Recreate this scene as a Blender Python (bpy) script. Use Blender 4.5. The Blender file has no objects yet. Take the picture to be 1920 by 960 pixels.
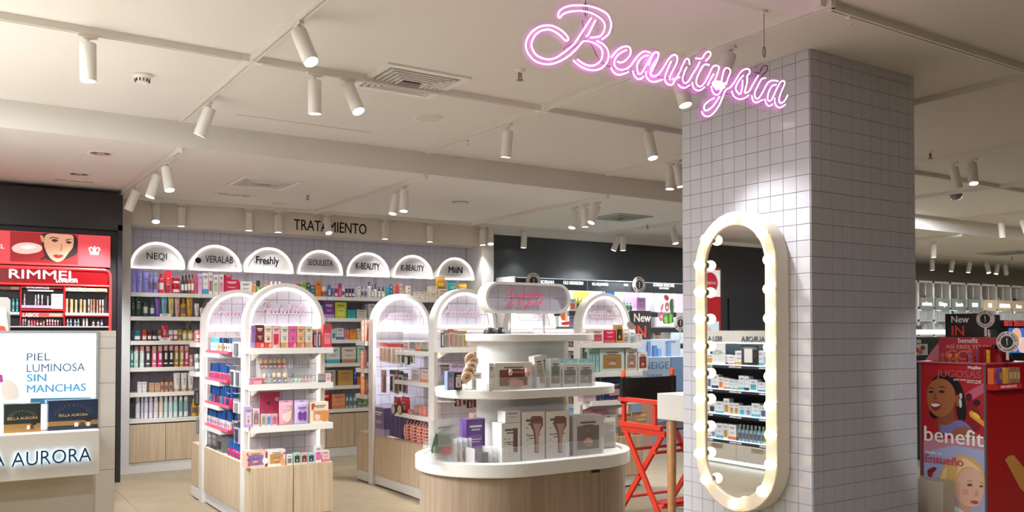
import bpy, bmesh, math, random
from mathutils import Vector, Matrix
random.seed(7)
SC = bpy.context.scene
COL = SC.collection
PI = math.pi

# ---------------------------------------------------------------- camera
F = 1636.0; YAW = math.radians(33.3); PIT = math.radians(1.2); H = 1.6; YH = 620.0
CY = YH - F * math.tan(PIT)
FW = Vector((math.sin(YAW) * math.cos(PIT), math.cos(YAW) * math.cos(PIT), math.sin(PIT)))
RT = Vector((math.cos(YAW), -math.sin(YAW), 0))
UP = RT.cross(FW)
EYE = Vector((0, 0, H))
cam_data = bpy.data.cameras.new('camera')
cam_data.sensor_fit = 'HORIZONTAL'; cam_data.sensor_width = 36.0
cam_data.lens = 36.0 * F / 1920.0
cam_data.shift_y = (CY - 480.0) / 1920.0
cam_data.clip_start = 0.05; cam_data.clip_end = 100
cam = bpy.data.objects.new('camera', cam_data); COL.objects.link(cam)
cam.location = EYE
cam.rotation_euler = Matrix((RT, UP, -FW)).transposed().to_euler()
SC.camera = cam

def at(x, y, ax, v):
    """photo pixel -> point where its sight line meets the plane ax = v"""
    d = FW * F + RT * (x - 960) + UP * (CY - y)
    i = 'XYZ'.index(ax)
    return EYE + d * ((v - EYE[i]) / d[i])

# ---------------------------------------------------------------- world, exposure
W = bpy.data.worlds.new('world'); SC.world = W; W.use_nodes = True
bg = W.node_tree.nodes.get('Background') or W.node_tree.nodes.new('ShaderNodeBackground')
bg.inputs[0].default_value = (1.0, 0.95, 0.88, 1); bg.inputs[1].default_value = 0.25
SC.view_settings.view_transform = 'Standard'
SC.view_settings.look = 'None'
SC.view_settings.gamma = 1.0
SC.view_settings.use_curve_mapping = False
SC.view_settings.exposure = 0.68
SC.cycles.use_denoising = True
SC.cycles.max_bounces = 8
SC.cycles.diffuse_bounces = 4
SC.cycles.transparent_max_bounces = 16
SC.cycles.sample_clamp_indirect = 4.0
SC.cycles.caustics_reflective = False
SC.cycles.caustics_refractive = False
SPOT_W = 66.0          # track spotlights
FILL_W = 110.0         # unseen fill lights added below the ceiling

def area(name, loc, sx, sy, w, col=(0.95, 0.975, 1.0)):
    l = bpy.data.lights.new(name, 'AREA'); l.shape = 'RECTANGLE'; l.size = sx; l.size_y = sy
    l.energy = w; l.color = col
    o = bpy.data.objects.new(name, l); COL.objects.link(o); o.location = loc
    return o
for i, (x, y) in enumerate(((-3.2, 3.2), (-3.4, 6.8), (-1.0, 4.2), (-1.2, 8.6), (11.6, 6.4), (15.5, 4.6), (15.5, 8.6), (19.5, 6.0), (-1.0, 5.6), (0.4, -2.4), (4.6, -2.8))):
    area('fill_light', (x, y, 3.27), 1.2, 1.2, FILL_W * (0.42 if y < 0 else 1.15 if x < 0 and y < 6 else 1.0))  # soft fill, added without any fixture

# ---------------------------------------------------------------- materials
def lin(c):
    return tuple(((v / 12.92) if v <= 0.04045 else ((v + 0.055) / 1.055) ** 2.4) for v in c)
def hexc(h):
    return lin(tuple(int(h[i:i + 2], 16) / 255 for i in (0, 2, 4)))
MATS = {}
def mat(h, rough=0.5, metal=0.0, emit=0.0, alpha=1.0, trans=0.0, coat=0.0, spec=None, noise=0.0, nscale=40.0):
    key = (h, rough, metal, emit, alpha, trans, coat, spec, noise, nscale)
    if key in MATS: return MATS[key]
    m = bpy.data.materials.new('paint_' + h); m.use_nodes = True
    nt = m.node_tree; b = nt.nodes['Principled BSDF']
    c = hexc(h)
    b.inputs['Base Color'].default_value = (*c, 1)
    b.inputs['Roughness'].default_value = rough
    b.inputs['Metallic'].default_value = metal
    b.inputs['Alpha'].default_value = alpha
    b.inputs['Transmission Weight'].default_value = trans
    b.inputs['Coat Weight'].default_value = coat
    b.inputs['Coat Roughness'].default_value = 0.1
    if spec is not None: b.inputs['Specular IOR Level'].default_value = spec
    if emit:
        b.inputs['Emission Color'].default_value = (*c, 1); b.inputs['Emission Strength'].default_value = emit
    if noise:
        tc = nt.nodes.new('ShaderNodeTexCoord'); n = nt.nodes.new('ShaderNodeTexNoise')
        n.inputs['Scale'].default_value = nscale; n.inputs['Detail'].default_value = 5
        nt.links.new(tc.outputs['Object'], n.inputs['Vector'])
        r = nt.nodes.new('ShaderNodeValToRGB')
        r.color_ramp.elements[0].position = 0.3; r.color_ramp.elements[1].position = 0.72
        r.color_ramp.elements[0].color = (*[v * (1 - noise) for v in c], 1)
        r.color_ramp.elements[1].color = (*[min(1, v * (1 + noise)) for v in c], 1)
        nt.links.new(n.outputs['Fac'], r.inputs['Fac']); nt.links.new(r.outputs['Color'], b.inputs['Base Color'])
    MATS[key] = m
    return m

def wood_mat(name='pale_oak', c0='BCA487', c1='DDCBB1', c2='D0BB9E'):
    m = bpy.data.materials.new(name); m.use_nodes = True; nt = m.node_tree; b = nt.nodes['Principled BSDF']
    tc = nt.nodes.new('ShaderNodeTexCoord'); mp = nt.nodes.new('ShaderNodeMapping')
    mp.inputs['Scale'].default_value = (16, 16, 0.7)
    n = nt.nodes.new('ShaderNodeTexNoise'); n.inputs['Scale'].default_value = 2.2; n.inputs['Detail'].default_value = 8
    n.inputs['Roughness'].default_value = 0.62
    r = nt.nodes.new('ShaderNodeValToRGB')
    e = r.color_ramp.elements; e[0].position = 0.28; e[1].position = 0.75
    e[0].color = (*hexc(c0), 1); e[1].color = (*hexc(c1), 1)
    x = r.color_ramp.elements.new(0.5); x.color = (*hexc(c2), 1)
    w = nt.nodes.new('ShaderNodeTexNoise'); w.inputs['Scale'].default_value = 60; w.inputs['Detail'].default_value = 3
    mix = nt.nodes.new('ShaderNodeMix'); mix.data_type = 'RGBA'; mix.blend_type = 'MULTIPLY'; mix.inputs[0].default_value = 0.18
    L = nt.links.new
    L(tc.outputs['Object'], mp.inputs['Vector']); L(mp.outputs['Vector'], n.inputs['Vector']); L(mp.outputs['Vector'], w.inputs['Vector'])
    L(n.outputs['Fac'], r.inputs['Fac']); L(r.outputs['Color'], mix.inputs[6]); L(w.outputs['Fac'], mix.inputs[7])
    L(mix.outputs[2], b.inputs['Base Color']); b.inputs['Roughness'].default_value = 0.45
    return m
def tile_mat(name, base, var, rough):
    m = bpy.data.materials.new(name); m.use_nodes = True; nt = m.node_tree; b = nt.nodes['Principled BSDF']
    oi = nt.nodes.new('ShaderNodeObjectInfo'); r = nt.nodes.new('ShaderNodeValToRGB')
    c = hexc(base)
    r.color_ramp.elements[0].color = (*[v * (1 - var) for v in c], 1); r.color_ramp.elements[1].color = (*[min(1, v * (1 + var)) for v in c], 1)
    nt.links.new(oi.outputs['Random'], r.inputs['Fac']); nt.links.new(r.outputs['Color'], b.inputs['Base Color'])
    tc = nt.nodes.new('ShaderNodeTexCoord'); n = nt.nodes.new('ShaderNodeTexNoise'); n.inputs['Scale'].default_value = 14
    bp = nt.nodes.new('ShaderNodeBump'); bp.inputs['Strength'].default_value = 0.06; bp.inputs['Distance'].default_value = 0.02
    nt.links.new(tc.outputs['Object'], n.inputs['Vector']); nt.links.new(n.outputs['Fac'], bp.inputs['Height']); nt.links.new(bp.outputs['Normal'], b.inputs['Normal'])
    b.inputs['Roughness'].default_value = rough
    return m
def stone_mat(name, c0, c1, rough, joint=0.0):
    m = bpy.data.materials.new(name); m.use_nodes = True; nt = m.node_tree; b = nt.nodes['Principled BSDF']
    tc = nt.nodes.new('ShaderNodeTexCoord'); n = nt.nodes.new('ShaderNodeTexNoise'); n.inputs['Scale'].default_value = 3.5
    n.inputs['Detail'].default_value = 9; n.inputs['Roughness'].default_value = 0.65
    r = nt.nodes.new('ShaderNodeValToRGB'); r.color_ramp.elements[0].position = 0.3; r.color_ramp.elements[1].position = 0.7
    r.color_ramp.elements[0].color = (*hexc(c0), 1); r.color_ramp.elements[1].color = (*hexc(c1), 1)
    nt.links.new(tc.outputs['Object'], n.inputs['Vector']); nt.links.new(n.outputs['Fac'], r.inputs['Fac'])
    out = r.outputs['Color']
    if joint:
        bk = nt.nodes.new('ShaderNodeTexBrick'); bk.offset = 0; bk.inputs['Scale'].default_value = 1.0
        bk.inputs['Brick Width'].default_value = joint; bk.inputs['Row Height'].default_value = joint; bk.inputs['Mortar Size'].default_value = 0.004
        bk.inputs['Mortar'].default_value = (*hexc('6E6353'), 1)
        nt.links.new(tc.outputs['Object'], bk.inputs['Vector']); nt.links.new(out, bk.inputs['Color1']); nt.links.new(out, bk.inputs['Color2'])
        out = bk.outputs['Color']
    nt.links.new(out, b.inputs['Base Color']); b.inputs['Roughness'].default_value = rough
    return m
WOOD = wood_mat()
WOOD_SHADED = wood_mat('shaded_oak', '937D67', 'B5A18A', 'A5907A')  # oak darkened and greyed: the island front's shade put into the colour
TILE_P = tile_mat('lavender_tile', 'CACBD3', 0.02, 0.16)
TILE_W = tile_mat('pale_lavender_tile', 'C6C5D6', 0.02, 0.2)
GROUT = mat('8E8C96', 0.8)
WHITE = mat('E9E7E2', 0.35)
WHITEM = mat('E4E3E1', 0.45)
CEIL = mat('DDDAD6', 0.85)
SHELFW = mat('E8E6E0', 0.3)
FIXW = mat('E2E0DC', 0.35)
BLACK = mat('1B1B1D', 0.45)
BLACKW = mat('2B2B2F', 0.4)
GREIGE = mat('C9C3B8', 0.5)
LED = mat('FFF6EA', 0.5, emit=1.5)
LEDS = mat('FFF0DC', 0.5, emit=1.5)
LEDP = mat('EAF6FF', 0.5, emit=1.0)
LEDC = mat('EAF6FF', 0.5, emit=3.0)
LENS = mat('FFF6EA', 0.3, emit=8.0)
DARKTXT = mat('1A1A1E', 0.9, spec=0.05)
def clear_mat(name, tint, alpha, rough=0.03):
    m = bpy.data.materials.new(name); m.use_nodes = True; nt = m.node_tree
    for n in list(nt.nodes): nt.nodes.remove(n)
    o = nt.nodes.new('ShaderNodeOutputMaterial'); t = nt.nodes.new('ShaderNodeBsdfTransparent'); g = nt.nodes.new('ShaderNodeBsdfPrincipled')
    g.inputs['Base Color'].default_value = (*hexc(tint), 1); g.inputs['Roughness'].default_value = rough
    mx = nt.nodes.new('ShaderNodeMixShader'); mx.inputs[0].default_value = alpha
    nt.links.new(t.outputs[0], mx.inputs[1]); nt.links.new(g.outputs[0], mx.inputs[2]); nt.links.new(mx.outputs[0], o.inputs[0])
    return m
ACRYL = clear_mat('clear_acrylic', 'F2F4F4', 0.13)
ACRYLE = clear_mat('clear_acrylic_edge', 'FFFFFF', 0.32)
FROST = clear_mat('frosted_acrylic', 'F2F0F0', 0.30, 0.5)
PLASTIC = clear_mat('clear_plastic_film', 'EDEFF0', 0.13, 0.15)

# ---------------------------------------------------------------- mesh helpers: all give (verts, faces)
def box(x0, x1, y0, y1, z0, z1):
    v = [(x, y, z) for z in (z0, z1) for y in (y0, y1) for x in (x0, x1)]
    return v, [(0, 2, 3, 1), (4, 5, 7, 6), (0, 1, 5, 4), (2, 6, 7, 3), (0, 4, 6, 2), (1, 3, 7, 5)]
def join(*parts):
    V, Fc = [], []
    for v, f in parts:
        n = len(V); V += list(v); Fc += [tuple(i + n for i in q) for q in f]
    return V, Fc
def xf(vf, m):
    return [tuple(m @ Vector(p)) for p in vf[0]], vf[1]
def mv(vf, x=0, y=0, z=0):
    return [(p[0] + x, p[1] + y, p[2] + z) for p in vf[0]], vf[1]
def lathe(prof, n=16, cx=0, cy=0):
    """prof: (r, z) from bottom to top, closed by caps"""
    V, Fc = [], []
    for r, z in prof:
        for k in range(n):
            a = 2 * PI * k / n; V.append((cx + r * math.cos(a), cy + r * math.sin(a), z))
    for i in range(len(prof) - 1):
        for k in range(n):
            k2 = (k + 1) % n
            Fc.append((i * n + k, i * n + k2, (i + 1) * n + k2, (i + 1) * n + k))
    Fc.append(tuple(range(n - 1, -1, -1))); m = (len(prof) - 1) * n; Fc.append(tuple(range(m, m + n)))
    return V, Fc
def prism(poly, a0, a1, ax='Y'):
    """poly of (u, w); extruded along ax from a0 to a1 (Y: u=x w=z, X: u=y w=z, Z: u=x w=y)"""
    def p(u, w, a): return (u, a, w) if ax == 'Y' else (a, u, w) if ax == 'X' else (u, w, a)
    n = len(poly); V = [p(u, w, a0) for u, w in poly] + [p(u, w, a1) for u, w in poly]
    Fc = [(i, (i + 1) % n, n + (i + 1) % n, n + i) for i in range(n)] + [tuple(range(n - 1, -1, -1)), tuple(range(n, 2 * n))]
    return V, Fc
def ring(outer, inner, a0, a1, ax='Y'):
    """band between two outlines with the same number of points"""
    def p(u, w, a): return (u, a, w) if ax == 'Y' else (a, u, w) if ax == 'X' else (u, w, a)
    n = len(outer)
    V = [p(*q, a0) for q in outer] + [p(*q, a0) for q in inner] + [p(*q, a1) for q in outer] + [p(*q, a1) for q in inner]
    Fc = []
    for i in range(n):
        j = (i + 1) % n
        Fc += [(i, j, n + j, n + i), (2 * n + i, 3 * n + i, 3 * n + j, 2 * n + j), (i, 2 * n + i, 2 * n + j, j), (n + i, n + j, 3 * n + j, 3 * n + i)]
    return V, Fc
def band(outer, inner, a0, a1, ax='Y'):
    """open version of ring (an arch)"""
    def p(u, w, a): return (u, a, w) if ax == 'Y' else (a, u, w) if ax == 'X' else (u, w, a)
    n = len(outer)
    V = [p(*q, a0) for q in outer] + [p(*q, a0) for q in inner] + [p(*q, a1) for q in outer] + [p(*q, a1) for q in inner]
    Fc = []
    for i in range(n - 1):
        j = i + 1
        Fc += [(i, j, n + j, n + i), (2 * n + i, 3 * n + i, 3 * n + j, 2 * n + j), (i, 2 * n + i, 2 * n + j, j), (n + i, n + j, 3 * n + j, 3 * n + i)]
    Fc += [(0, n, 3 * n, 2 * n), (n - 1, 3 * n - 1, 4 * n - 1, 2 * n - 1)]
    return V, Fc
def smooth_path(pts, k=4, closed=False):
    P = [Vector(p) for p in pts]; out = []; n = len(P)
    if n < 3: return P
    rng = range(n if closed else n - 1)
    for i in rng:
        if closed: p0, p1, p2, p3 = P[i - 1], P[i], P[(i + 1) % n], P[(i + 2) % n]
        else: p0, p1, p2, p3 = P[max(0, i - 1)], P[i], P[i + 1], P[min(n - 1, i + 2)]
        for s in range(k):
            t = s / k
            out.append(0.5 * ((2 * p1) + (p2 - p0) * t + (2 * p0 - 5 * p1 + 4 * p2 - p3) * t * t + (3 * p1 - p0 - 3 * p2 + p3) * t ** 3))
    if not closed: out.append(P[-1])
    return out
def tube(pts, r, n=6, closed=False):
    P = [Vector(p) for p in pts]; V, Fc = [], []; m = len(P)
    prev = None
    for i, p in enumerate(P):
        a = P[i - 1] if (i or closed) else P[i]; b = P[(i + 1) % m] if (i < m - 1 or closed) else P[i]
        t = (b - a)
        t = t.normalized() if t.length > 1e-9 else Vector((0, 0, 1))
        if prev is None:
            u = t.orthogonal().normalized()
        else:
            u = prev - t * prev.dot(t); u = u.normalized() if u.length > 1e-6 else t.orthogonal().normalized()
        prev = u; w = t.cross(u)
        rr = r[i] if isinstance(r, (list, tuple)) else r
        for k in range(n):
            g = 2 * PI * k / n; q = p + (u * math.cos(g) + w * math.sin(g)) * rr; V.append(tuple(q))
    for i in range(m if closed else m - 1):
        i2 = (i + 1) % m
        for k in range(n):
            k2 = (k + 1) % n; Fc.append((i * n + k, i * n + k2, i2 * n + k2, i2 * n + k))
    if not closed:
        Fc.append(tuple(range(n - 1, -1, -1))); Fc.append(tuple(range((m - 1) * n, m * n)))
    return V, Fc
def stadium(cx, cy, hl, r, n=12):
    """outline, long axis along u"""
    o = [(cx + hl + r * math.cos(a), cy + r * math.sin(a)) for a in [(-PI / 2 + PI * k / n) for k in range(n + 1)]]
    o += [(cx - hl + r * math.cos(a), cy + r * math.sin(a)) for a in [(PI / 2 + PI * k / n) for k in range(n + 1)]]
    return o
def ell(cx, cy, rx, ry, n=20, a0=0, a1=2 * PI):
    full = abs(a1 - a0 - 2 * PI) < 1e-6
    return [(cx + rx * math.cos(a0 + (a1 - a0) * k / (n if full else n - 1)), cy + ry * math.sin(a0 + (a1 - a0) * k / (n if full else n - 1))) for k in range(n)]

def mesh(name, vf, smooth=False):
    me = bpy.data.meshes.new(name); me.from_pydata(vf[0], [], vf[1])
    bm = bmesh.new(); bm.from_mesh(me); bmesh.ops.recalc_face_normals(bm, faces=bm.faces); bm.to_mesh(me); bm.free()
    if smooth:
        me.polygons.foreach_set('use_smooth', [True] * len(me.polygons))
        try: me.set_sharp_from_angle(angle=math.radians(40))
        except Exception: pass
    me.update(); return me
def link(name, me, m=None, parent=None, loc=(0, 0, 0), rot=(0, 0, 0), scale=(1, 1, 1)):
    o = bpy.data.objects.new(name, me); COL.objects.link(o)
    if m is not None:
        if not me.materials: me.materials.append(m)
        if me.materials[0] != m:
            o.material_slots[0].link = 'OBJECT'; o.material_slots[0].material = m
    if parent is not None: o.parent = parent
    o.location = loc; o.rotation_euler = rot; o.scale = scale
    return o
def M(name, vf, m, parent=None, loc=(0, 0, 0), rot=(0, 0, 0), smooth=False, bev=0):
    o = link(name, mesh(name, vf, smooth), m, parent, loc, rot)
    if bev:
        b = o.modifiers.new('bevel', 'BEVEL'); b.width = bev; b.segments = 2; b.limit_method = 'ANGLE'
    return o
USED = {}
def tag(o, label=None, cat=None, group=None, kind=None):
    if label: o['label'] = label
    if cat: o['category'] = cat
    if group: o['group'] = group
    if kind: o['kind'] = kind
    return o
def T(name, label, cat, loc=(0, 0, 0), rz=0.0, group=None, scale=(1, 1, 1)):
    o = bpy.data.objects.new(name, None); COL.objects.link(o); o.empty_display_size = 0.05
    o.location = loc; o.rotation_euler = (0, 0, rz); o.scale = scale
    return tag(o, label, cat, group)
def S(name, vf, m, **k):
    return tag(M(name, vf, m, **k), kind='structure')
TXT = {}
def embolden(me, d):
    """thicken strokes by overlaying shifted copies of the letters"""
    vs = [tuple(v.co) for v in me.vertices]; fs = [tuple(q.vertices) for q in me.polygons]
    out = bpy.data.meshes.new('lettering'); V, Fc = join(*[([(x + a * d, y + b * d, z * k) for x, y, z in vs], fs) for a, b, k in ((-1, 0, 1), (1, 0, 0.98), (0, 0.8, 0.96))])
    out.from_pydata(V, [], Fc); out.update(); return out
def text(s, size, m, parent, loc, rot=(PI / 2, 0, 0), ext=0.002, align='CENTER', bold=0.0, shear=0.0, sx=1.0, name='lettering', space=1.0):
    key = (s, ext, align, bold, shear, space)
    if key not in TXT:
        c = bpy.data.curves.new('lettering', 'FONT'); c.body = s; c.size = 1.0; c.extrude = ext / size; c.align_x = align
        c.shear = shear; c.resolution_u = 3; c.space_character = space; c.space_line = 0.9
        o = bpy.data.objects.new('lettering', c)
        me = bpy.data.meshes.new_from_object(o); bpy.data.objects.remove(o)
        TXT[key] = embolden(me, bold * 3) if bold else me
    return link(name, TXT[key], m, parent, loc, rot, (size * sx, size, size))
def ftext(s, x0, x1, y0, y1, ax, plane, m, parent, ext=0.002, bold=0.0, shear=0.0, name='lettering', off=0.002):
    """lettering fitted to the photo rectangle x0..x1, y0 (top)..y1 (base) on the plane ax = plane (facing -ax)"""
    key = (s, 'fit', bold, shear)
    if key not in TXT:
        c = bpy.data.curves.new('lettering', 'FONT'); c.body = s; c.size = 1.0; c.extrude = 0.5; c.shear = shear; c.resolution_u = 3
        o = bpy.data.objects.new('lettering', c); me = bpy.data.meshes.new_from_object(o); bpy.data.objects.remove(o)
        if bold: me = embolden(me, bold * 3)
        TXT[key] = me
    me = TXT[key]; xs = [v.co.x for v in me.vertices]; ys = [v.co.y for v in me.vertices]
    base = 0.0 if max(ys) > 0.4 else min(ys)
    a, b = at(x0, (y0 + y1) / 2, ax, plane), at(x1, (y0 + y1) / 2, ax, plane); xm = (x0 + x1) / 2
    zt, zb = at(xm, y0, ax, plane).z, at(xm, y1, ax, plane).z
    w = abs((b - a)[0 if ax == 'Y' else 1]); sx = w / (max(xs) - min(xs)); sy = (zt - zb) / (max(ys) - base)
    L = Vector((a.x - min(xs) * sx, plane - off, zb)) if ax == 'Y' else Vector((plane - off, a.y + min(xs) * sx, zb))
    o = parent
    while o is not None: L = L - o.location; o = o.parent
    return link(name, me, m, parent, L, (PI / 2, 0, 0 if ax == 'Y' else -PI / 2), (sx, sy, ext * 2))
TILE_ME = {}
def tile_mesh(w, h, t=0.004, ax='Y'):
    k = (round(w, 4), round(h, 4), ax)
    if k not in TILE_ME:
        g = 0.0009; b = 0.0012
        def q(u, a, z): return (u, -a, z) if ax == 'Y' else (-a, u, z) if ax == 'X' else (u, z, a)
        V = [q(u, 0, z) for u, z in ((g, g), (w - g, g), (w - g, h - g), (g, h - g))] + [q(u, t, z) for u, z in ((g + b, g + b), (w - g - b, g + b), (w - g - b, h - g - b), (g + b, h - g - b))]
        TILE_ME[k] = mesh('tile', (V, [(0, 1, 5, 4), (1, 2, 6, 5), (2, 3, 7, 6), (3, 0, 4, 7), (4, 5, 6, 7)]))
    return TILE_ME[k]
def tiles(parent, ax, plane, u0, u1, z0, z1, m, pick=None, limit=300, s=0.1, ustart=None, zstart=None, keep=None):
    """square tiles, facing -ax, on plane; the first `limit` (sorted by pick) are objects, the others one mesh"""
    us = ustart if ustart is not None else u0; zs = zstart if zstart is not None else z0
    cells = []
    i0 = math.floor((u0 - us) / s + 1e-6); i1 = math.ceil((u1 - us) / s - 1e-6); j0 = math.floor((z0 - zs) / s + 1e-6); j1 = math.ceil((z1 - zs) / s - 1e-6)
    for i in range(i0, i1):
        for j in range(j0, j1):
            a = max(u0, us + i * s); b = min(u1, us + (i + 1) * s); c = max(z0, zs + j * s); d = min(z1, zs + (j + 1) * s)
            if b - a > 0.012 and d - c > 0.012:
                if keep is None or keep((a + b) / 2, (c + d) / 2): cells.append((a, b, c, d))
    if pick: cells.sort(key=lambda q: pick((q[0] + q[1]) / 2, (q[2] + q[3]) / 2))
    rest = []
    for n, (a, b, c, d) in enumerate(cells):
        me = tile_mesh(b - a, d - c, ax=ax)
        loc = (a, plane, c) if ax == 'Y' else (plane, a, c)
        if n < limit: link('tile', me, m, parent, loc)
        else: rest.append(mv(([tuple(v.co) for v in me.vertices], [tuple(p.vertices) for p in me.polygons]), *loc))
    if rest: tag(M('tile_field', join(*rest), m, parent), kind='stuff')
# ================================================================ the setting
ZU, ZL = 3.31, 3.10                     # upper ceiling, lowered ceiling beyond the step
YB = 7.42                               # the step
FLOOR_T = stone_mat('beige_stone', '82745D', '97886F', 0.35)
FLOOR_S = stone_mat('beige_stone_field', '82745D', '97886F', 0.35, joint=0.75)
floor = S('floor', box(-7, 29, -6, 11.6, -0.06, -0.006), FLOOR_S)
def floor_tiles():
    me = mesh('floor_tile', box(0.001, 0.749, 0.001, 0.749, -0.03, 0.0))
    n = 0
    for i in range(-2, 14):
        for j in range(2, 15):
            x, y = i * 0.75, j * 0.75
            if x > 8.5 and y < 4: continue
            link('tile', me, FLOOR_T, floor, (x, y, 0))
floor_tiles()
ceiling = S('ceiling', box(-7, 29, -6, YB, ZU, ZU + 0.1), CEIL)
M('lowered_panel', box(-7, 29, YB, 11.6, ZL, ZU + 0.1), CEIL, ceiling)
# thin seam of an access panel in the upper ceiling
M('panel_seam', box(1.95, 3.1, 6.93, 6.938, ZU - 0.002, ZU), mat('B8B0A4', 0.8), ceiling)
S('wall_back', box(-7, 29, 11.3, 11.5, 0, ZL), mat('C8C4BC', 0.7))
S('wall_left', box(-7.1, -6.9, -6, 11.5, 0, ZU), mat('8C8A88', 0.7))
S('wall_right', box(28.9, 29.1, -6, 11.5, 0, ZU), mat('BDB8AE', 0.7))
S('wall_front', box(-7, 29, -6.1, -5.9, 0, ZU), mat('3A393E', 0.6))

# ---- black walls either side of the niche
S('wall_black_left', box(-6.9, 1.63, 10.35, 10.6, 0, ZL), BLACKW)
S('trim_1', box(-6.9, 1.63, 10.30, 10.35, 3.045, ZL), WHITE)
S('wall_black_right', box(6.62, 13.0, 10.62, 10.8, 0, 2.985), mat('2A2D30', 0.38))
S('trim_2', box(6.62, 13.0, 10.60, 10.8, 2.985, ZL), WHITE)
# door leaf in the black wall, seen in the vanity mirror
dr = S('door_1', box(-3.55, -2.62, 10.315, 10.35, 0, 2.15), mat('242427', 0.4))
M('handle', box(-2.75, -2.72, 10.27, 10.315, 1.0, 1.12), mat('8A8A8A', 0.3, 1.0), dr)

# ---- TRATAMIENTO niche
PEARL = mat('E2D9CC', 0.28)
S('trim_3', box(1.63, 6.60, 10.52, 11.3, 2.80, ZL), PEARL)                 # fascia
S('column_left', box(1.63, 1.79, 10.50, 11.3, 0, 2.80), WHITEM)
S('column_right', box(6.40, 6.60, 10.52, 11.3, 0, 2.80), WHITEM)
niche = S('wall_niche', box(1.79, 6.40, 10.95, 11.3, 0, 2.80), GROUT)
tiles(niche, 'Y', 10.95, 1.79, 6.40, 0.55, 2.80, TILE_W, pick=lambda u, z: 0 if z > 2.02 else 1 + abs(z - 1.2), limit=300, s=0.1, ustart=1.79, zstart=0.50)
fas = T('fascia_lettering', 'dark TRATAMIENTO lettering on the pearl fascia above the arches', 'lettering', (0, 0, 0))
ftext('TRATAMIENTO', 551, 687, 415.5, 435, 'Y', 10.52, DARKTXT, fas, ext=0.003)

# ================================================================ pillar
PX0, PX1, PY0, PY1 = 4.39, 5.475, 3.40, 4.487
pillar = S('pillar', box(PX0 + 0.004, PX1 - 0.004, PY0 + 0.004, PY1 - 0.004, 0, ZU), mat('83818C', 0.8))
def hidden_by_mirror(u, z): return abs(u - 3.93) < 0.25 and 0.62 < z < 2.25
tiles(pillar, 'X', PX0 + 0.004, PY0, PY1, 0, ZU, TILE_P, limit=290, s=0.1, ustart=PY0 + 0.004, zstart=0.049,
      pick=lambda u, z: (10 if z < 0.5 else 0) + (5 if hidden_by_mirror(u, z) else 0) + (u - PY0))
tiles(pillar, 'Y', PY0 + 0.004, PX0, PX1, 0, ZU, TILE_P, limit=10, s=0.1, ustart=PX0 + 0.004, zstart=0.049,
      pick=lambda u, z: (10 if z < 0.5 else 0) + (u - PX0) + abs(z - 1.6) * 0.01)

# ================================================================ vanity mirror with bulbs
def vanity():
    XF = 4.265
    t = T('vanity_mirror', 'tall pill-shaped mirror ringed by glowing bulbs on the tiled pillar', 'mirror', (PX0, 3.902, 0.44))
    def sh(o): return [(u, w) for u, w in o]
    cyy, cz, r, hl = 0.0, 0.965, 0.341, 0.962 - 0.341
    def st(rr): return [(cyy + v, cz + u) for u, v in stadium(0, 0, hl, rr, 18)]
    FR = mat('E9E0CE', 0.4)
    x0 = XF - PX0
    M('frame', ring(st(r), st(r - 0.088), x0, 0.0, 'X'), FR, t, smooth=True, bev=0.006)
    M('back_plate', prism(st(r - 0.01), -0.03, -0.001, 'X'), WHITE, t)
    M('mirror_glass', prism(st(r - 0.084), x0 + 0.014, x0 + 0.022, 'X'), mat('E8ECEC', 0.015, 1.0), t)
    bulbs = [(1374, 409), (1429, 437), (1442, 487), (1442, 542), (1443, 597), (1443, 651), (1444, 706), (1444, 761), (1445, 815), (1445, 871), (1430, 921),
             (1376, 944), (1324, 899), (1312, 850), (1312, 800), (1312, 749), (1312, 700), (1312, 649), (1312, 598), (1312, 548), (1312, 497), (1324, 449)]
    bm_ = lathe([(0.018, 0.0), (0.024, 0.008), (0.034, 0.018), (0.0395, 0.033), (0.0405, 0.046), (0.037, 0.062), (0.027, 0.075), (0.012, 0.082)], 16)
    me = mesh('bulb', xf(bm_, Matrix.Rotation(-PI / 2, 4, 'Y')), True)
    so = mesh('socket', xf(lathe([(0.026, -0.004), (0.026, 0.006), (0.02, 0.012)], 14), Matrix.Rotation(-PI / 2, 4, 'Y')), True)
    BULB = mat('FFE2B0', 0.4, emit=2.6)
    for x, y in bulbs:
        q = at(x, y, 'X', XF - 0.035) - t.location
        b = link('bulb', me, BULB, t, (x0, q.y, q.z), scale=(0.88, 0.88, 0.88)); link('socket', so, mat('F3EEE2', 0.4), b)
vanity()

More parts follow.
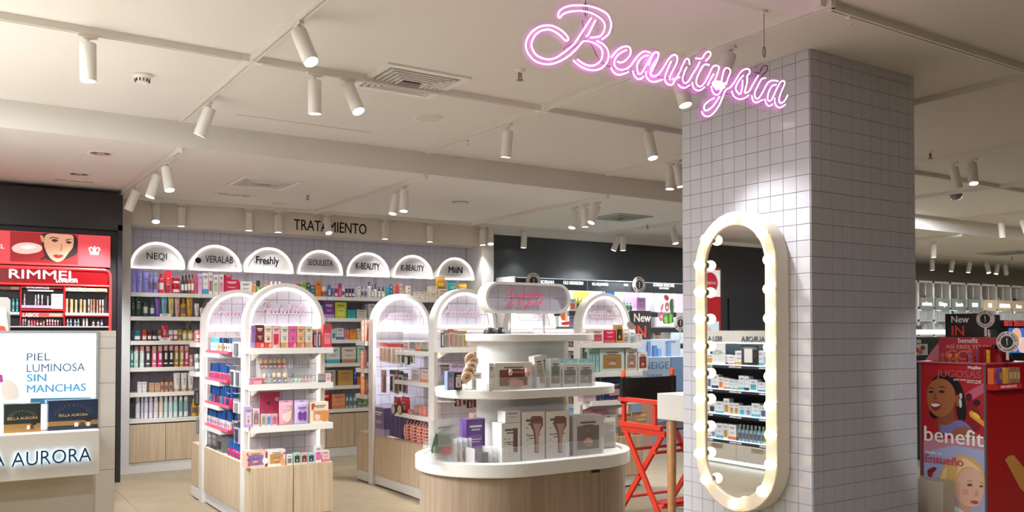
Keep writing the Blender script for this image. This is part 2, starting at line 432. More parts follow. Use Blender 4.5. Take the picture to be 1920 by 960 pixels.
# ================================================================ neon sign
def neon():
    YN = 3.13
    A = lambda x, y: at(970 + x / 4.365, y / 4.365, 'Y', YN)
    B = lambda x, y: at(1220 + x / 5.332, 60 + y / 5.332, 'Y', YN)
    SA = ["695,322 745,280 768,215 762,165 735,115 680,80 610,55 540,45 450,45 390,60 350,85 335,115 338,140 350,143 370,120 410,100 470,90 530,90 600,105 660,135 700,170 716,205 710,250 685,290 650,303 600,308",
          "605,148 560,215 510,295 455,370 400,415 330,465 270,485 210,478 150,445 118,385 120,340 150,285 200,250 260,242 310,262 350,290 385,325 408,333 418,318 400,285 360,248 300,215 240,207 180,220 120,260 80,320 70,380 90,440 140,495 200,520 270,525 340,505 410,465 470,415 510,370 540,338 580,338 640,358 685,395 697,440 685,490 650,525 600,538 550,525 515,503 492,487",
          "640,165 610,225 580,285 563,298", "650,335 700,360 735,400 747,450 735,505 700,550 650,573 590,572 530,550 485,520 458,493",
          "768,472 800,430 840,395 880,380 915,385 928,415 920,455 885,495 850,512 820,505",
          "893,410 860,425 820,455 795,500 800,545 840,570 890,565 930,535 960,490 1000,445 1040,420 1088,430",
          "768,550 785,590 825,612 870,605 910,588", "1072,453 1030,465 990,510 980,560 990,600 1015,600 1040,560 1080,490 1110,440 1140,426 1158,440 1150,475 1110,530 1092,580 1100,615 1130,625 1165,600",
          "945,580 960,625 990,648 1020,640 1035,625", "1050,585 1060,635 1090,665 1135,668 1190,650"]
    SB = ["10,395 40,330 0,400 -4,425 12,440 40,443 80,420 130,350 180,270 215,235 250,230 268,265 255,320 225,380 195,440 190,478", "-20,330 5,262 35,212 62,205 78,225 70,270 42,330 12,390",
          "205,295 170,370 145,440 145,490 175,525 215,525 245,480 290,400 330,310 355,270 380,275 390,325", "215,475 250,465 290,450",
          "360,350 330,420 320,480 340,510 375,495 420,420 465,350 490,300", "275,525 300,550 345,558 388,532",
          "450,262 510,265 545,215 580,195 600,215 590,250 550,290",
          "585,330 540,325 505,370 470,440 455,500 475,540 510,540 550,490 590,410 620,350 650,335 680,345 680,380 660,440 640,500 645,560 670,570 700,520 720,430 740,370 770,360 795,380 795,410 770,470 755,525",
          "415,505 430,560 470,585 510,575 540,550", "630,420 600,470 570,530", "605,540 620,600 655,628 690,610 720,550 745,505",
          "635,660 580,690 535,740 545,785 590,770 640,720 690,645",
          "510,795 530,830 570,845 620,820 680,740 720,650 750,580 800,550 850,480 900,400 950,370 985,375 990,410 965,440 965,500 945,580 945,610 985,590 1030,510 1075,435",
          "925,435 880,490 850,560 870,605 895,620 915,560 920,480", "810,590 830,640 880,670 930,665 980,632",
          "1150,462 1110,470 1070,540 1040,610 1050,660 1080,660 1120,600 1170,510 1215,485 1275,492", "1010,635 1025,690 1060,705 1118,678",
          "1255,525 1215,540 1180,600 1170,670 1190,690 1215,665 1260,570 1300,500 1330,490 1340,515 1310,590 1285,660 1290,705 1320,705 1350,670 1370,630",
          "1140,668 1155,715 1185,740 1218,722", "1240,660 1245,720 1280,755 1320,745 1345,725"]
    DARK = "1035,402 1085,410 1110,360 1145,335 1168,350 1155,395 1110,440 1098,455"
    o = A(500, 300)
    t = T('neon_sign', 'pink neon script sign hanging from the ceiling in front of the pillar', 'sign', o)
    NE = mat('FFB8F4', 0.4, emit=4.5); ND = mat('8E4A6E', 0.35)
    ACN = clear_mat('pink_lit_acrylic', 'E07FE6', 0.18, 0.25)
    n = 0
    def stroke(s, fn, m, back=True):
        nonlocal n
        pts = [fn(*[float(c) for c in q.split(',')]) - o for q in s.split()]
        sp = smooth_path(pts, 4)
        M('neon_tube' if m is NE else 'unlit_tube', tube(sp, 0.0032, 6), m, t, smooth=True)
        if back:
            V, Fc = [], []; w = 0.026; y = 0.012 + 0.0005 * n; n += 1
            for i, q in enumerate(sp):
                d = sp[min(i + 1, len(sp) - 1)] - sp[max(0, i - 1)]; d.y = 0
                d = d.normalized() if d.length > 1e-6 else Vector((1, 0, 0)); k = Vector((-d.z, 0, d.x)) * w
                for sgn in (1, -1): V.append((q.x + sgn * k.x, y, q.z + sgn * k.z))
            for i in range(len(sp) - 1): Fc.append((2 * i, 2 * i + 1, 2 * i + 3, 2 * i + 2))
            M('acrylic_backing', (V, Fc), ACN, t)
    for s in SA: stroke(s, A, NE)
    for s in SB: stroke(s, B, NE)
    stroke(DARK, B, ND)
    CAB = mat('7A4468', 0.5)
    for pts, fn in (("565,150 570,255 500,330 415,380 450,395 540,345 600,310 650,370 700,470 760,520 880,560 960,575 1130,600", A),
                    ("0,420 120,440 260,455 380,520 560,560 720,590 860,620 980,655 1100,690 1220,680", B)):
        q = [fn(*[float(c) for c in z.split(',')]) - o + Vector((0, 0.03, 0)) for z in pts.split()]
        M('power_cable', tube(smooth_path(q, 3), 0.003, 5), CAB, t)
    WIRE = mat('77777A', 0.35, 0.9)
    for a, b in ((at(1098, 30, 'Y', YN), None), (at(1433, 108, 'Y', YN), None)):
        a = a - o
        M('hanging_wire', tube([a, Vector((a.x, a.y, ZU - o.z))], 0.0022, 5), WIRE, t)
        M('wire_loop', tube([a + Vector((0.012 * math.sin(k * PI / 5), 0, 0.03 - 0.03 * math.cos(k * PI / 5))) for k in range(10)], 0.002, 5, True), WIRE, t)
        M('ceiling_cap', lathe([(0.018, ZU - o.z - 0.014), (0.018, ZU - o.z)], 12, a.x, a.y), WHITE, t)
neon()

# ================================================================ ceiling: tracks, spotlights, grilles
TRACK = mat('E3DFD8', 0.4)
def track(label, ax, c, a, b, z):
    """track rail along ax at the other coordinate c"""
    h, w = 0.042, 0.038
    t = T('lighting_track', label, 'track', ((a + b) / 2 if ax == 'X' else c, c if ax == 'X' else (a + b) / 2, z), group='white ceiling lighting tracks')
    L = (b - a) / 2
    def bx(u0, u1, v0, v1, z0, z1): return box(u0, u1, v0, v1, z0, z1) if ax == 'X' else box(v0, v1, u0, u1, z0, z1)
    M('rail', join(bx(-L, L, -w / 2, -w / 2 + 0.0135, -h, 0), bx(-L, L, w / 2 - 0.0135, w / 2, -h, 0), bx(-L, L, -w / 2 + 0.0135, w / 2 - 0.0135, -0.012, 0)), TRACK, t)
    M('groove', bx(-L, L, -w / 2 + 0.0135, w / 2 - 0.0135, -0.022, -0.0125), mat('6A6A6E', 0.6), t)
    for s in (-1, 1): M('end_cap', bx(s * L - 0.006, s * L + 0.006, -w / 2 - 0.001, w / 2 + 0.001, -h - 0.001, 0), WHITE, t)
    return t
track('white track crossing the upper ceiling from the far side of the aisle', 'X', 5.40, -4, 1.55, ZU)
track('white track between two ceiling junctions above the big air vent', 'X', 5.40, 1.67, 3.76, ZU)
track('white track running behind the neon sign into the tiled pillar', 'X', 5.40, 3.88, 8.16, ZU)
track('white track beyond the pillar crossing the ceiling at right', 'X', 5.40, 8.28, 12.8, ZU)
track('white track in front of the pillar top running off to the right', 'X', 2.86, 3.84, 12.0, ZU)
track('white track at upper left rising towards the picture top', 'Y', 1.61, 2.92, 5.34, ZU)
track('white track carrying the spotlight that leans left above the step', 'Y', 1.61, 5.46, 7.25, ZU)
track('white track passing behind the neon sign lettering', 'Y', 3.815, 2.92, 5.34, ZU)
track('white track running from the cross joint to the step above the oval sign', 'Y', 3.815, 5.46, 7.25, ZU)
track('short white track touching the pillar edge above the ceiling step', 'Y', 6.03, 2.92, 7.28, ZU)
track('white track over the red poster stand carrying two spotlights', 'Y', 8.20, 2.92, 5.34, ZU)
track('white track beyond the pillar between cross joint and ceiling step', 'Y', 8.20, 5.46, 7.28, ZU)
track('second white track beyond the pillar', 'Y', 10.35, 2.92, 7.28, ZU)
track('third white track beyond the pillar', 'Y', 12.9, 2.92, 7.28, ZU)
track('white track on the lowered ceiling above the lavender tubes', 'Y', 1.63, 7.44, 10.36, ZL)
track('white track on the lowered ceiling above the TRATAMIENTO lettering', 'Y', 3.90, 7.44, 10.36, ZL)
track('white track on the lowered ceiling ending above the pearl column', 'Y', 6.15, 7.44, 10.36, ZL)
track('white track on the lowered ceiling before the black wall', 'Y', 8.45, 7.44, 10.36, ZL)
track('white track on the lowered ceiling far beyond the pillar', 'Y', 13.2, 7.44, 10.0, ZL)
track('long white track hugging the TRATAMIENTO fascia', 'X', 10.42, -3, 13.0, ZL)
for nx, ny, z in ((1.61, 5.40, ZU), (3.815, 5.40, ZU), (3.815, 2.86, ZU), (8.20, 5.40, ZU), (1.61, 2.86, ZU)):
    t = T('track_joint', {(1.61, 5.40): 'white cross joint of the tracks at upper left', (3.815, 5.40): 'white cross joint of the tracks left of the pillar', (3.815, 2.86): 'white corner joint of the tracks above the pillar top', (8.20, 5.40): 'white cross joint of the tracks beyond the pillar', (1.61, 2.86): 'white cross joint of the tracks overhead out in the aisle'}[(nx, ny)], 'track joint', (nx, ny, z))
    M('housing', join(box(-0.055, 0.055, -0.019, 0.019, -0.0435, 0), box(-0.0185, 0.0185, -0.055, 0.055, -0.045, 0)), WHITE, t)
    M('connector', box(-0.012, 0.012, -0.05, 0.05, -0.047, -0.044), mat('D9D5CE', 0.5), t)

SPOT_ME = {}
def spot_parts():
    SPOT_ME['adapter'] = mesh('adapter', join(box(-0.05, 0.05, -0.014, 0.014, -0.060, -0.040), box(-0.02, 0.02, -0.012, 0.012, -0.066, -0.060)))
    SPOT_ME['stem'] = mesh('stem', lathe([(0.0085, -0.095), (0.0085, -0.066)], 10))
    r, L = 0.044, 0.215
    SPOT_ME['cylinder'] = mesh('cylinder', lathe([(r - 0.007, -L + 0.012), (r - 0.005, -L), (r, -L + 0.001), (r, -0.002), (r - 0.002, 0.0), (0.006, 0.001)], 24), True)
    SPOT_ME['lens'] = mesh('lens', lathe([(r - 0.007, -L + 0.004), (r - 0.007, -L + 0.010)], 24))
spot_parts()
def spot(px, py, z, a, b, label, w=1.0, ax='X', yfix=None):
    """(px,py): pixel of the adapter on the track at height z; a: lean to image right, b: lean towards the viewer"""
    q = at(px, py, 'Z', z - 0.034) if yfix is None else at(px, py, 'Y', yfix)
    t = T('track_spotlight', label, 'spotlight', (q.x, q.y, z), 0 if ax == 'X' else PI / 2, group='white track spotlights')
    link('adapter', SPOT_ME['adapter'], TRACK, t); link('stem', SPOT_ME['stem'], TRACK, t)
    fw = Vector((FW.x, FW.y, 0)).normalized()
    d = (RT * a - fw * b + Vector((0, 0, -1))).normalized()
    d = Matrix.Rotation(-t.rotation_euler.z, 3, 'Z') @ d
    rot = Vector((0, 0, -1)).rotation_difference(d).to_euler()
    c = link('cylinder', SPOT_ME['cylinder'], TRACK, t, (0, 0, -0.09), rot)
    link('lens', SPOT_ME['lens'], LENS, c)
    l = bpy.data.lights.new('spot_beam', 'SPOT'); l.energy = SPOT_W * w; l.color = (0.97, 0.98, 1.0); l.spot_size = math.radians(95); l.spot_blend = 0.6; l.shadow_soft_size = 0.04
    o = bpy.data.objects.new('spot_beam', l); COL.objects.link(o); o.parent = c; o.location = (0, 0, -0.222)
sp = [(165, 68, ZU, 0.02, 0, 'white spotlight hanging alone on the track at far upper left', 'X'), (590, 140, ZU, 0.0, -0.05, 'upright white spotlight just left of the big air vent', 'X'),
      (652, 152, ZU, 0.45, 0.35, 'tilted white spotlight with lit lens beside the air vent', 'X'), (1215, 245, ZU, 0.15, 0.3, 'white spotlight with lit lens left of the pillar', 'X'),
      (560, 40, ZU, 0.45, 0.35, 'large tilted white spotlight near the top edge of the picture', 'Y'), (394, 188, ZU, -0.4, -0.05, 'white spotlight leaning left at the low end of a track', 'Y'),
      (952, 232, ZU, -0.08, -0.1, 'slim white spotlight hanging above the oval sign', 'Y'), (1367, 86, ZU, -0.4, 0.3, 'white spotlight leaning left behind the script lettering', 'Y'),
      (1270, 125, ZU, 0.2, 0.25, 'white spotlight half hidden under the neon script', 'Y'), (1257, 305, ZU, -0.05, 0.1, 'white spotlight close to the pillar edge', 'Y'), (1270, 300, ZU, 0.15, 0.1, 'white spotlight cut by the pillar edge', 'Y'),
      (1787, 303, ZU, 0.3, -0.1, 'white unlit-looking spotlight leaning right beyond the pillar', 'Y'), (1822, 297, ZU, -0.1, 0.35, 'white spotlight with bright lens beyond the pillar', 'Y'),
      (1877, 411, ZU, 0.08, 0.0, 'small white spotlight on the far track at right', 'Y'), (1917, 407, ZU, 0.1, 0.4, 'small lit white spotlight at the right picture edge', 'Y'),
      (256, 347, ZL, -0.4, 0.0, 'white spotlight leaning left above the dark wall corner', 'Y'), (296, 318, ZL, -0.25, 0.25, 'rear one of two crossing spotlights over the lavender tubes', 'Y'), (312, 303, ZL, 0.25, 0.25, 'front one of two crossing spotlights over the lavender tubes', 'Y'),
      (743, 355, ZL, -0.15, 0.25, 'lit white spotlight leaning left under the ceiling step', 'Y'), (758, 348, ZL, 0.0, 0.2, 'lit white spotlight hanging straight under the ceiling step', 'Y'),
      (1078, 387, ZL, -0.2, 0.25, 'lit spotlight leaning left in the row of three', 'Y'), (1097, 382, ZL, 0.0, 0.0, 'middle spotlight in the row of three', 'Y'), (1120, 378, ZL, -0.4, 0.3, 'spotlight leaning far left in the row of three', 'Y'),
      (1160, 438, ZL, -0.4, 0.0, 'white spotlight leaning left before the black wall', 'Y'), (1168, 436, ZL, 0.0, 0.0, 'white spotlight hanging straight before the black wall', 'Y'), (1262, 422, ZL, 0.12, 0.25, 'lit spotlight before the black wall beside the pillar', 'Y'),
      (292, 380, ZL, 0.2, 0.45, 'lit white spotlight above the first arch on the fascia', 'X'), (340, 384, ZL, 0.0, 0.0, 'white spotlight above the gap of the first two arches', 'X'), (467, 392, ZL, 0, 0, 'white spotlight above the second arch', 'X'),
      (522, 397, ZL, 0, 0, 'white spotlight left of the fascia lettering', 'X'), (612, 400, ZL, 0.25, 0.4, 'lit white spotlight hanging over the fascia lettering', 'X'), (722, 410, ZL, 0, 0, 'white spotlight right of the fascia lettering', 'X'),
      (806, 415, ZL, 0, 0, 'white spotlight above the last arch', 'X'), (905, 421, ZL, 0.0, 0.05, 'white spotlight before the pearl column', 'X'), (919, 422, ZL, 0.05, 0.4, 'lit white spotlight before the pearl column', 'X'), (983, 431, ZL, -0.05, 0, 'white spotlight at the start of the black wall', 'X'),
      (1750, 452, ZL, 0, 0, 'faint white spotlight below the far ceiling step', 'Y')]
for x, y, z, a, b, l, ax in sp: spot(x, y, z, a, b, l, ax=ax, w=2.1 if z == ZL and ax == 'Y' else 0.3 if z == ZL else 1.0, yfix=(10.42 if z == ZL else 5.40) if ax == 'X' else None)
track('unseen white track added behind the viewer for the fill spotlights', 'X', 0.32, -2.0, 9.0, ZU)  # extra track, added only to carry the fill spotlights
def fill_spot(x, aim, w, size, label):  # spotlight added behind the viewer to brighten what it aims at
    t = T('track_spotlight', label, 'spotlight', (x, 0.32, ZU), 0, group='white track spotlights')
    link('adapter', SPOT_ME['adapter'], TRACK, t); link('stem', SPOT_ME['stem'], TRACK, t)
    d = (Vector(aim) - Vector((x, 0.32, ZU - 0.09))).normalized()
    c = link('cylinder', SPOT_ME['cylinder'], TRACK, t, (0, 0, -0.09), Vector((0, 0, -1)).rotation_difference(d).to_euler()); link('lens', SPOT_ME['lens'], LENS, c)
    l = bpy.data.lights.new('spot_beam', 'SPOT'); l.energy = SPOT_W * w; l.color = (0.97, 0.98, 1.0); l.spot_size = math.radians(size); l.spot_blend = 0.5; l.shadow_soft_size = 0.04
    o = bpy.data.objects.new('spot_beam', l); COL.objects.link(o); o.parent = c; o.location = (0, 0, -0.222)
fill_spot(1.4, (6.0, 3.25, 1.0), 3.5, 17, 'added fill spotlight aimed at the red poster stand')
fill_spot(0.6, (0.2, 4.4, 1.15), 1.2, 50, 'added fill spotlight aimed at the greige counter')
far = track('far white track over the white pharmacy shelving', 'X', 9.85, 14.0, 27.0, ZL)
for x, y, a, b, l in ((1748, 504, 0.0, 0.0, 'first small spotlight over the far pharmacy shelving'), (1787, 506, -0.2, 0, 'second small spotlight over the far pharmacy shelving'), (1819, 508, -0.2, 0.0, 'third small spotlight over the far pharmacy shelving'),
                      (1850, 509, 0, 0.4, 'lit small spotlight over the far pharmacy shelving'), (1871, 511, -0.3, 0.2, 'leaning small spotlight of the far pair'), (1885, 512, 0.1, 0, 'straight small spotlight of the far pair')):
    spot(x, y, ZL, a, b, l, w=0.12, yfix=9.85)
# ---------------------------------------------------------------- things in the ceiling
def grille(px_, py_, z, s, label, n=5, rz=0, mt=None, name='air_vent'):
    q = at(px_, py_, 'Z', z)
    t = T(name, label, 'air vent', (q.x, q.y, z), rz)
    m = mt or WHITE
    def sq(a): return [(-a, -a), (a, -a), (a, a), (-a, a)]
    M('frame', ring(sq(s), sq(s - 0.05), -0.014, 0.0, 'Z'), m, t)
    M('duct', box(-s + 0.05, s - 0.05, -s + 0.05, s - 0.05, -0.003, -0.001), mat('2E2C2A', 0.9), t)
    for k in range(n - 1):
        a = s - 0.07 - k * (s - 0.1) / n
        M('louvre', ring([(u, v) for u, v in sq(a)], sq(a - (s - 0.1) / n * 0.32), -0.02 - 0.002 * k, -0.004, 'Z'), m, t)
    return t
grille(768, 152, ZU, 0.31, 'large square louvred air vent beside the track spotlights', 6)
grille(494, 343, ZL, 0.30, 'square air vent in the lowered ceiling above the VERALAB arch', 6)
grille(1164, 407, ZL, 0.30, 'greenish square air vent before the black wall', 6, mt=mat('A9AFA4', 0.6))
grille(1890, 474, ZL, 0.4, 'distant square air vent right of the pillar', 5, mt=mat('BDB9AE', 0.6))
def slot(px_, py_, z, label):
    q = at(px_, py_, 'Z', z); t = T('slot_vent', label, 'air vent', (q.x, q.y, z))
    M('plate', box(-0.22, 0.22, -0.06, 0.06, -0.006, 0), mat('DAD6CE', 0.5), t)
    for k in (-0.12, 0.0, 0.12): M('slot', box(k - 0.05, k + 0.05, -0.02, 0.02, -0.009, -0.006), mat('9A958C', 0.7), t)
slot(140, 338, ZL, 'small rectangular plate beside the recessed downlights'); slot(440, 365, ZL, 'small rectangular plate left of the square vent')
slot(1316, 430, ZL, 'small plate in the ceiling hidden near the pillar')
def downlight(px_, py_, z, label, lit=False, r=0.11, flat=False, name='recessed_downlight', cat='ceiling light', mt=None):
    q = at(px_, py_, 'Z', z); t = T(name, label, cat, (q.x, q.y, z))
    M('trim_ring', lathe([(r, -0.008), (r, 0.0)], 28) if flat else ring(ell(0, 0, r, r, 28), ell(0, 0, r * 0.78, r * 0.78, 28), -0.008, 0, 'Z'), mt or WHITE, t)
    if not flat:
        M('reflector', lathe([(r * 0.78, -0.003), (r * 0.78, -0.001)], 24), mat('B9B7B0', 0.2, 0.8), t)
        M('lamp', lathe([(r * 0.3, -0.012), (r * 0.3, -0.003)], 16), mat('D8D6CC', 0.2, 0.3), t)
    else:
        M('grille_disc', lathe([(r * 0.85, -0.010), (r * 0.85, -0.008)], 28), mat('D2CDC4', 0.7), t)
downlight(189, 287, ZL, 'front recessed downlight above the red cosmetics wall'); downlight(148, 326, ZL, 'rear recessed downlight above the red cosmetics wall')
downlight(803, 221, ZU, 'round white ceiling loudspeaker in the upper ceiling', flat=True, r=0.12, name='ceiling_speaker', cat='speaker')
downlight(526, 382, ZL, 'round white ceiling loudspeaker above the fascia', flat=True, r=0.13, name='ceiling_speaker', cat='speaker')
downlight(863, 379, ZL, 'round grey disc in the lowered ceiling', flat=True, r=0.10, name='ceiling_disc', cat='speaker', mt=mat('A39C92', 0.7))
def detector():
    q = at(267, 140, 'Z', ZU); t = T('smoke_detector', 'round white smoke detector in the upper ceiling', 'smoke detector', (q.x, q.y, ZU))
    M('base', lathe([(0.058, -0.018), (0.062, -0.014), (0.062, 0)], 24), WHITE, t, smooth=True)
    M('cover', lathe([(0.025, -0.062), (0.036, -0.058), (0.046, -0.03), (0.056, -0.018)], 20), WHITE, t, smooth=True)
    for k in range(12):
        a = 2 * PI * k / 12
        M('slit', box(-0.004, 0.004, -0.003, 0.003, -0.05, -0.03), mat('3A3836', 0.8), t, (0.045 * math.cos(a), 0.045 * math.sin(a), 0), (0, 0, a))
    q = at(1792, 360, 'Z', ZU); t = T('dome_camera', 'grey dome camera on the ceiling beyond the pillar', 'camera', (q.x, q.y, ZU))
    M('base', lathe([(0.09, -0.03), (0.09, 0)], 24), WHITE, t); M('dome', lathe([(0.02, -0.1), (0.055, -0.085), (0.075, -0.05), (0.078, -0.03)], 20), mat('77777C', 0.15), t, smooth=True)
detector()
def sprinkler(px_, py_, z, label):
    q = at(px_, py_, 'Z', z); t = T('fire_sprinkler', label, 'sprinkler', (q.x, q.y, z)); B_ = mat('6A4A3C', 0.4, 0.5)
    M('rose', lathe([(0.022, -0.02), (0.032, -0.008), (0.034, 0)], 16), WHITE, t, smooth=True)
    M('bulb_frame', join(tube([(-0.012, 0, -0.02), (-0.012, 0, -0.06), (0, 0, -0.07)], 0.003, 5), tube([(0.012, 0, -0.02), (0.012, 0, -0.06), (0, 0, -0.07)], 0.003, 5)), B_, t)
    M('glass_bulb', lathe([(0.004, -0.055), (0.004, -0.02)], 8), mat('A03A2C', 0.2), t); M('deflector', lathe([(0.022, -0.074), (0.022, -0.070)], 14), B_, t)
sprinkler(975, 130, ZU, 'brown fire sprinkler below the neon capital letter'); sprinkler(577, 362, ZL, 'brown fire sprinkler above the fascia lettering')
sprinkler(1214, 419, ZL, 'brown fire sprinkler before the black wall'); sprinkler(1744, 283, ZU, 'brown fire sprinkler just right of the pillar')
sprinkler(1897, 480, ZL, 'small brown fire sprinkler at the far right ceiling')
for x, y, z, l in ((1593, 30, ZU, 'small white hook on the track above the pillar'), (875, 262, ZU, 'small white hook on the track above the oval sign')):
    q = at(x, y, 'Z', z - 0.034); t = T('track_hook', l, 'hook', (q.x, q.y, z))
    M('clip', box(-0.015, 0.015, -0.012, 0.012, -0.05, -0.034), WHITE, t); M('hook', tube([(0, 0, -0.05), (0, 0, -0.075), (0.012, 0, -0.085), (0.02, 0, -0.075)], 0.004, 6), WHITE, t)

# ================================================================ niche furniture
ROWZ = [2.03, 1.76, 1.485, 1.185, 0.90, 0.605]
UW = (6.40 - 1.79) / 6
ORD = ['first', 'second', 'third', 'fourth', 'fifth', 'sixth', 'seventh', 'eighth', 'ninth', 'tenth', 'eleventh', 'twelfth', 'thirteenth', 'fourteenth', 'fifteenth', 'sixteenth', 'seventeenth', 'eighteenth', 'nineteenth', 'twentieth']
for k in range(6):
    x0 = 1.79 + k * UW
    t = T('wall_cabinet', f'pale oak base cabinet under the wall shelves, {ORD[k]} from the dark wall', 'cabinet', (x0, 10.5, 0), group='oak base cabinets of the niche')
    M('body', box(0.002, UW - 0.002, 0.02, 0.44, 0.12, 0.545), WOOD, t)
    M('plinth', box(0, UW, 0.015, 0.44, 0, 0.118), WHITEM, t)
    for j in range(2): M('door', box(0.003 + j * UW / 2, (j + 1) * UW / 2 - 0.003, 0, 0.019, 0.124, 0.545), WOOD, t)
    for r, z in enumerate(ROWZ):
        s = T('wall_shelf', f'white wall shelf, {ORD[r]} from the top and {ORD[k]} from the dark wall', 'shelf', (x0, 10.5, z), group='white niche shelves')
        M('board', box(0.004, UW - 0.004, 0.0, 0.42, -0.045, 0), SHELFW, s)
        for bx_ in (0.1, UW - 0.1):
            M('bracket', prism([(0.10, -0.045), (0.44, -0.045), (0.44, -0.15), (0.40, -0.15)], bx_ - 0.004, bx_ + 0.004, 'X'), SHELFW, s)
    for j in (0.1, UW - 0.1):
        t = tag(M('shelf_rail', box(x0 + j - 0.012, x0 + j + 0.012, 10.936, 10.944, 0.6, 2.4), mat('B4B2B8', 0.5)), f'slotted metal rail on the tiled niche wall, {ORD[k * 2 + (j > 0.2)]} from the dark wall', 'rail', 'slotted rails of the niche')
def arch_band(cx, z0, r, w, a0, a1, n=28):
    o = [(cx + r * math.cos(PI - PI * i / n), z0 + r * math.sin(PI - PI * i / n)) for i in range(n + 1)]
    i_ = [(cx + (r - w) * math.cos(PI - PI * i / n), z0 + (r - w) * math.sin(PI - PI * i / n)) for i in range(n + 1)]
    return band(o, i_, a0, a1, 'Y')
BR = [('NEQI', 0.105, 0), ('VERALAB', 0.078, 0), ('Freshly', 0.10, 0.012), ('SEOULISTA', 0.072, 0), ('K-BEAUTY', 0.085, 0.006), ('K-BEAUTY', 0.085, 0.006), ('MiiN', 0.12, 0.014)]
YA = 10.62
CEN = []
for k, (a, b) in enumerate(((241, 348), (354, 454), (457, 552), (556, 645), (648, 732), (735, 813), (817, 890))):
    xa, xb = at(a, 500, 'Y', YA).x, at(b, 500, 'Y', YA).x
    if k == 0: xa = xb - 0.62
    cx = (xa + xb) / 2; r = (xb - xa) / 2; z0 = 2.315
    nm = BR[k][0]
    lab = f'glowing half-round arch sign reading {nm} above the wall shelves'
    if nm == 'K-BEAUTY': lab = 'glowing arch sign reading K-BEAUTY next to ' + ('SEOULISTA' if k == 4 else 'MiiN')
    t = T('arch_sign', lab, 'sign', (cx, YA, z0), group='lit arches over the niche shelves')
    M('rim', arch_band(0, 0, r, 0.018, 0, 0.10), FIXW, t, smooth=True)
    M('light_strip', arch_band(0, 0.012, r - 0.018, 0.024, -0.004, 0.02), LED, t, smooth=True)
    M('light_bar', box(-r + 0.02, r - 0.02, -0.004, 0.02, -0.004, 0.016), LED, t)
    M('acrylic_pane', prism(ell(0, 0.014, r - 0.03, r - 0.03, 24, 0, PI), 0.022, 0.026, 'Y'), FROST, t)
    ftext(nm, *((275, 313, 474, 486), (385, 437, 480, 493), (480, 523, 481, 495), (577, 624, 487, 498), (667, 712, 493, 505), (752, 795, 497, 508), (841, 867, 500, 512))[k], 'Y', YA + 0.018, DARKTXT, t, ext=0.0015, bold=(0, 0, 0.006, 0, 0.004, 0.004, 0.006)[k])
    if k == 1: M('dot_logo', prism(ell(-0.20, 0.115, 0.034, 0.034, 20), 0.016, 0.020, 'Y'), DARKTXT, t)
    if k == 2: M('letter_dot', prism(ell(-0.175, 0.125, 0.007, 0.007, 10), 0.016, 0.020, 'Y'), DARKTXT, t)
    if k == 6: M('fine_print', box(-0.09, 0.09, 0.016, 0.018, 0.058, 0.064), mat('8A8A8E', 0.5), t)
    for s in (-1, 1): M('hanger', box(s * r * 0.7 - 0.006, s * r * 0.7 + 0.006, 0.10, 0.33, 0.05, 0.062), FIXW, t)

# ================================================================ arched gondolas
PINKS = mat('F2D2E4', 0.5)
def script(parent, pts, x, y, z, sx, sz, m, r=0.0045, name='script_lettering'):
    q = [(x + u * sx, y, z + w * sz) for u, w in pts]
    M(name, tube(smooth_path(q, 5), r, 5), m, parent, smooth=True)
def cursive(n, seed, cap=True):
    """looping handwriting: a tall opening loop and n small humps"""
    rnd = random.Random(seed); P = []
    if cap: P += [(-0.02, 1.3), (0.06, 1.75), (0.22, 1.8), (0.16, 1.0), (0.02, 0.1), (-0.10, 0.0), (0.0, 0.55), (0.3, 0.75), (0.28, 0.2)]
    x = 0.30 if cap else 0.0
    for i in range(n):
        h = rnd.choice([0.8, 0.85, 0.75, 1.5 if i % 3 == 2 else 0.8])
        P += [(x + 0.06, 0.02), (x + 0.16, h * 0.6), (x + 0.18, h), (x + 0.08, h * 0.9), (x + 0.07, 0.3), (x + 0.15, 0.0)]
        x += 0.2
    P.append((x + 0.12, 0.35)); w = x + 0.1
    return [(u / w - 0.5, v) for u, v in P]
GW = 0.675
ZA = 1.655
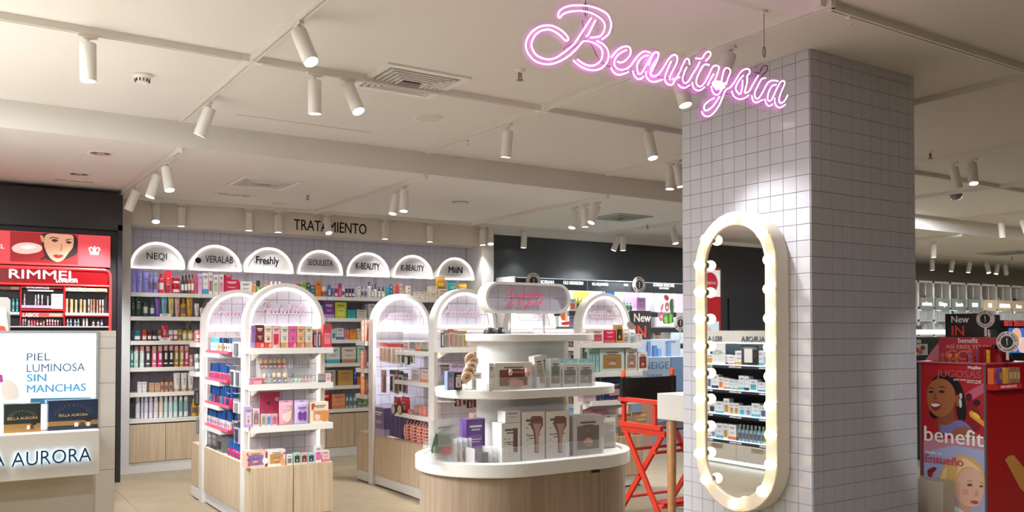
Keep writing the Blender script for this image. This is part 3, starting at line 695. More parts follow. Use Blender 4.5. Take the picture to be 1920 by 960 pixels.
def frame(parent, yf, floor_=True, vled=True, z_bot=0.0, seed=1, nlet=8, letter_x=0.0, panel=(0, GW), lbl=None):
    """white arch frame, its lit half-round top, tiled panel; local x from 0 to GW, front face at yf"""
    r = GW / 2; w = 0.034; d = 0.11
    o = [(0, z_bot)] + [(r - r * math.cos(PI * i / 28), ZA + r * math.sin(PI * i / 28)) for i in range(29)] + [(GW, z_bot)]
    i_ = [(w, z_bot)] + [(r - (r - w) * math.cos(PI * i / 28), ZA + (r - w) * math.sin(PI * i / 28)) for i in range(29)] + [(GW - w, z_bot)]
    f = M('arch_frame', band(o, i_, yf, yf + d, 'Y'), FIXW, parent, smooth=True)
    M('arch_light', mv(arch_band(r, ZA, r - w, 0.026, yf + 0.004, yf + 0.03)), LED, f, smooth=True)
    M('arch_light_bar', box(w, GW - w, yf + 0.004, yf + 0.03, ZA - 0.026, ZA), LED, f)
    M('cross_bar', box(w, GW - w, yf + 0.03, yf + d, ZA - 0.05, ZA - 0.026), FIXW, f)
    # tympanum
    bk = M('arch_panel', prism([(r - (r - w) * math.cos(PI * i / 28), ZA + (r - w) * math.sin(PI * i / 28)) for i in range(29)], yf + 0.085, yf + 0.10, 'Y'), mat('A7A4AC', 0.8), parent)
    rr = r - w - 0.01
    for i in range(-3, 4):
        for j in range(4):
            xc, zc = i * 0.1, ZA + j * 0.1
            x0, x1 = max(-rr, xc - 0.05), min(rr, xc + 0.05)
            # clip each tile to the arch
            def top(x): return ZA + math.sqrt(max(0, rr * rr - x * x))
            if x1 - x0 < 0.01: continue
            N = 4; xs = [x0 + 0.002 + (x1 - x0 - 0.004) * q / N for q in range(N + 1)]
            up_ = [(x, min(top(x), zc + 0.098)) for x in xs]
            up_ = [(x, z) for x, z in up_ if z > zc + 0.004]
            if len(up_) < 2: continue
            poly = [(up_[0][0], zc + 0.002), (up_[-1][0], zc + 0.002)] + up_[::-1]
            M('tile', prism([(r + x, z) for x, z in poly], yf + 0.079, yf + 0.086, 'Y'), TILE_W, bk)
    script(f, cursive(nlet, seed), r + letter_x, yf + 0.068, ZA + 0.085, 0.36, 0.052, PINKS, 0.003)
    # lower panel
    lp = M('tile_panel', box(panel[0] + 0.02, panel[1] - 0.02, yf + 0.092, yf + 0.11, 0.5, ZA - 0.03), GROUT, parent)
    tiles(lp, 'Y', yf + 0.092, panel[0] + w, panel[1] - w, 0.52, ZA - 0.05, TILE_W, limit=400, ustart=panel[0] + w)
    if vled:
        for x in (w + 0.004, GW - w - 0.016): M('side_light', box(x, x + 0.012, yf + 0.035, yf + 0.06, 0.53, ZA - 0.06), LEDS, f)
        M('top_light', box(w, GW - w, yf + 0.05, yf + 0.07, ZA - 0.062, ZA - 0.052), LEDS, f)
    return f
BASEH = 0.52
def base(parent, x0, x1, y0, y1, doors_y=0, face='Y', nd=2):
    M('base_carcass', box(x0 + 0.004, x1 - 0.004, y0 + 0.02, y1, 0.115, BASEH), WOOD, parent)
    M('plinth', box(x0 + 0.002, x1 - 0.002, y0 + 0.012, y1, 0.012, 0.113), WHITEM, parent)
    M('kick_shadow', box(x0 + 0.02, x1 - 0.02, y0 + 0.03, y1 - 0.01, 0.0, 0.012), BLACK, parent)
def gondola(X0, label, shelves, side, seed, rear):
    g = T('gondola', label, 'gondola', (X0, 7.05, 0), group='arched white gondolas')
    # front end: frame, base with two doors, shelves facing the aisle
    frame(g, 0.0, seed=seed, nlet=9)
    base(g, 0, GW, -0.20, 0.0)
    for j in range(2): M('door', box(0.004 + j * GW / 2, (j + 1) * GW / 2 - 0.004, -0.2, -0.182, 0.118, BASEH - 0.002), WOOD, g)
    # rear frame and rear end
    frame(g, 1.34, seed=seed + 1, nlet=8, panel=(0, GW))
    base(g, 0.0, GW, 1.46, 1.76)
    # long base between, wooden side towards the left, oak boards
    M('base_carcass', box(0.035, GW - 0.02, 0.112, 1.34, 0.115, BASEH - 0.012), WOOD, g)
    M('base_top', box(0.018, GW - 0.02, 0.112, 1.34, BASEH - 0.012, BASEH), WOOD, g)
    M('plinth', box(0.03, GW - 0.02, 0.112, 1.34, 0.012, 0.113), WHITEM, g)
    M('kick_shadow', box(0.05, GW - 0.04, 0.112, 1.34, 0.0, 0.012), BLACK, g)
    for j in range(2): M('side_board', box(0.018, 0.036, 0.114 + j * 0.613, 0.114 + (j + 1) * 0.613 - 0.004, 0.118, BASEH - 0.014), WOOD, g)
    # spine with tiles towards the left
    sp_ = M('spine_panel', box(0.345, 0.375, 0.11, 1.34, BASEH, ZA - 0.03), GROUT, g)
    tiles(sp_, 'X', 0.345, 0.115, 1.335, 0.52, ZA - 0.05, TILE_W, limit=400, ustart=0.115)
    M('spine_light', box(0.30, 0.335, 0.12, 1.33, ZA - 0.06, ZA - 0.045), LEDS, g)
    for z in shelves:
        s = M('end_shelf', join(box(0.0, GW, -0.19, -0.002, z - 0.048, z), box(0.036, GW - 0.036, -0.002, 0.086, z - 0.046, z - 0.002)), SHELFW, g)
        for x in (0.075, GW - 0.09): M('bracket', prism([(-0.12, z - 0.048), (0.085, z - 0.048), (0.085, z - 0.11), (0.03, z - 0.10)], x, x + 0.012, 'X'), SHELFW, s)
    for z, y0, y1 in side:
        s = M('side_shelf', box(0.02, 0.34, y0, y1, z - 0.04, z), SHELFW, g)
    for z in rear:
        M('rear_shelf', box(-0.03, GW + 0.03, 1.46, 1.72, z - 0.045, z), SHELFW, g)
    return g
def zz(x, y, Y): return at(x, y, 'Y', Y).z
YG = 7.05
gz1 = [zz(545, y, YG - 0.19) for y in (652, 719, 797)]
def zx(x, y, X): return at(x, y, 'X', X).z
XS1, XS2 = 2.06 + 0.02, 3.78 + 0.02
side1 = [(zx(400, y, XS1), 0.85, 1.335) for y in (662, 714, 759)] + [(zx(398, 802, XS1), 0.80, 1.335)]
G1 = gondola(2.06, 'arched gondola of nail care with blue polish rows on its side', gz1, side1, 11, [zz(372, 642, 8.55), zz(372, 697, 8.55)])
gz2 = [zz(880, y, YG - 0.19) for y in (651, 724)]
side2 = [(zx(780, y, XS2), 0.115, 0.87) for y in (659, 716)] + [(zx(780, 779, XS2), 0.115, 0.87)]
G2 = gondola(3.78, 'arched gondola of make-up tools behind the oval island', gz2, side2, 23, [zz(682, 640, 8.55), zz(682, 691, 8.55), zz(682, 740, 8.55)])
gz3 = [zz(1160, y, YG - 0.19) for y in (643, 697, 750)]
side3 = [(1.43, 0.115, 0.87), (1.1, 0.115, 0.87)]
G3 = gondola(5.46, 'arched gondola of hair accessories behind the red chair', gz3, side3, 37, [1.5, 1.15])

# ================================================================ oval island
IX, IY = 2.68, 3.95
def island():
    t = T('island_display', 'oval oak display island with two white tiers and pill sign on top', 'display island', (IX, IY, 0))
    hl, r = 0.22, 0.375
    out = stadium(0, 0, hl, r, 20)
    # curved oak cladding in panels
    inn = stadium(0, 0, hl, r - 0.02, 20)
    M('core', prism(inn, 0.08, 0.88, 'Z'), mat('6E5A46', 0.7), t)
    n = len(out); cuts = [0, 12, 20, 23, 30, 38, n]
    cuts = [(0, 20), (20, 21), (21, 26), (26, 34), (34, 41), (41, 42)]
    for a, b in cuts:
        if (a, b) == (41, 42):
            o = [out[41], ((out[41][0] + out[0][0]) / 2 + 0.16, out[0][1])]; i_ = [inn[41], (o[1][0], inn[0][1])]
            M('cladding_panel', band(o, i_, 0.08, 0.875, 'Z'), WOOD_SHADED, t)
            o2 = [(o[1][0] + 0.004, out[0][1] + 0.004), (out[0][0] - 0.002, out[0][1] + 0.004)]; i2 = [(o2[0][0], inn[0][1]), (o2[1][0], inn[0][1])]
            d = M('door_panel', band(o2, i2, 0.08, 0.86, 'Z'), WOOD_SHADED, t)
        else:
            o = [out[k] for k in range(a, b + 1)]; i_ = [inn[k] for k in range(a, b + 1)]
            M('cladding_panel', band(o, i_, 0.08, 0.875, 'Z'), WOOD_SHADED, t, smooth=True)
    M('door_gap', box(hl - 0.28, hl - 0.002, -r + 0.003, -r + 0.02, 0.86, 0.88), BLACK, t)
    M('plinth', prism(stadium(0, 0, hl, r - 0.04, 20), 0, 0.08, 'Z'), WHITEM, t)
    rim = ring(stadium(0, 0, hl, 0.40, 24), stadium(0, 0, hl, 0.355, 24), 0.88, 0.952, 'Z')
    M('counter_rim', rim, SHELFW, t, smooth=True, bev=0.006)
    M('counter_top', prism(stadium(0, 0, hl, 0.36, 24), 0.90, 0.94, 'Z'), SHELFW, t)
    M('column', prism(stadium(0, 0.02, 0.135, 0.14, 16), 0.94, 1.545, 'Z'), mat('DAD9D6', 0.18), t, smooth=True)
    M('middle_tier', prism(stadium(0.015, 0.0, 0.24, 0.29, 24), 1.255, 1.302, 'Z'), SHELFW, t, smooth=True, bev=0.006)
    M('upper_tier', prism(stadium(0.04, 0.0, 0.185, 0.2, 24), 1.545, 1.583, 'Z'), SHELFW, t, smooth=True, bev=0.005)
    # pill sign
    def pil(rr): return stadium(0, 1.777, 0.196, rr, 18)
    s = M('pill_sign_frame', ring(pil(0.083), pil(0.069), -0.045, 0.045, 'Y'), SHELFW, t, smooth=True)
    M('pill_sign_panel', prism(pil(0.07), -0.022, 0.022, 'Y'), mat('8E8C99', 0.7), s)
    for j in range(2):
        for i in range(-3, 4):
            c = 0.02 + i * 0.085; x0, x1 = c - 0.0425, c + 0.0425; pts = []
            z0 = 1.777 - 0.068 if j == 0 else 1.778; z1 = 1.776 if j == 0 else 1.777 + 0.068
            lim = 0.196 + 0.067
            x0, x1 = max(-lim, x0), min(lim, x1)
            if x1 - x0 < 0.01: continue
            def hh(x): return 0.068 if abs(x) <= 0.196 else math.sqrt(max(0, 0.068 ** 2 - (abs(x) - 0.196) ** 2))
            N = 5; xs = [x0 + 0.001 + (x1 - x0 - 0.002) * q / N for q in range(N + 1)]
            if j: poly = [(xs[0], 1.778), (xs[-1], 1.778)] + [(x, 1.777 + max(hh(x), 0.003)) for x in xs[::-1]]
            else: poly = [(x, 1.777 - max(hh(x), 0.003)) for x in xs] + [(xs[-1], 1.776), (xs[0], 1.776)]
            M('tile', prism(poly, -0.027, -0.022, 'Y'), mat('D0D0DE', 0.15), s)
    for x in (-0.10, 0.125): M('sign_post', lathe([(0.007, 1.583), (0.007, 1.70)], 10, x, 0.0), WHITEM, t)
    return t, s
island_t, pill = island()
def pill_script():
    HOT = mat('D8507E', 0.4, emit=0.25)
    q = lambda s: [tuple(float(c) for c in z.split(',')) for z in s.split()]
    # traced handwriting, crop pixels of the sign face (6 per photo pixel)
    W = ["520,255 505,240 475,250 445,290 435,330 455,345 490,325 505,300", "505,300 515,335 530,330 540,300 545,335 560,325 570,300 575,335 590,330", "574,280 576,284",
         "625,305 605,300 595,325 610,340 630,310 640,270 630,335 645,335", "690,305 665,300 655,330 670,342 690,310 685,338 700,332", "745,305 720,300 710,328 725,342 745,310 775,265 750,335 765,335", "800,308 780,302 770,330 785,342 803,325 800,308",
         "470,405 445,400 432,430 450,440 470,410 490,355 470,430 485,432", "490,420 515,410 510,392 495,405 498,435 525,430",
         "560,430 590,380 580,355 565,390 558,435 575,435", "620,402 595,400 588,432 605,440 622,408 618,435 635,430",
         "665,400 655,450 645,470 640,460 670,420 700,375 690,360 670,400 690,410 700,400 690,430 680,425", "715,400 710,435 728,430", "722,378 724,382", "735,420 760,408 755,392 740,405 742,435 768,430", "775,430 830,370 822,357 800,390 798,435 825,430"]
    for s in W:
        pts = [at(880 + x / 6, 500 + y / 6, 'Y', IY - 0.032) - Vector((IX, IY, 0)) for x, y in q(s)]
        pts = smooth_path(pts, 4) if len(pts) > 2 else pts
        M('neon_lettering', tube(pts, 0.0016, 5), HOT, pill, smooth=True)
pill_script()
# ================================================================ shared helpers for prints and badges
def P2(s): return [tuple(float(c) for c in z.split(',')) for z in s.split()]
def flat(parent, pts, x0, y0, k, ax, plane, layer, m, name, smooth=False):
    """a printed shape: outline in crop pixels (origin x0,y0, k per photo pixel) on the poster plane"""
    o = parent.matrix_world.translation if False else parent.location
    q = [at(x0 + x / k, y0 + y / k, ax, plane) for x, y in pts]
    if smooth: q = smooth_path(q, 4, True)
    V = []
    for p in q:
        p = Vector(p); p[0 if ax == 'X' else 1] -= 0.0008 * layer; V.append(tuple(p - o))
    return M(name, (V, [tuple(range(len(V)))]), m, parent)
def badge(loc, rz, r, top, bottom, label, stick=None):
    t = T('round_badge', label, 'badge', loc, rz)
    M('disc', prism(ell(0, 0, r, r, 32), -0.006, 0.006, 'Y'), mat('C9BDB4', 0.5), t)
    M('centre', prism(ell(0, 0, r * 0.56, r * 0.56, 28), -0.009, -0.006, 'Y'), mat('1D1B1C', 0.5), t)
    fl = [(-0.04, -0.40), (0.03, -0.22), (0.0, 0.02), (-0.05, 0.2), (0.04, 0.42), (0.07, 0.2), (0.04, 0.05), (0.09, -0.2)]
    M('flame_emblem', prism([(u * r, w * r) for u, w in fl], -0.011, -0.009, 'Y'), mat('D9D0C8', 0.5), t)
    for s, sg in ((top, 1), (bottom, -1)):
        n = len(s); st_ = 0.32 if n < 9 else 0.25
        for i, ch in enumerate(s):
            if ch == ' ': continue
            a = (i - (n - 1) / 2) * st_
            if sg > 0: x, z, ro = math.sin(a) * r * 0.70, math.cos(a) * r * 0.70, -a
            else: x, z, ro = math.sin(a) * r * 0.90, -math.cos(a) * r * 0.90, a
            e = (Matrix.Rotation(-ro, 3, 'Y') @ Matrix.Rotation(PI / 2, 3, 'X')).to_euler()
            text(ch, r * 0.27, mat('1D1B1C', 0.5), t, (x, -0.0075, z), e, ext=0.001, bold=0.01)
    if stick: M('stalk', box(-0.008, 0.008, -0.004, 0.004, -r - stick, -r + 0.01), mat('C9BDB4', 0.5), t)
    return t

# ================================================================ Bella Aurora island (lightbox end towards the viewer)
NAVY = mat('243650', 0.35)
def bella():
    X1, Y0, Y1, HT = 0.72, 4.60, 8.45, 1.6
    t = T('cosmetics_island', 'greige cosmetics counter with lightbox and BELLA AURORA lettering', 'counter', (X1, Y0, 0))
    CL = mat('CBC5BA', 0.45)
    lo = lambda p: Vector(p) - t.location
    M('core', box(-2.6, -0.34, 0.02, Y1 - Y0, 0, HT - 0.002), CL, t)
    M('top_slab', box(-2.6, 0.0, 0.0, Y1 - Y0, HT - 0.03, HT), CL, t)
    zs = [0.0] + [at(205, y, 'Y', Y0).z for y in (880, 800, 718, 653)] + [HT - 0.03]
    for a, b in zip(zs, zs[1:]): M('corner_panel', box(-0.085, 0.0, 0.0, 0.06, a + 0.001, b - 0.001), CL, t)
    M('far_panel', box(-0.34, 0, Y1 - Y0 - 0.06, Y1 - Y0, 0, HT - 0.03), CL, t)
    M('front_panel', box(-2.6, -0.085, 0.005, 0.03, 0, 1.1), mat('B9B2A6', 0.5), t)
    # lightbox
    zb = at(100, 757, 'Y', Y0).z - 0.12; zt = at(100, 617, 'Y', Y0).z - 0.02
    lb = M('lightbox_frame', ring([(-2.0, zb - 0.01), (-0.078, zb - 0.01), (-0.078, zt + 0.012), (-2.0, zt + 0.012)], [(-1.99, zb), (-0.088, zb), (-0.088, zt), (-1.99, zt)], -0.004, 0.03, 'Y'), mat('9EA4A8', 0.4), t)
    M('lightbox_screen', box(-1.99, -0.088, 0.0, 0.02, zb, zt), mat('EAF4FB', 0.4, emit=0.75), t)
    BL = mat('3E88B0', 0.5, emit=0.35); BLK = mat('2F4E66', 0.5, emit=0.25)
    for s, x1, y0, y1, b, m in (('PIEL', 94, 662, 676, 0, BLK), ('LUMINOSA', 159, 681.5, 696.5, 0, BLK), ('SIN', 87, 701, 715, 0.007, BL), ('MANCHAS', 161, 720, 734.5, 0.007, BL)): ftext(s, 50, x1, y0, y1, 'Y', Y0, m, t, ext=0.001, bold=b, off=0.004)
    flat(t, P2("-60,30 36,30 36,160 -60,160"), 0, 600, 1, 'Y', Y0, 2, mat('CBD6D8', 0.6, emit=0.6), 'poster_photo')
    flat(t, P2("-60,146 -20,128 0,135 16,150 34,146 36,160 -60,160"), 0, 600, 1, 'Y', Y0, 4, mat('E6E2DA', 0.6, emit=0.5), 'poster_sleeve', True)
    flat(t, P2("2,128 10,112 24,116 34,128 34,146 20,150 6,146"), 0, 600, 1, 'Y', Y0, 5, mat('BFB6AA', 0.6, emit=0.35), 'poster_hand', True)
    flat(t, P2("-8,100 4,103 6,116 -8,118"), 0, 600, 1, 'Y', Y0, 6, mat('9A3A78', 0.6, emit=0.3), 'poster_tube')
    flat(t, P2("57,147 171,145 171,156 57,158"), 0, 600, 1, 'Y', Y0, 2, mat('2E6E8E', 0.5, emit=0.2), 'poster_strip')
    p = lo(at(84, 756, 'Y', Y0)); text('SIN', 0.022, mat('E8F2F6', 0.5, emit=0.5), t, (p.x, -0.006, p.z), align='LEFT', bold=0.01)
    # ledge
    YL = -0.22
    r = lo(at(187, 806, 'Y', Y0 + YL)); bot = lo(at(187, 889, 'Y', Y0 + YL))
    M('ledge', box(-2.0, r.x, YL, 0.0, bot.z, r.z), CL, t, bev=0.003)
    q = lo(at(171, 874, 'Y', Y0 + YL))
    NV = mat('26384F', 0.3)
    for s, x0, x1 in (('AURORA', 21, 170), ('BELLA', -96, 8)):
        ftext(s, x0, x1, 842.5 if x0 > 0 else 849, 868.5 if x0 > 0 else 876, 'Y', Y0 + YL, NV, t, ext=0.004, off=0.018, name='raised_lettering')
        ftext(s, x0, x1, 842.5 if x0 > 0 else 849, 868.5 if x0 > 0 else 876, 'Y', Y0 + YL, mat('BFDDF5', 0.5, emit=1.6), t, ext=0.003, bold=0.006, off=0.009, name='halo_light')
    # open side towards the vanity mirror
    D = -0.34
    DK = mat('20242A', 0.5)
    M('shelf_back', box(D, D + 0.01, 0.06, Y1 - Y0 - 0.06, 0.3, 1.47), DK, t)
    M('header', box(D, 0.0, 0.06, Y1 - Y0 - 0.06, 1.46, HT - 0.03), CL, t)
    for y in (2.15, 3.05): text('BELLA AURORA', 0.085, NAVY, t, (0.003, y, 1.475), (PI / 2, 0, PI / 2), ext=0.002)
    M('header_light', box(D + 0.02, -0.01, 0.08, Y1 - Y0 - 0.08, 1.45, 1.458), LEDC, t)
    for z in (1.19, 0.895, 0.60, 0.30):
        s = M('side_shelf', box(D, 0.0, 0.06, Y1 - Y0 - 0.06, z - 0.035, z), DK, t)
        M('shelf_light', box(-0.012, -0.004, 0.08, Y1 - Y0 - 0.08, z + 0.001, z + 0.008), LEDC, s)
        for y in (2.1, 2.55, 3.0): text('BELLA AURORA', 0.026, mat('E8EEF2', 0.5, emit=0.4), s, (0.002, y, z - 0.027), (PI / 2, 0, PI / 2), ext=0.001)
    for k in range(6):
        y = 0.06 + k * 0.62
        d = M('drawer', box(-0.018, 0.0, y + 0.003, y + 0.617, 0.07, 0.262), CL, t)
        M('pull', box(-0.01, 0.02, y + 0.22, y + 0.40, 0.25, 0.262), WHITE, d)
    M('drawer_carcass', box(D, -0.018, 0.06, Y1 - Y0 - 0.06, 0.065, 0.262), CL, t)
    M('kick_light', box(-0.09, -0.07, 0.08, Y1 - Y0 - 0.08, 0.02, 0.05), LEDC, t)
    return t
BELLA = bella()

# ================================================================ red cosmetics wall (RIMMEL)
YR = 10.02
RED = mat('B5121C', 0.3); REDL = mat('FF2A2C', 0.4, emit=1.3); DRED = mat('7E0E14', 0.2)
def rimmel():
    t = T('makeup_wall', 'black make-up wall unit with red glowing RIMMEL LONDON header', 'display unit', (1.62, YR, 0))
    L = lambda p: Vector(p) - t.location
    M('carcass', box(-2.6, -0.002, 0.06, 0.33, 0, 2.70), BLACK, t)
    M('side_panel', box(-0.045, 0.0, -0.02, 0.33, 0, 2.72), mat('26262A', 0.35), t)
    M('top_fascia', box(-2.6, 0.0, -0.02, 0.33, 2.66, 3.04), mat('202022', 0.35), t)
    # posters
    zt, zb = at(100, 437, 'Y', YR).z, at(100, 497.5, 'Y', YR).z
    xe = L(at(207, 470, 'Y', YR)).x
    M('poster_light_panel', box(-2.55, xe, 0.0, 0.06, zb, zt), mat('D8464E', 0.45, emit=0.35), t)
    C = lambda s, m, l, nm, sm=False: flat(t, P2(s), 0, 420, 4, 'Y', YR, l, m, nm, sm)
    E = 0.3
    C("76,54 585,83 585,305 76,280", mat('9E1A1E', 0.5, emit=E), 2, 'poster_photo')
    C("90,175 140,145 230,140 310,165 300,205 200,225 110,210", mat('F2C8C4', 0.5, emit=E), 3, 'poster_glow', True)
    C("150,172 210,158 270,172 210,190", mat('FFF4EE', 0.5, emit=E), 4, 'poster_glow', True)
    C("300,82 340,68 450,70 555,80 583,120 580,215 520,290 330,285 300,262 335,240 320,180", mat('2E1210', 0.5, emit=0.2), 3, 'poster_hair')
    C("296,284 330,255 420,290 520,255 583,225 584,304 400,295", mat('8E181C', 0.5, emit=E), 4, 'poster_collar')
    C("338,90 380,72 470,76 540,84 552,120 545,175 515,215 480,262 445,284 415,282 375,255 345,205 330,150", mat('D9A184', 0.5, emit=E), 5, 'poster_face', True)
    C("302,85 325,95 328,135 312,130", mat('C98F74', 0.5, emit=E), 5, 'poster_ear', True)
    C("398,236 425,228 440,233 455,230 476,238 450,256 420,256", mat('A31C20', 0.5, emit=E), 6, 'poster_lips', True)
    for s in ("385,122 408,112 436,124 410,136", "492,136 515,128 538,140 515,148"): C(s, mat('3C2A28', 0.5, emit=0.2), 6, 'poster_eye', True)
    for s in ("368,106 398,95 442,107 438,112 400,102 370,112", "490,119 522,111 552,121 524,117 492,126"): C(s, mat('2E1A16', 0.5), 6, 'poster_brow')
    C("462,140 470,190 455,205 440,196 452,185", mat('C08567', 0.5, emit=E), 6, 'poster_nose', True)
    # crown emblem
    Wm = mat('F4DCD8', 0.5, emit=0.8)
    C("672,206 742,210 738,233 678,229", Wm, 3, 'crown_band')
    C("672,204 664,190 668,176 682,170 700,180 706,206 698,206 694,188 684,178 674,186 680,204", Wm, 3, 'crown_arch')
    C("742,208 752,194 748,180 734,172 716,181 710,206 718,206 722,190 732,182 742,190 736,206", Wm, 3, 'crown_arch')
    C("704,168 714,168 714,206 704,206", Wm, 3, 'crown_arch')
    C("702,172 708,165 716,172 709,179", Wm, 4, 'crown_orb')
    ftext('RIMMEL', -42, 8.5, 457, 465, 'Y', YR, Wm, t, ext=0.001, off=0.004)
    # header with red glow tube
    hz1, hz0 = at(100, 505, 'Y', YR).z, at(100, 534, 'Y', YR).z
    M('header_panel', box(-2.55, xe - 0.02, 0.0, 0.05, hz0, hz1), DRED, t)
    a = L(at(100, 503, 'Y', YR)).z; pts = [(-2.55, -0.01, a), (xe - 0.06, -0.01, a), (xe - 0.02, -0.01, a - 0.012), (xe - 0.002, -0.01, a - 0.04), (xe + 0.002, -0.01, a - 0.10), (xe + 0.002, -0.01, 1.2)]
    M('glow_tube', tube(pts, 0.014, 8), REDL, t, smooth=True)
    M('glow_tube', tube([(-2.55, -0.008, hz0), (xe, -0.008, hz0)], 0.009, 8), REDL, t, smooth=True)
    WL = mat('F3F1FF', 0.5, emit=1.8)
    ftext('RIMMEL', 17, 144, 507, 523, 'Y', YR, WL, t, ext=0.005, off=0.006, name='lit_lettering')
    ftext('LONDON', 105, 145, 524.6, 529.6, 'Y', YR, WL, t, ext=0.004, off=0.006, bold=0.006, name='lit_lettering')
    # bays
    def bx_(x0, x1, y0, y1, d0, d1, m, nm, par=None):
        a_, b_ = L(at(x0, y0, 'Y', YR)), L(at(x1, y1, 'Y', YR))
        return M(nm, box(a_.x, b_.x, d0, d1, b_.z, a_.z), m, par or t)
    bx_(38, 39.8, 537, 611, -0.005, 0.06, RED, 'divider'); bx_(119.5, 122, 537, 611, -0.005, 0.06, RED, 'divider')
    bx_(-60, 36, 536, 543, 0.0, 0.05, mat('6E4A42', 0.5), 'category_strip'); bx_(122, 201, 539, 547.5, 0.0, 0.05, mat('B98E6E', 0.5), 'category_strip')
    bx_(38, 119, 586, 595, -0.002, 0.05, mat('C24A48', 0.5), 'category_strip'); bx_(40, 118, 537, 541, 0.0, 0.05, mat('A01420', 0.4), 'category_strip')
    WT = mat('F2ECE6', 0.5)
    for s, x, y, sz in (('ROSTRO', 128, 546, 0.055), ('LABIOS', 42, 594, 0.055), ('LIVE THE LONDON LOOK', 49, 540.5, 0.022)):
        p = L(at(x, y, 'Y', YR)); text(s, sz, WT, t, (p.x, -0.006, p.z), align='LEFT', bold=0.006, sx=0.8)
    for x0, x1, m in ((20, 36, '8A5A48'), (4, 18, '6A3A34'), (165, 178, 'D9B494'), (182, 198, 'C99A7E'), (92, 116, 'D59A84')):
        y0 = 537 if x0 < 40 else 540 if x0 > 120 else 587
        bx_(x0, x1, y0 + 0.5, y0 + 6.5, -0.006, -0.0025, mat(m, 0.5), 'strip_portrait')
    bx_(122, 203, 587, 592, -0.02, 0.05, mat('C9CDDA', 0.4), 'price_rail'); bx_(122, 203, 592.5, 594, -0.02, 0.05, RED, 'shelf_lip'); bx_(122, 203, 587, 587.6, -0.02, 0.05, LEDC, 'shelf_glow')
    bx_(-60, 36, 584, 590, -0.02, 0.05, mat('B9C6D2', 0.4), 'price_rail'); bx_(-60, 36, 590.5, 592, -0.02, 0.05, RED, 'shelf_lip')
    bx_(40, 97, 572, 578, -0.01, 0.05, mat('B0A2C8', 0.4), 'price_rail'); bx_(40, 119, 579, 583, -0.012, 0.05, mat('D0161E', 0.3, emit=0.3), 'shelf_lip')
    bx_(52, 100, 543, 547, -0.008, 0.0, mat('B9B4BE', 0.5), 'offer_strip')
    bx_(-60, 203, 611, 614, -0.03, 0.06, mat('B9B4BE', 0.5), 'shelf_board')
    return t, bx_
RIM, rim_box = rimmel()

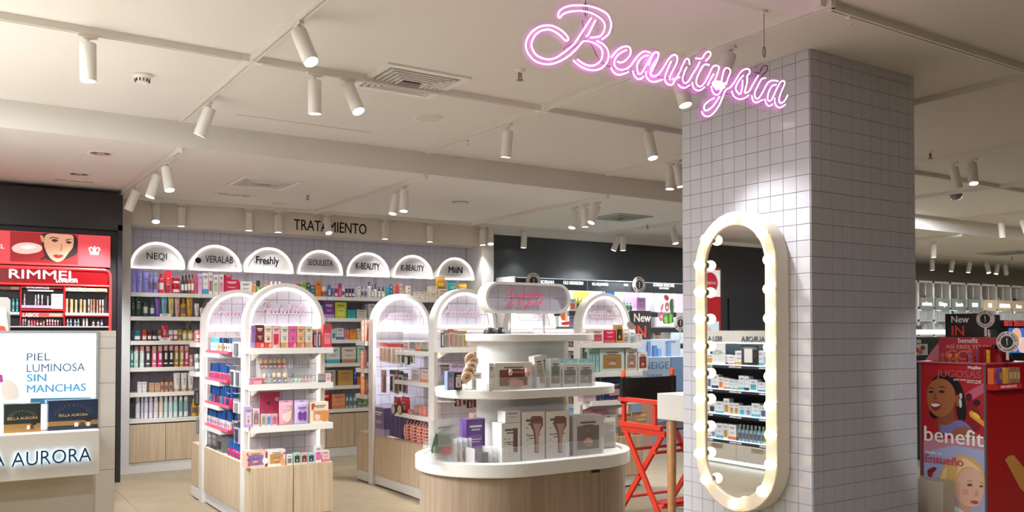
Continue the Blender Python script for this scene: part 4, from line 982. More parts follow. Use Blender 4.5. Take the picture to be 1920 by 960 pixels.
# ================================================================ skincare wall before the black wall at right
YS = 10.10
def skincare():
    t = T('skincare_wall', 'backlit skincare wall unit with black brand header before the black wall', 'display unit', (6.70, YS, 0))
    L = lambda p: Vector(p) - t.location
    W_ = 6.0
    BW = mat('DDE8EC', 0.5, emit=0.3)
    M('back_panel', box(0, W_, 0.42, 0.50, 0, 2.32), BW, t)
    M('side_panel', box(-0.02, 0.0, 0.0, 0.5, 0, 2.36), WHITE, t)
    M('canopy', box(0, W_, 0.0, 0.5, 2.30, 2.35), WHITE, t)
    HD = mat('3A3D40', 0.3)
    M('header', box(0.0, W_, -0.02, 0.06, 2.185, 2.34), HD, t)
    M('header_edge_light', box(0.0, W_, -0.025, -0.018, 2.337, 2.343), mat('BFD8E4', 0.5, emit=0.8), t)
    M('canopy_light', box(0.02, W_ - 0.02, 0.10, 0.30, 2.285, 2.298), mat('EAF6FF', 0.5, emit=6.0), t)
    WL = mat('F0F6FA', 0.5, emit=1.6)
    for s, x0, x1, y0, y1 in (('ERBORIAN', 1005, 1038, 525.5, 531.5), ('OLE HENRIKSEN', 1056, 1093, 527.5, 533.5), ('SOL DE JANEIRO', 1110, 1140, 530.5, 535.5), ('PIXI', 1170, 1177, 532.5, 536.5), ('KOREAN SKINCARE', 1225, 1264, 532, 537.5), ('GLOW RECIPE', 1236, 1254, 539, 542)): ftext(s, x0, x1, y0, y1, 'Y', YS - 0.02, WL, t, ext=0.0015, off=0.003, name='lit_lettering')
    for x in (1000, 1099.5): p = L(at(x, 533, 'Y', YS)); M('header_joint', box(p.x - 0.012, p.x + 0.012, -0.024, -0.0205, 2.19, 2.336), mat('8FA6B2', 0.3), t)
    for x in (1066, 1136, 1168, 1232, 1262): p = L(at(x, 580, 'Y', YS)); M('divider', box(p.x - 0.012, p.x + 0.012, 0.065, 0.42, 0.9, 2.28), WHITE, t)
    zs = [at(1150, y, 'Y', YS).z for y in (583, 613, 645)]
    for z in zs:
        s = M('shelf', box(0, W_, 0.03, 0.42, z - 0.03, z), WHITE, t)
        M('label_rail', box(0, W_, 0.0, 0.03, z - 0.085, z - 0.01), mat('34383A', 0.4), s)
        M('shelf_light', box(0.02, W_ - 0.02, 0.34, 0.36, z - 0.04, z - 0.032), LEDC, s)
    # coloured back cards
    for x0, x1, y0, y1, c in ((1076, 1107, 546, 567, 'C9C23A'), (1172, 1202, 547, 578, 'B79AD6'), (1078, 1107, 588, 608, 'CFC02E'), (1180, 1202, 592, 606, 'B06A86'), (1150, 1163, 590, 600, 'C2A34A')):
        a_, b_ = L(at(x0, y0, 'Y', YS + 0.4)), L(at(x1, y1, 'Y', YS + 0.4)); M('colour_card', box(a_.x, b_.x, 0.40, 0.415, b_.z, a_.z), mat(c, 0.5, emit=0.1), t)
    M('base', box(0, W_, 0.05, 0.5, 0, 0.5), WHITE, t)
    # lit posters
    def post(x0, x1, y0, y1, c): 
        a_, b_ = L(at(x0, y0, 'Y', YS)), L(at(x1, y1, 'Y', YS)); return M('poster', box(a_.x, b_.x, 0.0, 0.03, b_.z, a_.z), mat(c, 0.4, emit=0.55), t)
    post(1050, 1067, 541, 612, 'F0ECEA'); post(1136, 1152, 544, 560, '1F78C8'); post(1154, 1168, 545, 568, 'DCEAD8'); post(1233, 1262, 547, 612, 'F2E2EC'); post(1268, 1290, 548, 600, 'E8D2E6')
    C = lambda s, c, l, nm, sm=True: flat(t, P2(s), 1040, 500, 6.857, 'Y', YS, l + 1, mat(c, 0.5, emit=0.3), nm, sm)
    C("115,325 150,312 182,330 185,380 150,420 120,400", '7E4A52', 1, 'poster_fruit'); C("120,440 185,425 185,515 120,525", 'D8483A', 1, 'poster_label', False)
    C("75,640 100,600 130,610 135,680 100,690", 'D9622E', 1, 'poster_fruit'); C("90,720 185,705 185,745 100,750", 'C2402C', 2, 'poster_fruit'); C("135,560 160,545 165,700 130,705", 'EBC0B0', 3, 'poster_bottle', False)
    C("1395,640 1430,610 1490,615 1525,660 1520,720 1400,730", '3E8E34', 1, 'poster_watermelon'); C("1480,440 1520,420 1525,600 1500,610 1480,540", '2E6E2C', 1, 'poster_watermelon'); 
    for s in ("1405,660 1440,625 1450,720 1420,725", "1480,620 1500,630 1500,720 1480,722"): C(s, '9BD05A', 2, 'poster_stripe')
    C("1405,375 1440,365 1470,405 1445,440 1415,420", 'B23A5A', 2, 'poster_jar'); C("1420,480 1450,455 1470,490 1465,560 1435,575 1420,540", 'C86A84', 2, 'poster_bottle'); C("1360,530 1385,475 1400,485 1385,560 1365,560", 'D88A9E', 2, 'poster_bottle')
    C("1340,600 1370,575 1395,600 1395,680 1360,700 1340,670", 'D4708C', 2, 'poster_bottle'); C("1355,630 1380,625 1385,655 1360,660", 'F4E8EC', 3, 'poster_label', False); C("1432,510 1458,505 1458,540 1434,545", 'F4E8EC', 3, 'poster_label', False)
    for s, x, y, k in (('JOIN THE FUN', 1144, 548, 0.022), ('MOST', 1144, 554, 0.045), ('LOVED', 1144, 558.5, 0.045)):
        pass
    return t, zs
SKIN, skz = skincare()
q = at(1000, 528, 'Y', YS - 0.05); badge((q.x, YS - 0.05, q.z), 0, 0.125, 'SOLO', 'EN SEPHORA', 'round badge on the black brand header behind the pill sign')
q = at(1198, 534, 'Y', YS - 0.05); badge((q.x, YS - 0.05, q.z), 0, 0.125, 'SOLO', 'EN SEPHORA', 'round badge on the black brand header left of the pillar')
def new_in(loc, rz, w, h, label):
    t = T('new_in_sign', label, 'sign', loc, rz)
    M('board', box(-w / 2, w / 2, -0.008, 0.008, 0, h), mat('2B2726', 0.5), t)
    text('New', h * 0.42, mat('E6DDD2', 0.5), t, (-w * 0.36, -0.0095, h * 0.62), ext=0.001, align='LEFT', bold=0.008, sx=0.95)
    text('IN', h * 0.60, mat('D8402E', 0.5), t, (-w * 0.36, -0.0095, h * 0.07), ext=0.001, align='LEFT', bold=0.006)
    M('stand', box(-w * 0.4, w * 0.4, 0.008, 0.05, 0, 0.015), BLACK, t)
# blue cosmetics cube display behind the chair
def laneige():
    Y_ = 8.9
    x0 = at(1183, 660, 'Y', Y_).x; x1 = x0 + 1.15; zt = at(1230, 637, 'Y', Y_).z
    t = T('blue_display', 'pale blue skincare display block lettered LANEIGE behind the chair', 'display unit', (x0, Y_, 0))
    L = lambda p: Vector(p) - t.location
    PB = mat('AFC2D8', 0.45); BL = mat('5C88BE', 0.4); BT = mat('4F7AB8', 0.5)
    z1 = at(1230, 670, 'Y', Y_).z; z2 = at(1230, 735, 'Y', Y_).z
    M('lower_block', box(0, 1.15, 0, 0.6, 0, z2), mat('8FA9C6', 0.45), t)
    M('body', box(0, 1.15, 0.0, 0.6, z2, z1), PB, t); M('upper_block', box(0.03, 1.12, 0.22, 0.6, z1, zt), mat('BFCBD8', 0.45), t)
    ftext('LANEIGE', 1187, 1254, 679, 692, 'Y', Y_, BT, t, ext=0.001)
    ftext('LANEIGE', 1247, 1267, 638.5, 642, 'Y', Y_ + 0.22, BT, t, ext=0.001)
    ftext('GLASS SKIN', 1213, 1241, 701.5, 706, 'Y', Y_, BT, t, ext=0.001)
    for x, y0, y1, w, c in ((1227, 640, 668, 5, '6E94C4'), (1238, 648, 668, 7, '5F86BC'), (1246, 654, 668, 7, '7FA2CC'), (1264, 642, 668, 7, '7C9CC6')):
        a_ = L(at(x - w / 2, y0, 'Y', Y_ + 0.1)); b_ = L(at(x + w / 2, y1, 'Y', Y_ + 0.1)); M('printed_bottle', box(a_.x, b_.x, 0.20, 0.22, z1, a_.z), mat(c, 0.4), t)
    a_ = L(at(1258, 690, 'Y', Y_)); M('side_panel', box(a_.x, 1.15, -0.01, 0.0, z2, z1), mat('7C9CC4', 0.45), t)
    M('plinth', box(0.03, 1.1, 0.03, 0.58, -0.0, 0.1), BLACK, t)
    for pts, c in (("1203,758 1214,750 1226,752 1228,790 1222,830 1214,870 1206,868 1210,830 1202,800", 'C89A84'), ("1204,742 1216,738 1228,742 1228,752 1204,756", '5A6E86')):
        V = [tuple(L(at(x, y, 'Y', Y_)) + Vector((0, -0.002, 0))) for x, y in P2(pts)]; M('portrait_print', (V, [tuple(range(len(V)))]), mat(c, 0.5), t)
    new_in((x0 + 0.42, Y_ + 0.28, zt), 0, 0.38, 0.40, 'black New IN sign standing on the pale blue skincare display')
    b = at(1275, 606, 'Y', Y_ + 0.24); badge((b.x, Y_ + 0.24, b.z), 0, 0.11, 'NUEVO', 'EN SEPHORA', 'round badge beside the New IN sign close to the pillar', stick=b.z - 0.11 - zt)
laneige()

# ================================================================ red director's chair and white table
def chair():
    XL, XR = 5.0, 5.58
    t = T('director_chair', 'tall red wooden folding chair with black canvas seat and back', 'chair', (XL, 5.6, 0))
    RD = mat('E2402C', 0.4); OR = mat('F06A32', 0.4); CV = mat('171717', 0.75)
    L = lambda x, y: Vector(at(x, y, 'X', XL)) - t.location
    yb, yf = L(1166, 746).y, L(1236, 757).y            # back, front of the arm
    za = L(1166, 748).z; zs = L(1166, 796).z
    def bar(a, b, w, d, nm, par=t, m=RD):
        a, b = Vector(a), Vector(b); dr_ = (b - a); ln = dr_.length; dr_ = dr_.normalized()
        u = Vector((1, 0, 0)); v = dr_.cross(u).normalized(); V = []
        for e in (a, b):
            for s1, s2 in ((-1, -1), (1, -1), (1, 1), (-1, 1)): V.append(tuple(e + u * (d / 2 * s1) + v * (w / 2 * s2)))
        return M(nm, (V, [(0, 1, 2, 3), (7, 6, 5, 4), (0, 4, 5, 1), (1, 5, 6, 2), (2, 6, 7, 3), (3, 7, 4, 0)]), m, par, bev=0.003)
    for X in (0.0, XR - XL):
        bar((X, yb + 0.02, za), (X, yf - 0.02, za), 0.035, 0.06, 'armrest')
        for y in (yb - 0.03, yf + 0.05): bar((X, y, zs), (X, y, za - 0.018), 0.035, 0.03, 'arm_post')
        bar((X, yb + 0.02, zs + 0.012), (X, yf - 0.03, zs + 0.012), 0.04, 0.04, 'seat_rail')
        bar((X + (0.012 if X == 0 else -0.012), yb - 0.0, zs - 0.035), (X + (0.012 if X == 0 else -0.012), yf - 0.06, zs - 0.035), 0.05, 0.022, 'lower_rail')
        bar((X, yb - 0.05, zs - 0.05), (X, yf - 0.03, 0.02), 0.045, 0.03, 'leg'); bar((X + 0.032, yf + 0.0, zs - 0.05), (X + 0.032, yb + 0.06, 0.02), 0.045, 0.03, 'leg')
        # back post with orange tip
        p0 = L(1171, 765); zt = L(1171, 706).z
        bar((X, yb - 0.02, za), (X, yb - 0.02, zt), 0.032, 0.032, 'back_post')
        M('post_tip', lathe([(0.021, zt - 0.0), (0.021, zt + 0.05), (0.012, zt + 0.062)], 12, X, yb - 0.02), OR, t, smooth=True)
    W2 = XR - XL
    # canvas back: sagging band
    n = 14; V = []; Fc = []
    zt, zb = L(1171, 708).z, L(1171, 756).z
    for k, dy in enumerate((0.0, 0.012)):
        for i in range(n + 1):
            u = i / n; sag = 0.05 * math.sin(PI * u); x = -0.025 + (W2 + 0.05) * u
            for z in (zb + 0.01 * math.sin(PI * u), zt - 0.008 * math.sin(PI * u)): V.append((x, yb - 0.045 + sag + dy, z))
    m_ = 2 * (n + 1)
    for i in range(n):
        a = 2 * i; Fc += [(a, a + 2, a + 3, a + 1), (m_ + a, m_ + a + 1, m_ + a + 3, m_ + a + 2), (a + 1, a + 3, m_ + a + 3, m_ + a + 1), (a, m_ + a, m_ + a + 2, a + 2)]
    M('canvas_back', (V, Fc), CV, t, smooth=True)
    for x in (-0.001, W2 + 0.001): M('canvas_sleeve', lathe([(0.026, zb), (0.027, (zb + zt) / 2), (0.026, zt)], 14, x, yb - 0.02), CV, t, smooth=True)
    V, Fc = [], []
    for i in range(n + 1):
        u = i / n
        for y in (yb - 0.06, yf + 0.02):
            for dz in (0, -0.012): V.append((W2 * u, y, zs + 0.03 - 0.035 * math.sin(PI * u) + dz))
    for i in range(n):
        a = 4 * i; b = a + 4; Fc += [(a, b, b + 2, a + 2), (a + 1, a + 3, b + 3, b + 1), (a, a + 1, b + 1, b), (a + 2, b + 2, b + 3, a + 3)]
    M('canvas_seat', (V, Fc), CV, t, smooth=True)
    # stretchers and footrest
    for y, z in ((yb - 0.14, 0.58), (yf + 0.06, 0.58), (yf - 0.02, 0.14), (yb + 0.02, 0.14)):
        M('stretcher', tube([(0, y, z), (W2, y, z)], 0.014, 8), RD, t)
    for k in range(3): M('footrest_slat', box(0.02, W2 - 0.02, yf - 0.03 + k * 0.05, yf + 0.01 + k * 0.05, 0.155, 0.172), RD, t)
    for X in (-0.016, 0.048):
        M('pivot_bolt', lathe([(0.012, -0.005), (0.012, 0.005)], 10), mat('9A2A1E', 0.4), t, (X, (yb + yf) / 2, (zs - 0.05) / 2 + 0.01), (0, PI / 2, 0))
chair()
def table():
    XT, Y1_ = 4.80, 5.20
    a = at(1232, 737, 'X', XT); b = at(1232, 785, 'X', XT)
    t = T('vanity_table', 'white box table on a round beech leg beside the pillar', 'table', (XT, a.y, 0))
    M('box_top', box(0, 0.42, -0.62, 0, b.z, a.z), WHITE, t, bev=0.004)
    M('drawer_front', box(-0.002, 0.0, -0.60, -0.02, b.z + 0.01, a.z - 0.02), WHITE, t)
    BE = mat('C08A5A', 0.4, noise=0.12, nscale=20)
    y1 = at(1259, 790, 'X', XT + 0.06).y - a.y
    for x, y in ((0.06, y1), (0.37, -0.56)):
        M('leg', lathe([(0.030, 0.0), (0.040, b.z - 0.02), (0.03, b.z - 0.005), (0.03, b.z)], 18, x, y), BE, t, smooth=True)
table()

# ================================================================ red poster stand (benefit)
def benefit():
    XB, Yr, Yl = 5.80, 3.11, 3.56
    t = T('poster_stand', 'red cosmetics floor stand with benefit poster of two women', 'display stand', (XB, Yr, 0))
    L = lambda p: Vector(p) - t.location
    RD = mat('B8141C', 0.25); RDP = mat('C2606A', 0.3)
    zt = at(1790, 682, 'X', XB).z
    M('body', box(0.0, 0.62, 0.0, 0.47, 0, zt), RD, t); M('base_plate', box(-0.02, 0.64, -0.02, 0.49, 0, 0.03), BLACK, t)
    for y in (0.0, 0.455): M('poster_frame', box(-0.012, 0.0, y, y + 0.012, 0.03, zt), mat('6A5A58', 0.3), t)
    M('tray', box(-0.02, 0.62, -0.01, 0.48, zt, zt + 0.012), RDP, t)
    C = lambda s, c, l, nm, sm=True, r_=0.45: flat(t, P2(s), 1710, 660, 3.2, 'X', XB, l + 1, mat(c, r_), nm, sm)
    C("66,68 436,76 440,520 70,520", 'B41E26', 0, 'poster_upper', False); C("70,520 440,520 450,1040 74,1040", 'A9AED2', 0, 'poster_lower', False)
    C("70,520 440,520 440,590 250,560 70,600", 'C88A9A', 1, 'poster_haze', False)
    # first woman
    C("330,300 380,310 420,400 400,470 350,480 330,420", '8A1A20', 1, 'poster_curl')
    C("118,190 140,150 190,130 245,145 290,190 312,250 326,330 322,405 290,415 270,380 250,300 150,395 118,390 104,360 118,340", '1A1314', 2, 'hair')
    C("170,380 245,345 262,420 300,445 300,480 165,480", '8C5236', 3, 'neck')
    C("230,500 262,455 320,445 370,475 392,505 300,520", '9C5C3C', 4, 'shoulder')
    C("172,435 215,440 262,412 300,408 345,440 372,478 320,445 262,458 228,500 172,480", '7C74AE', 5, 'lavender_top', False)
    C("108,195 135,168 185,160 232,185 262,240 260,305 240,350 205,382 160,388 122,362 100,322 92,262 97,222", 'A9683F', 6, 'face')
    C("262,265 285,258 296,285 288,322 268,320", '9A5A38', 6, 'ear')
    C("112,318 132,302 150,300 178,312 172,335 150,352 128,346", '8E2A24', 7, 'lips'); C("118,312 145,308 174,315 150,328 128,326", 'F2EBE2', 8, 'teeth')
    for s in ("102,240 118,232 132,240 118,246", "162,238 182,230 202,240 182,246"): C(s, '20140F', 7, 'eye')
    for s in ("98,222 115,212 135,220 115,217", "158,215 185,205 212,220 185,212"): C(s, '2A1A14', 7, 'brow')
    C("140,240 150,270 158,282 145,290 128,286 132,270", '94562F', 7, 'nose')
    for s in ("288,250 302,250 304,275 294,280", "286,285 300,290 302,325 290,332"): C(s, 'D8D4D0', 8, 'earring')
    C("325,250 425,190 436,205 436,240 350,292 330,290", 'C4607A', 3, 'lipstick_case'); C("325,258 345,246 362,262 358,290 338,296 324,280", '5A1420', 4, 'lipstick_bullet')
    C("370,292 385,284 400,285 412,298 410,315 395,326 378,320 368,308", '3A1014', 4, 'print_star', False)
    C("343,360 360,350 437,420 437,452 348,385", 'E8A03A', 3, 'cream_stick', False); C("362,372 380,362 410,388 398,402", 'F2CE4A', 4, 'stick_patch')
    # second woman
    C("130,1010 128,900 150,800 185,700 235,645 300,618 370,640 420,690 440,770 430,830 360,720 290,760 262,850 240,920 220,1010", 'D9B06A', 3, 'hair')
    C("150,850 170,760 210,690 200,780 180,880 160,960", 'E8CA8C', 4, 'hair_strand'); C("300,640 360,660 420,720 360,690 300,700 270,740", 'EAD09A', 7, 'hair_strand')
    C("262,800 285,740 330,700 385,695 420,725 436,780 430,850 412,905 388,930 340,925 290,900 262,860", 'E2B49C', 5, 'face')
    C("240,900 300,905 350,930 350,1010 230,1010", 'D2A088', 4, 'neck'); C("150,1010 200,940 240,920 300,945 330,1010", 'D5DCE4', 6, 'pale_shirt')
    for s in ("332,798 350,788 368,798 350,806", "404,806 420,798 432,806 420,812"): C(s, '6A5048', 7, 'eye')
    for s in ("328,778 350,768 372,780 350,774", "404,788 420,780 436,790 420,786"): C(s, 'B48A5C', 7, 'brow')
    C("352,895 375,890 402,898 392,912 368,908", 'B0524A', 7, 'lips'); C("390,820 402,852 396,866 376,864", 'D49E86', 7, 'nose')
    C("300,830 330,822 345,845 320,862", 'DE9C8C', 6, 'cheek')
    C("95,710 130,690 150,700 125,730 120,755 100,745", '8A2A2C', 3, 'blush_stick'); C("98,810 120,805 125,850 100,860", 'B03A38', 3, 'blush_stick')
    WT = mat('F4EEE8', 0.5)
    R_ = (PI / 2, 0, -PI / 2)
    def tx(s, x, y, k, m, al='LEFT', b=0.0, sx=1.0, dx=-0.008):
        p = L(at(x, y, 'X', XB)); text(s, k, m, t, (dx, p.y, p.z), R_, ext=0.0008, align=al, bold=b, sx=sx)
    F_ = lambda s, x0, x1, y0, y1, m, b=0.0, pl=XB, off=0.008: ftext(s, x0, x1, y0, y1, 'X', pl, m, t, ext=0.0008, bold=b, off=off)
    F_('benefit', 1734, 1846, 803, 832, WT, 0.004); F_('Mejillas', 1816, 1841, 686.5, 692, WT, 0.004); F_('JUGOSAS', 1757, 1841, 694.5, 707.5, mat('B8565A', 0.5), 0.008)
    F_('JUICE STICK Colorete en gel', 1789, 1841, 711, 714.5, WT); F_('efecto jugoso', 1814, 1841, 715.5, 718.5, WT); F_('Mejillas de', 1737, 1767, 846, 852, WT, 0.004); F_('Ensueño', 1735, 1808, 854, 870, mat('C8505E', 0.5), 0.008)
    # risers
    XR_ = XB + 0.22
    a, b = L(at(1760, 632, 'X', XR_)), L(at(1876, 676, 'X', XR_))
    M('riser', box(0.22, 0.24, b.y, a.y, zt + 0.012, a.z), mat('B23A44', 0.3), t)
    # sloping pink wing towards the pillar
    pts = [L(at(x, y, 'X', XR_ + 0.01)) for x, y in ((1733, 679), (1750, 655), (1768, 634), (1768, 679))]
    M('wing', prism([(p.y, p.z) for p in pts], 0.225, 0.245, 'X'), mat('C47078', 0.35), t)
    def tr(s, x, y, k, m, b_=0.0, sx=1.0):
        p = L(at(x, y, 'X', XR_)); text(s, k, m, t, (0.217, p.y, p.z), R_, ext=0.0008, bold=b_, sx=sx)
    for s, x0, x1, y0, y1, c, b in (('benefit', 1797, 1834, 633.5, 643, 'F0D8D4', 0.003), ('ASÍ ERES TÚ EN', 1773, 1859, 645, 654, 'E09A94', 0.006), ('COLLI', 1773, 1860, 656.5, 675.5, 'D8706E', 0.008)): F_(s, x0, x1, y0, y1, mat(c, 0.5), b, XR_, 0.002)
    for x, c1, c2 in ((1768, 'B0404A', '8A4A32'), (1781, 'E0702E', '9A5A3A'), (1794, 'D8622E', '9A5A3A')):
        p = at(x, 677, 'X', XB + 0.07); s_ = T('blush_stick', {1768: 'pink blush stick tester on the red stand tray', 1781: 'light orange blush stick tester on the red stand tray', 1794: 'dark orange blush stick tester nearest the cartons on the tray'}[x], 'make-up', (XB + 0.07, p.y, zt + 0.012))
        M('case', lathe([(0.013, 0), (0.013, 0.028)], 14), mat(c2, 0.4), s_); M('stick', lathe([(0.015, 0.028), (0.016, 0.04), (0.016, 0.05), (0.013, 0.056)], 14), mat(c1, 0.5), s_, smooth=True)
    for x, c1, c2, lb in ((1821, 'E0502E', '5A5AB8', 'red and blue carton of blush stick on the stand tray'), (1836, '6A62B8', 'D84A3E', 'purple carton of blush stick on the stand tray'), (1851, 'F0B83A', 'E07A3A', 'yellow carton of blush stick on the stand tray')):
        p = at(x, 677, 'X', XB + 0.1); s_ = T('stick_carton', lb, 'carton', (XB + 0.1, p.y, zt + 0.012)); M('carton_body', box(-0.012, 0.012, -0.014, 0.014, 0, 0.085), mat(c1, 0.4), s_)
        for z in (0.018, 0.055): M('print_patch', prism(ell(0.0, z, 0.011, 0.014, 14), -0.0135, -0.012, 'X'), mat(c2, 0.4), s_)
    # side ledge with cartons, faces the aisle (-Y)
    z0 = at(1880, 720, 'Y', Yr - 0.06).z
    M('side_ledge', box(-0.0, 0.62, -0.06, 0.0, z0 - 0.04, z0), RD, t); M('ledge_print', box(0.0, 0.33, -0.062, -0.06, z0 - 0.038, z0 - 0.004), mat('D8303A', 0.4), t)
    text('NUEVO! JUICE STICK', 0.022, WT, t, (0.16, -0.064, z0 - 0.026), ext=0.0006, bold=0.01)
    for i, (x, c, lb) in enumerate(((1864, 'D9622E', 'orange and coral stick carton at the front of the side ledge'), (1875, '6A4FA0', 'purple stick carton on the side ledge'), (1886, 'F0A83A', 'amber stick carton on the side ledge'), (1894, 'B87A6A', 'brown stick carton after the amber one on the side ledge'), (1901, 'A8766A', 'brown stick carton second from the far end of the side ledge'), (1908, 'B0806E', 'brown stick carton at the far end of the side ledge'))):
        p = at(x, 720, 'Y', Yr - 0.045); s_ = T('stick_carton', lb, 'carton', (p.x, Yr - 0.032, z0)); M('carton_body', box(-0.017, 0.017, -0.02, 0.02, 0, 0.105), mat(c, 0.4), s_); M('print_band', box(-0.0175, 0.0175, -0.0205, -0.02, 0.03, 0.075), mat('C23A3A' if i < 1 else 'D8843A' if i == 1 else 'E0C070', 0.4), s_)
    # printed stick on the side face
    pts = [Vector(at(x, y, 'Y', Yr)) - t.location for x, y in ((1884, 862), (1890, 855), (1900, 853), (1922, 880), (1922, 925), (1912, 915))]
    M('side_print', ([(p.x, -0.002, p.z) for p in pts], [tuple(range(6))]), mat('D89A4A', 0.45), t)
    # curved black edge of the side wing
    pts = [Vector(at(x, y, 'Y', Yr + 0.05)) - t.location for x, y in ((1862, 650), (1880, 655), (1892, 668), (1902, 690), (1908, 714))]
    M('curved_edge', tube(smooth_path([(p.x, 0.05, p.z) for p in pts], 4), 0.014, 8), BLACK, t)
    q_ = [(p.x, p.z) for p in smooth_path(pts, 4)]; M('side_wing', prism(q_ + [(0.0, q_[-1][1]), (0.0, q_[0][1])], 0.045, 0.055, 'Y'), mat('A01A22', 0.3), t)
    # New IN sign and badges above
    n0 = at(1812, 632, 'X', XB + 0.3); h_ = at(1812, 588, 'X', XB + 0.3).z - n0.z
    new_in((XB + 0.3, n0.y, n0.z), -PI / 2, 0.30, h_, 'black New IN sign on top of the red poster stand')
    M('sign_support', box(0.29, 0.31, n0.y - Yr - 0.1, n0.y - Yr + 0.1, zt, n0.z), RD, t)
    b = at(1848, 598, 'X', XB + 0.28); badge((XB + 0.28, b.y, b.z), -PI / 2, 0.062, 'SOLO EN', 'SEPHORA', 'round badge on the corner of the New IN sign', stick=0.06)
    b = at(1889, 641, 'X', XB + 0.12); badge((XB + 0.12, b.y, b.z), -PI / 2, 0.07, 'NUEVO Y SOLO', 'EN SEPHORA', 'round badge fixed to the curved side of the red stand', stick=0.05)
    return t
benefit()
# small greige block at the foot of the stand beside the pillar
q = at(1724, 897, 'X', 5.62); t = T('low_plinth', 'small greige plinth between the pillar and the red stand', 'plinth', (5.60, 3.30, 0)); M('block', box(0, 0.14, 0, 0.36, 0.02, q.z), mat('A89C88', 0.6), t, bev=0.004); M('foot', box(0.01, 0.13, 0.01, 0.35, 0, 0.02), BLACK, t)

# ================================================================ distant make-up fixtures right of the pillar
def far_fixtures():
    Y_ = 6.2
    a = at(1716, 640, 'Y', Y_); t = T('makeup_fixture', 'dark make-up fixture lettered MAKE UP FOR EVER just right of the pillar', 'display unit', (a.x - 0.4, Y_, 0))
    L = lambda p: Vector(p) - t.location
    z = lambda y: at(1740, y, 'Y', Y_).z
    M('body', box(0, 2.2, 0.1, 0.6, 0, z(632)), BLACK, t)
    M('light_header', box(0, 1.6, 0.0, 0.1, z(627), z(618)), mat('F2E6C8', 0.5, emit=1.6), t)
    M('poster_panel', box(0, 0.78, 0.05, 0.1, z(675), z(634)), BLACK, t); M('poster_print', box(0.05, 0.74, 0.045, 0.05, z(666), z(645)), mat('E4DCD2', 0.5), t)
    p = L(at(1720, 644, 'Y', Y_)); text('MAKE UP FOR EVER', 0.062, mat('F4F2EE', 0.5), t, (0.38, 0.044, z(643.5)), ext=0.001, bold=0.006, sx=0.8)
    text('WITH C', 0.05, mat('F4F2EE', 0.5), t, (0.38, 0.044, z(674)), ext=0.001, bold=0.006, sx=0.9)
    for x, y, c in ((0.5, 656, 'B4452E'), (0.58, 660, 'D8683E'), (0.63, 652, '8A2E22')): M('printed_swatch', prism(ell(x, z(y), 0.045, 0.03, 14), 0.041, 0.045, 'Y'), mat(c, 0.5), t)
    M('scroll_arm', tube([(0.62, 0.3, z(617)), (0.5, 0.3, z(617)), (0.42, 0.3, z(612)), (0.40, 0.3, z(604))], 0.03, 8), BLACK, t); M('top_block', box(0.5, 1.0, 0.28, 0.34, z(618), z(610)), BLACK, t)
    # best sellers unit
    Y2 = 5.0; a = at(1862, 640, 'Y', Y2); t = T('best_seller_fixture', 'black fixture with screen and red BEST SELLERS lettering at right edge', 'display unit', (a.x, Y2, 0))
    z = lambda y: at(1890, y, 'Y', Y2).z; xx = lambda x: at(x, 640, 'Y', Y2 + 0.11).x - a.x
    M('body', box(0, 2.2, 0.1, 0.7, 0, z(690)), BLACK, t); M('screen_body', box(xx(1872), xx(1872) + 1.4, 0.12, 0.2, z(690), z(600)), BLACK, t)
    M('shelf', box(0, 2.2, -0.1, 0.1, z(692), z(688)), mat('3A3A40', 0.3), t)
    text('BEST SELLERS', 0.085, mat('C8403A', 0.5, emit=0.4), t, (xx(1884), 0.112, z(611)), ext=0.004, align='LEFT', bold=0.006)
    M('screen', box(xx(1893), xx(1893) + 1.2, 0.11, 0.12, z(663), z(615)), mat('2E62B8', 0.3, emit=0.7), t)
    for cx, cz, rx, rz_, c in ((xx(1906), z(630), 0.10, 0.09, 'D9A890'), (xx(1900), z(650), 0.09, 0.06, 'C9B0C8'), (xx(1917), z(648), 0.10, 0.09, 'D8B6B0')):
        M('screen_picture', prism(ell(cx, cz, rx, rz_, 18), 0.104, 0.11, 'Y'), mat(c, 0.5, emit=0.6), t)
    M('lettering_panel', box(0, 0.3, 0.08, 0.1, z(618), z(590)), BLACK, t)
far_fixtures()
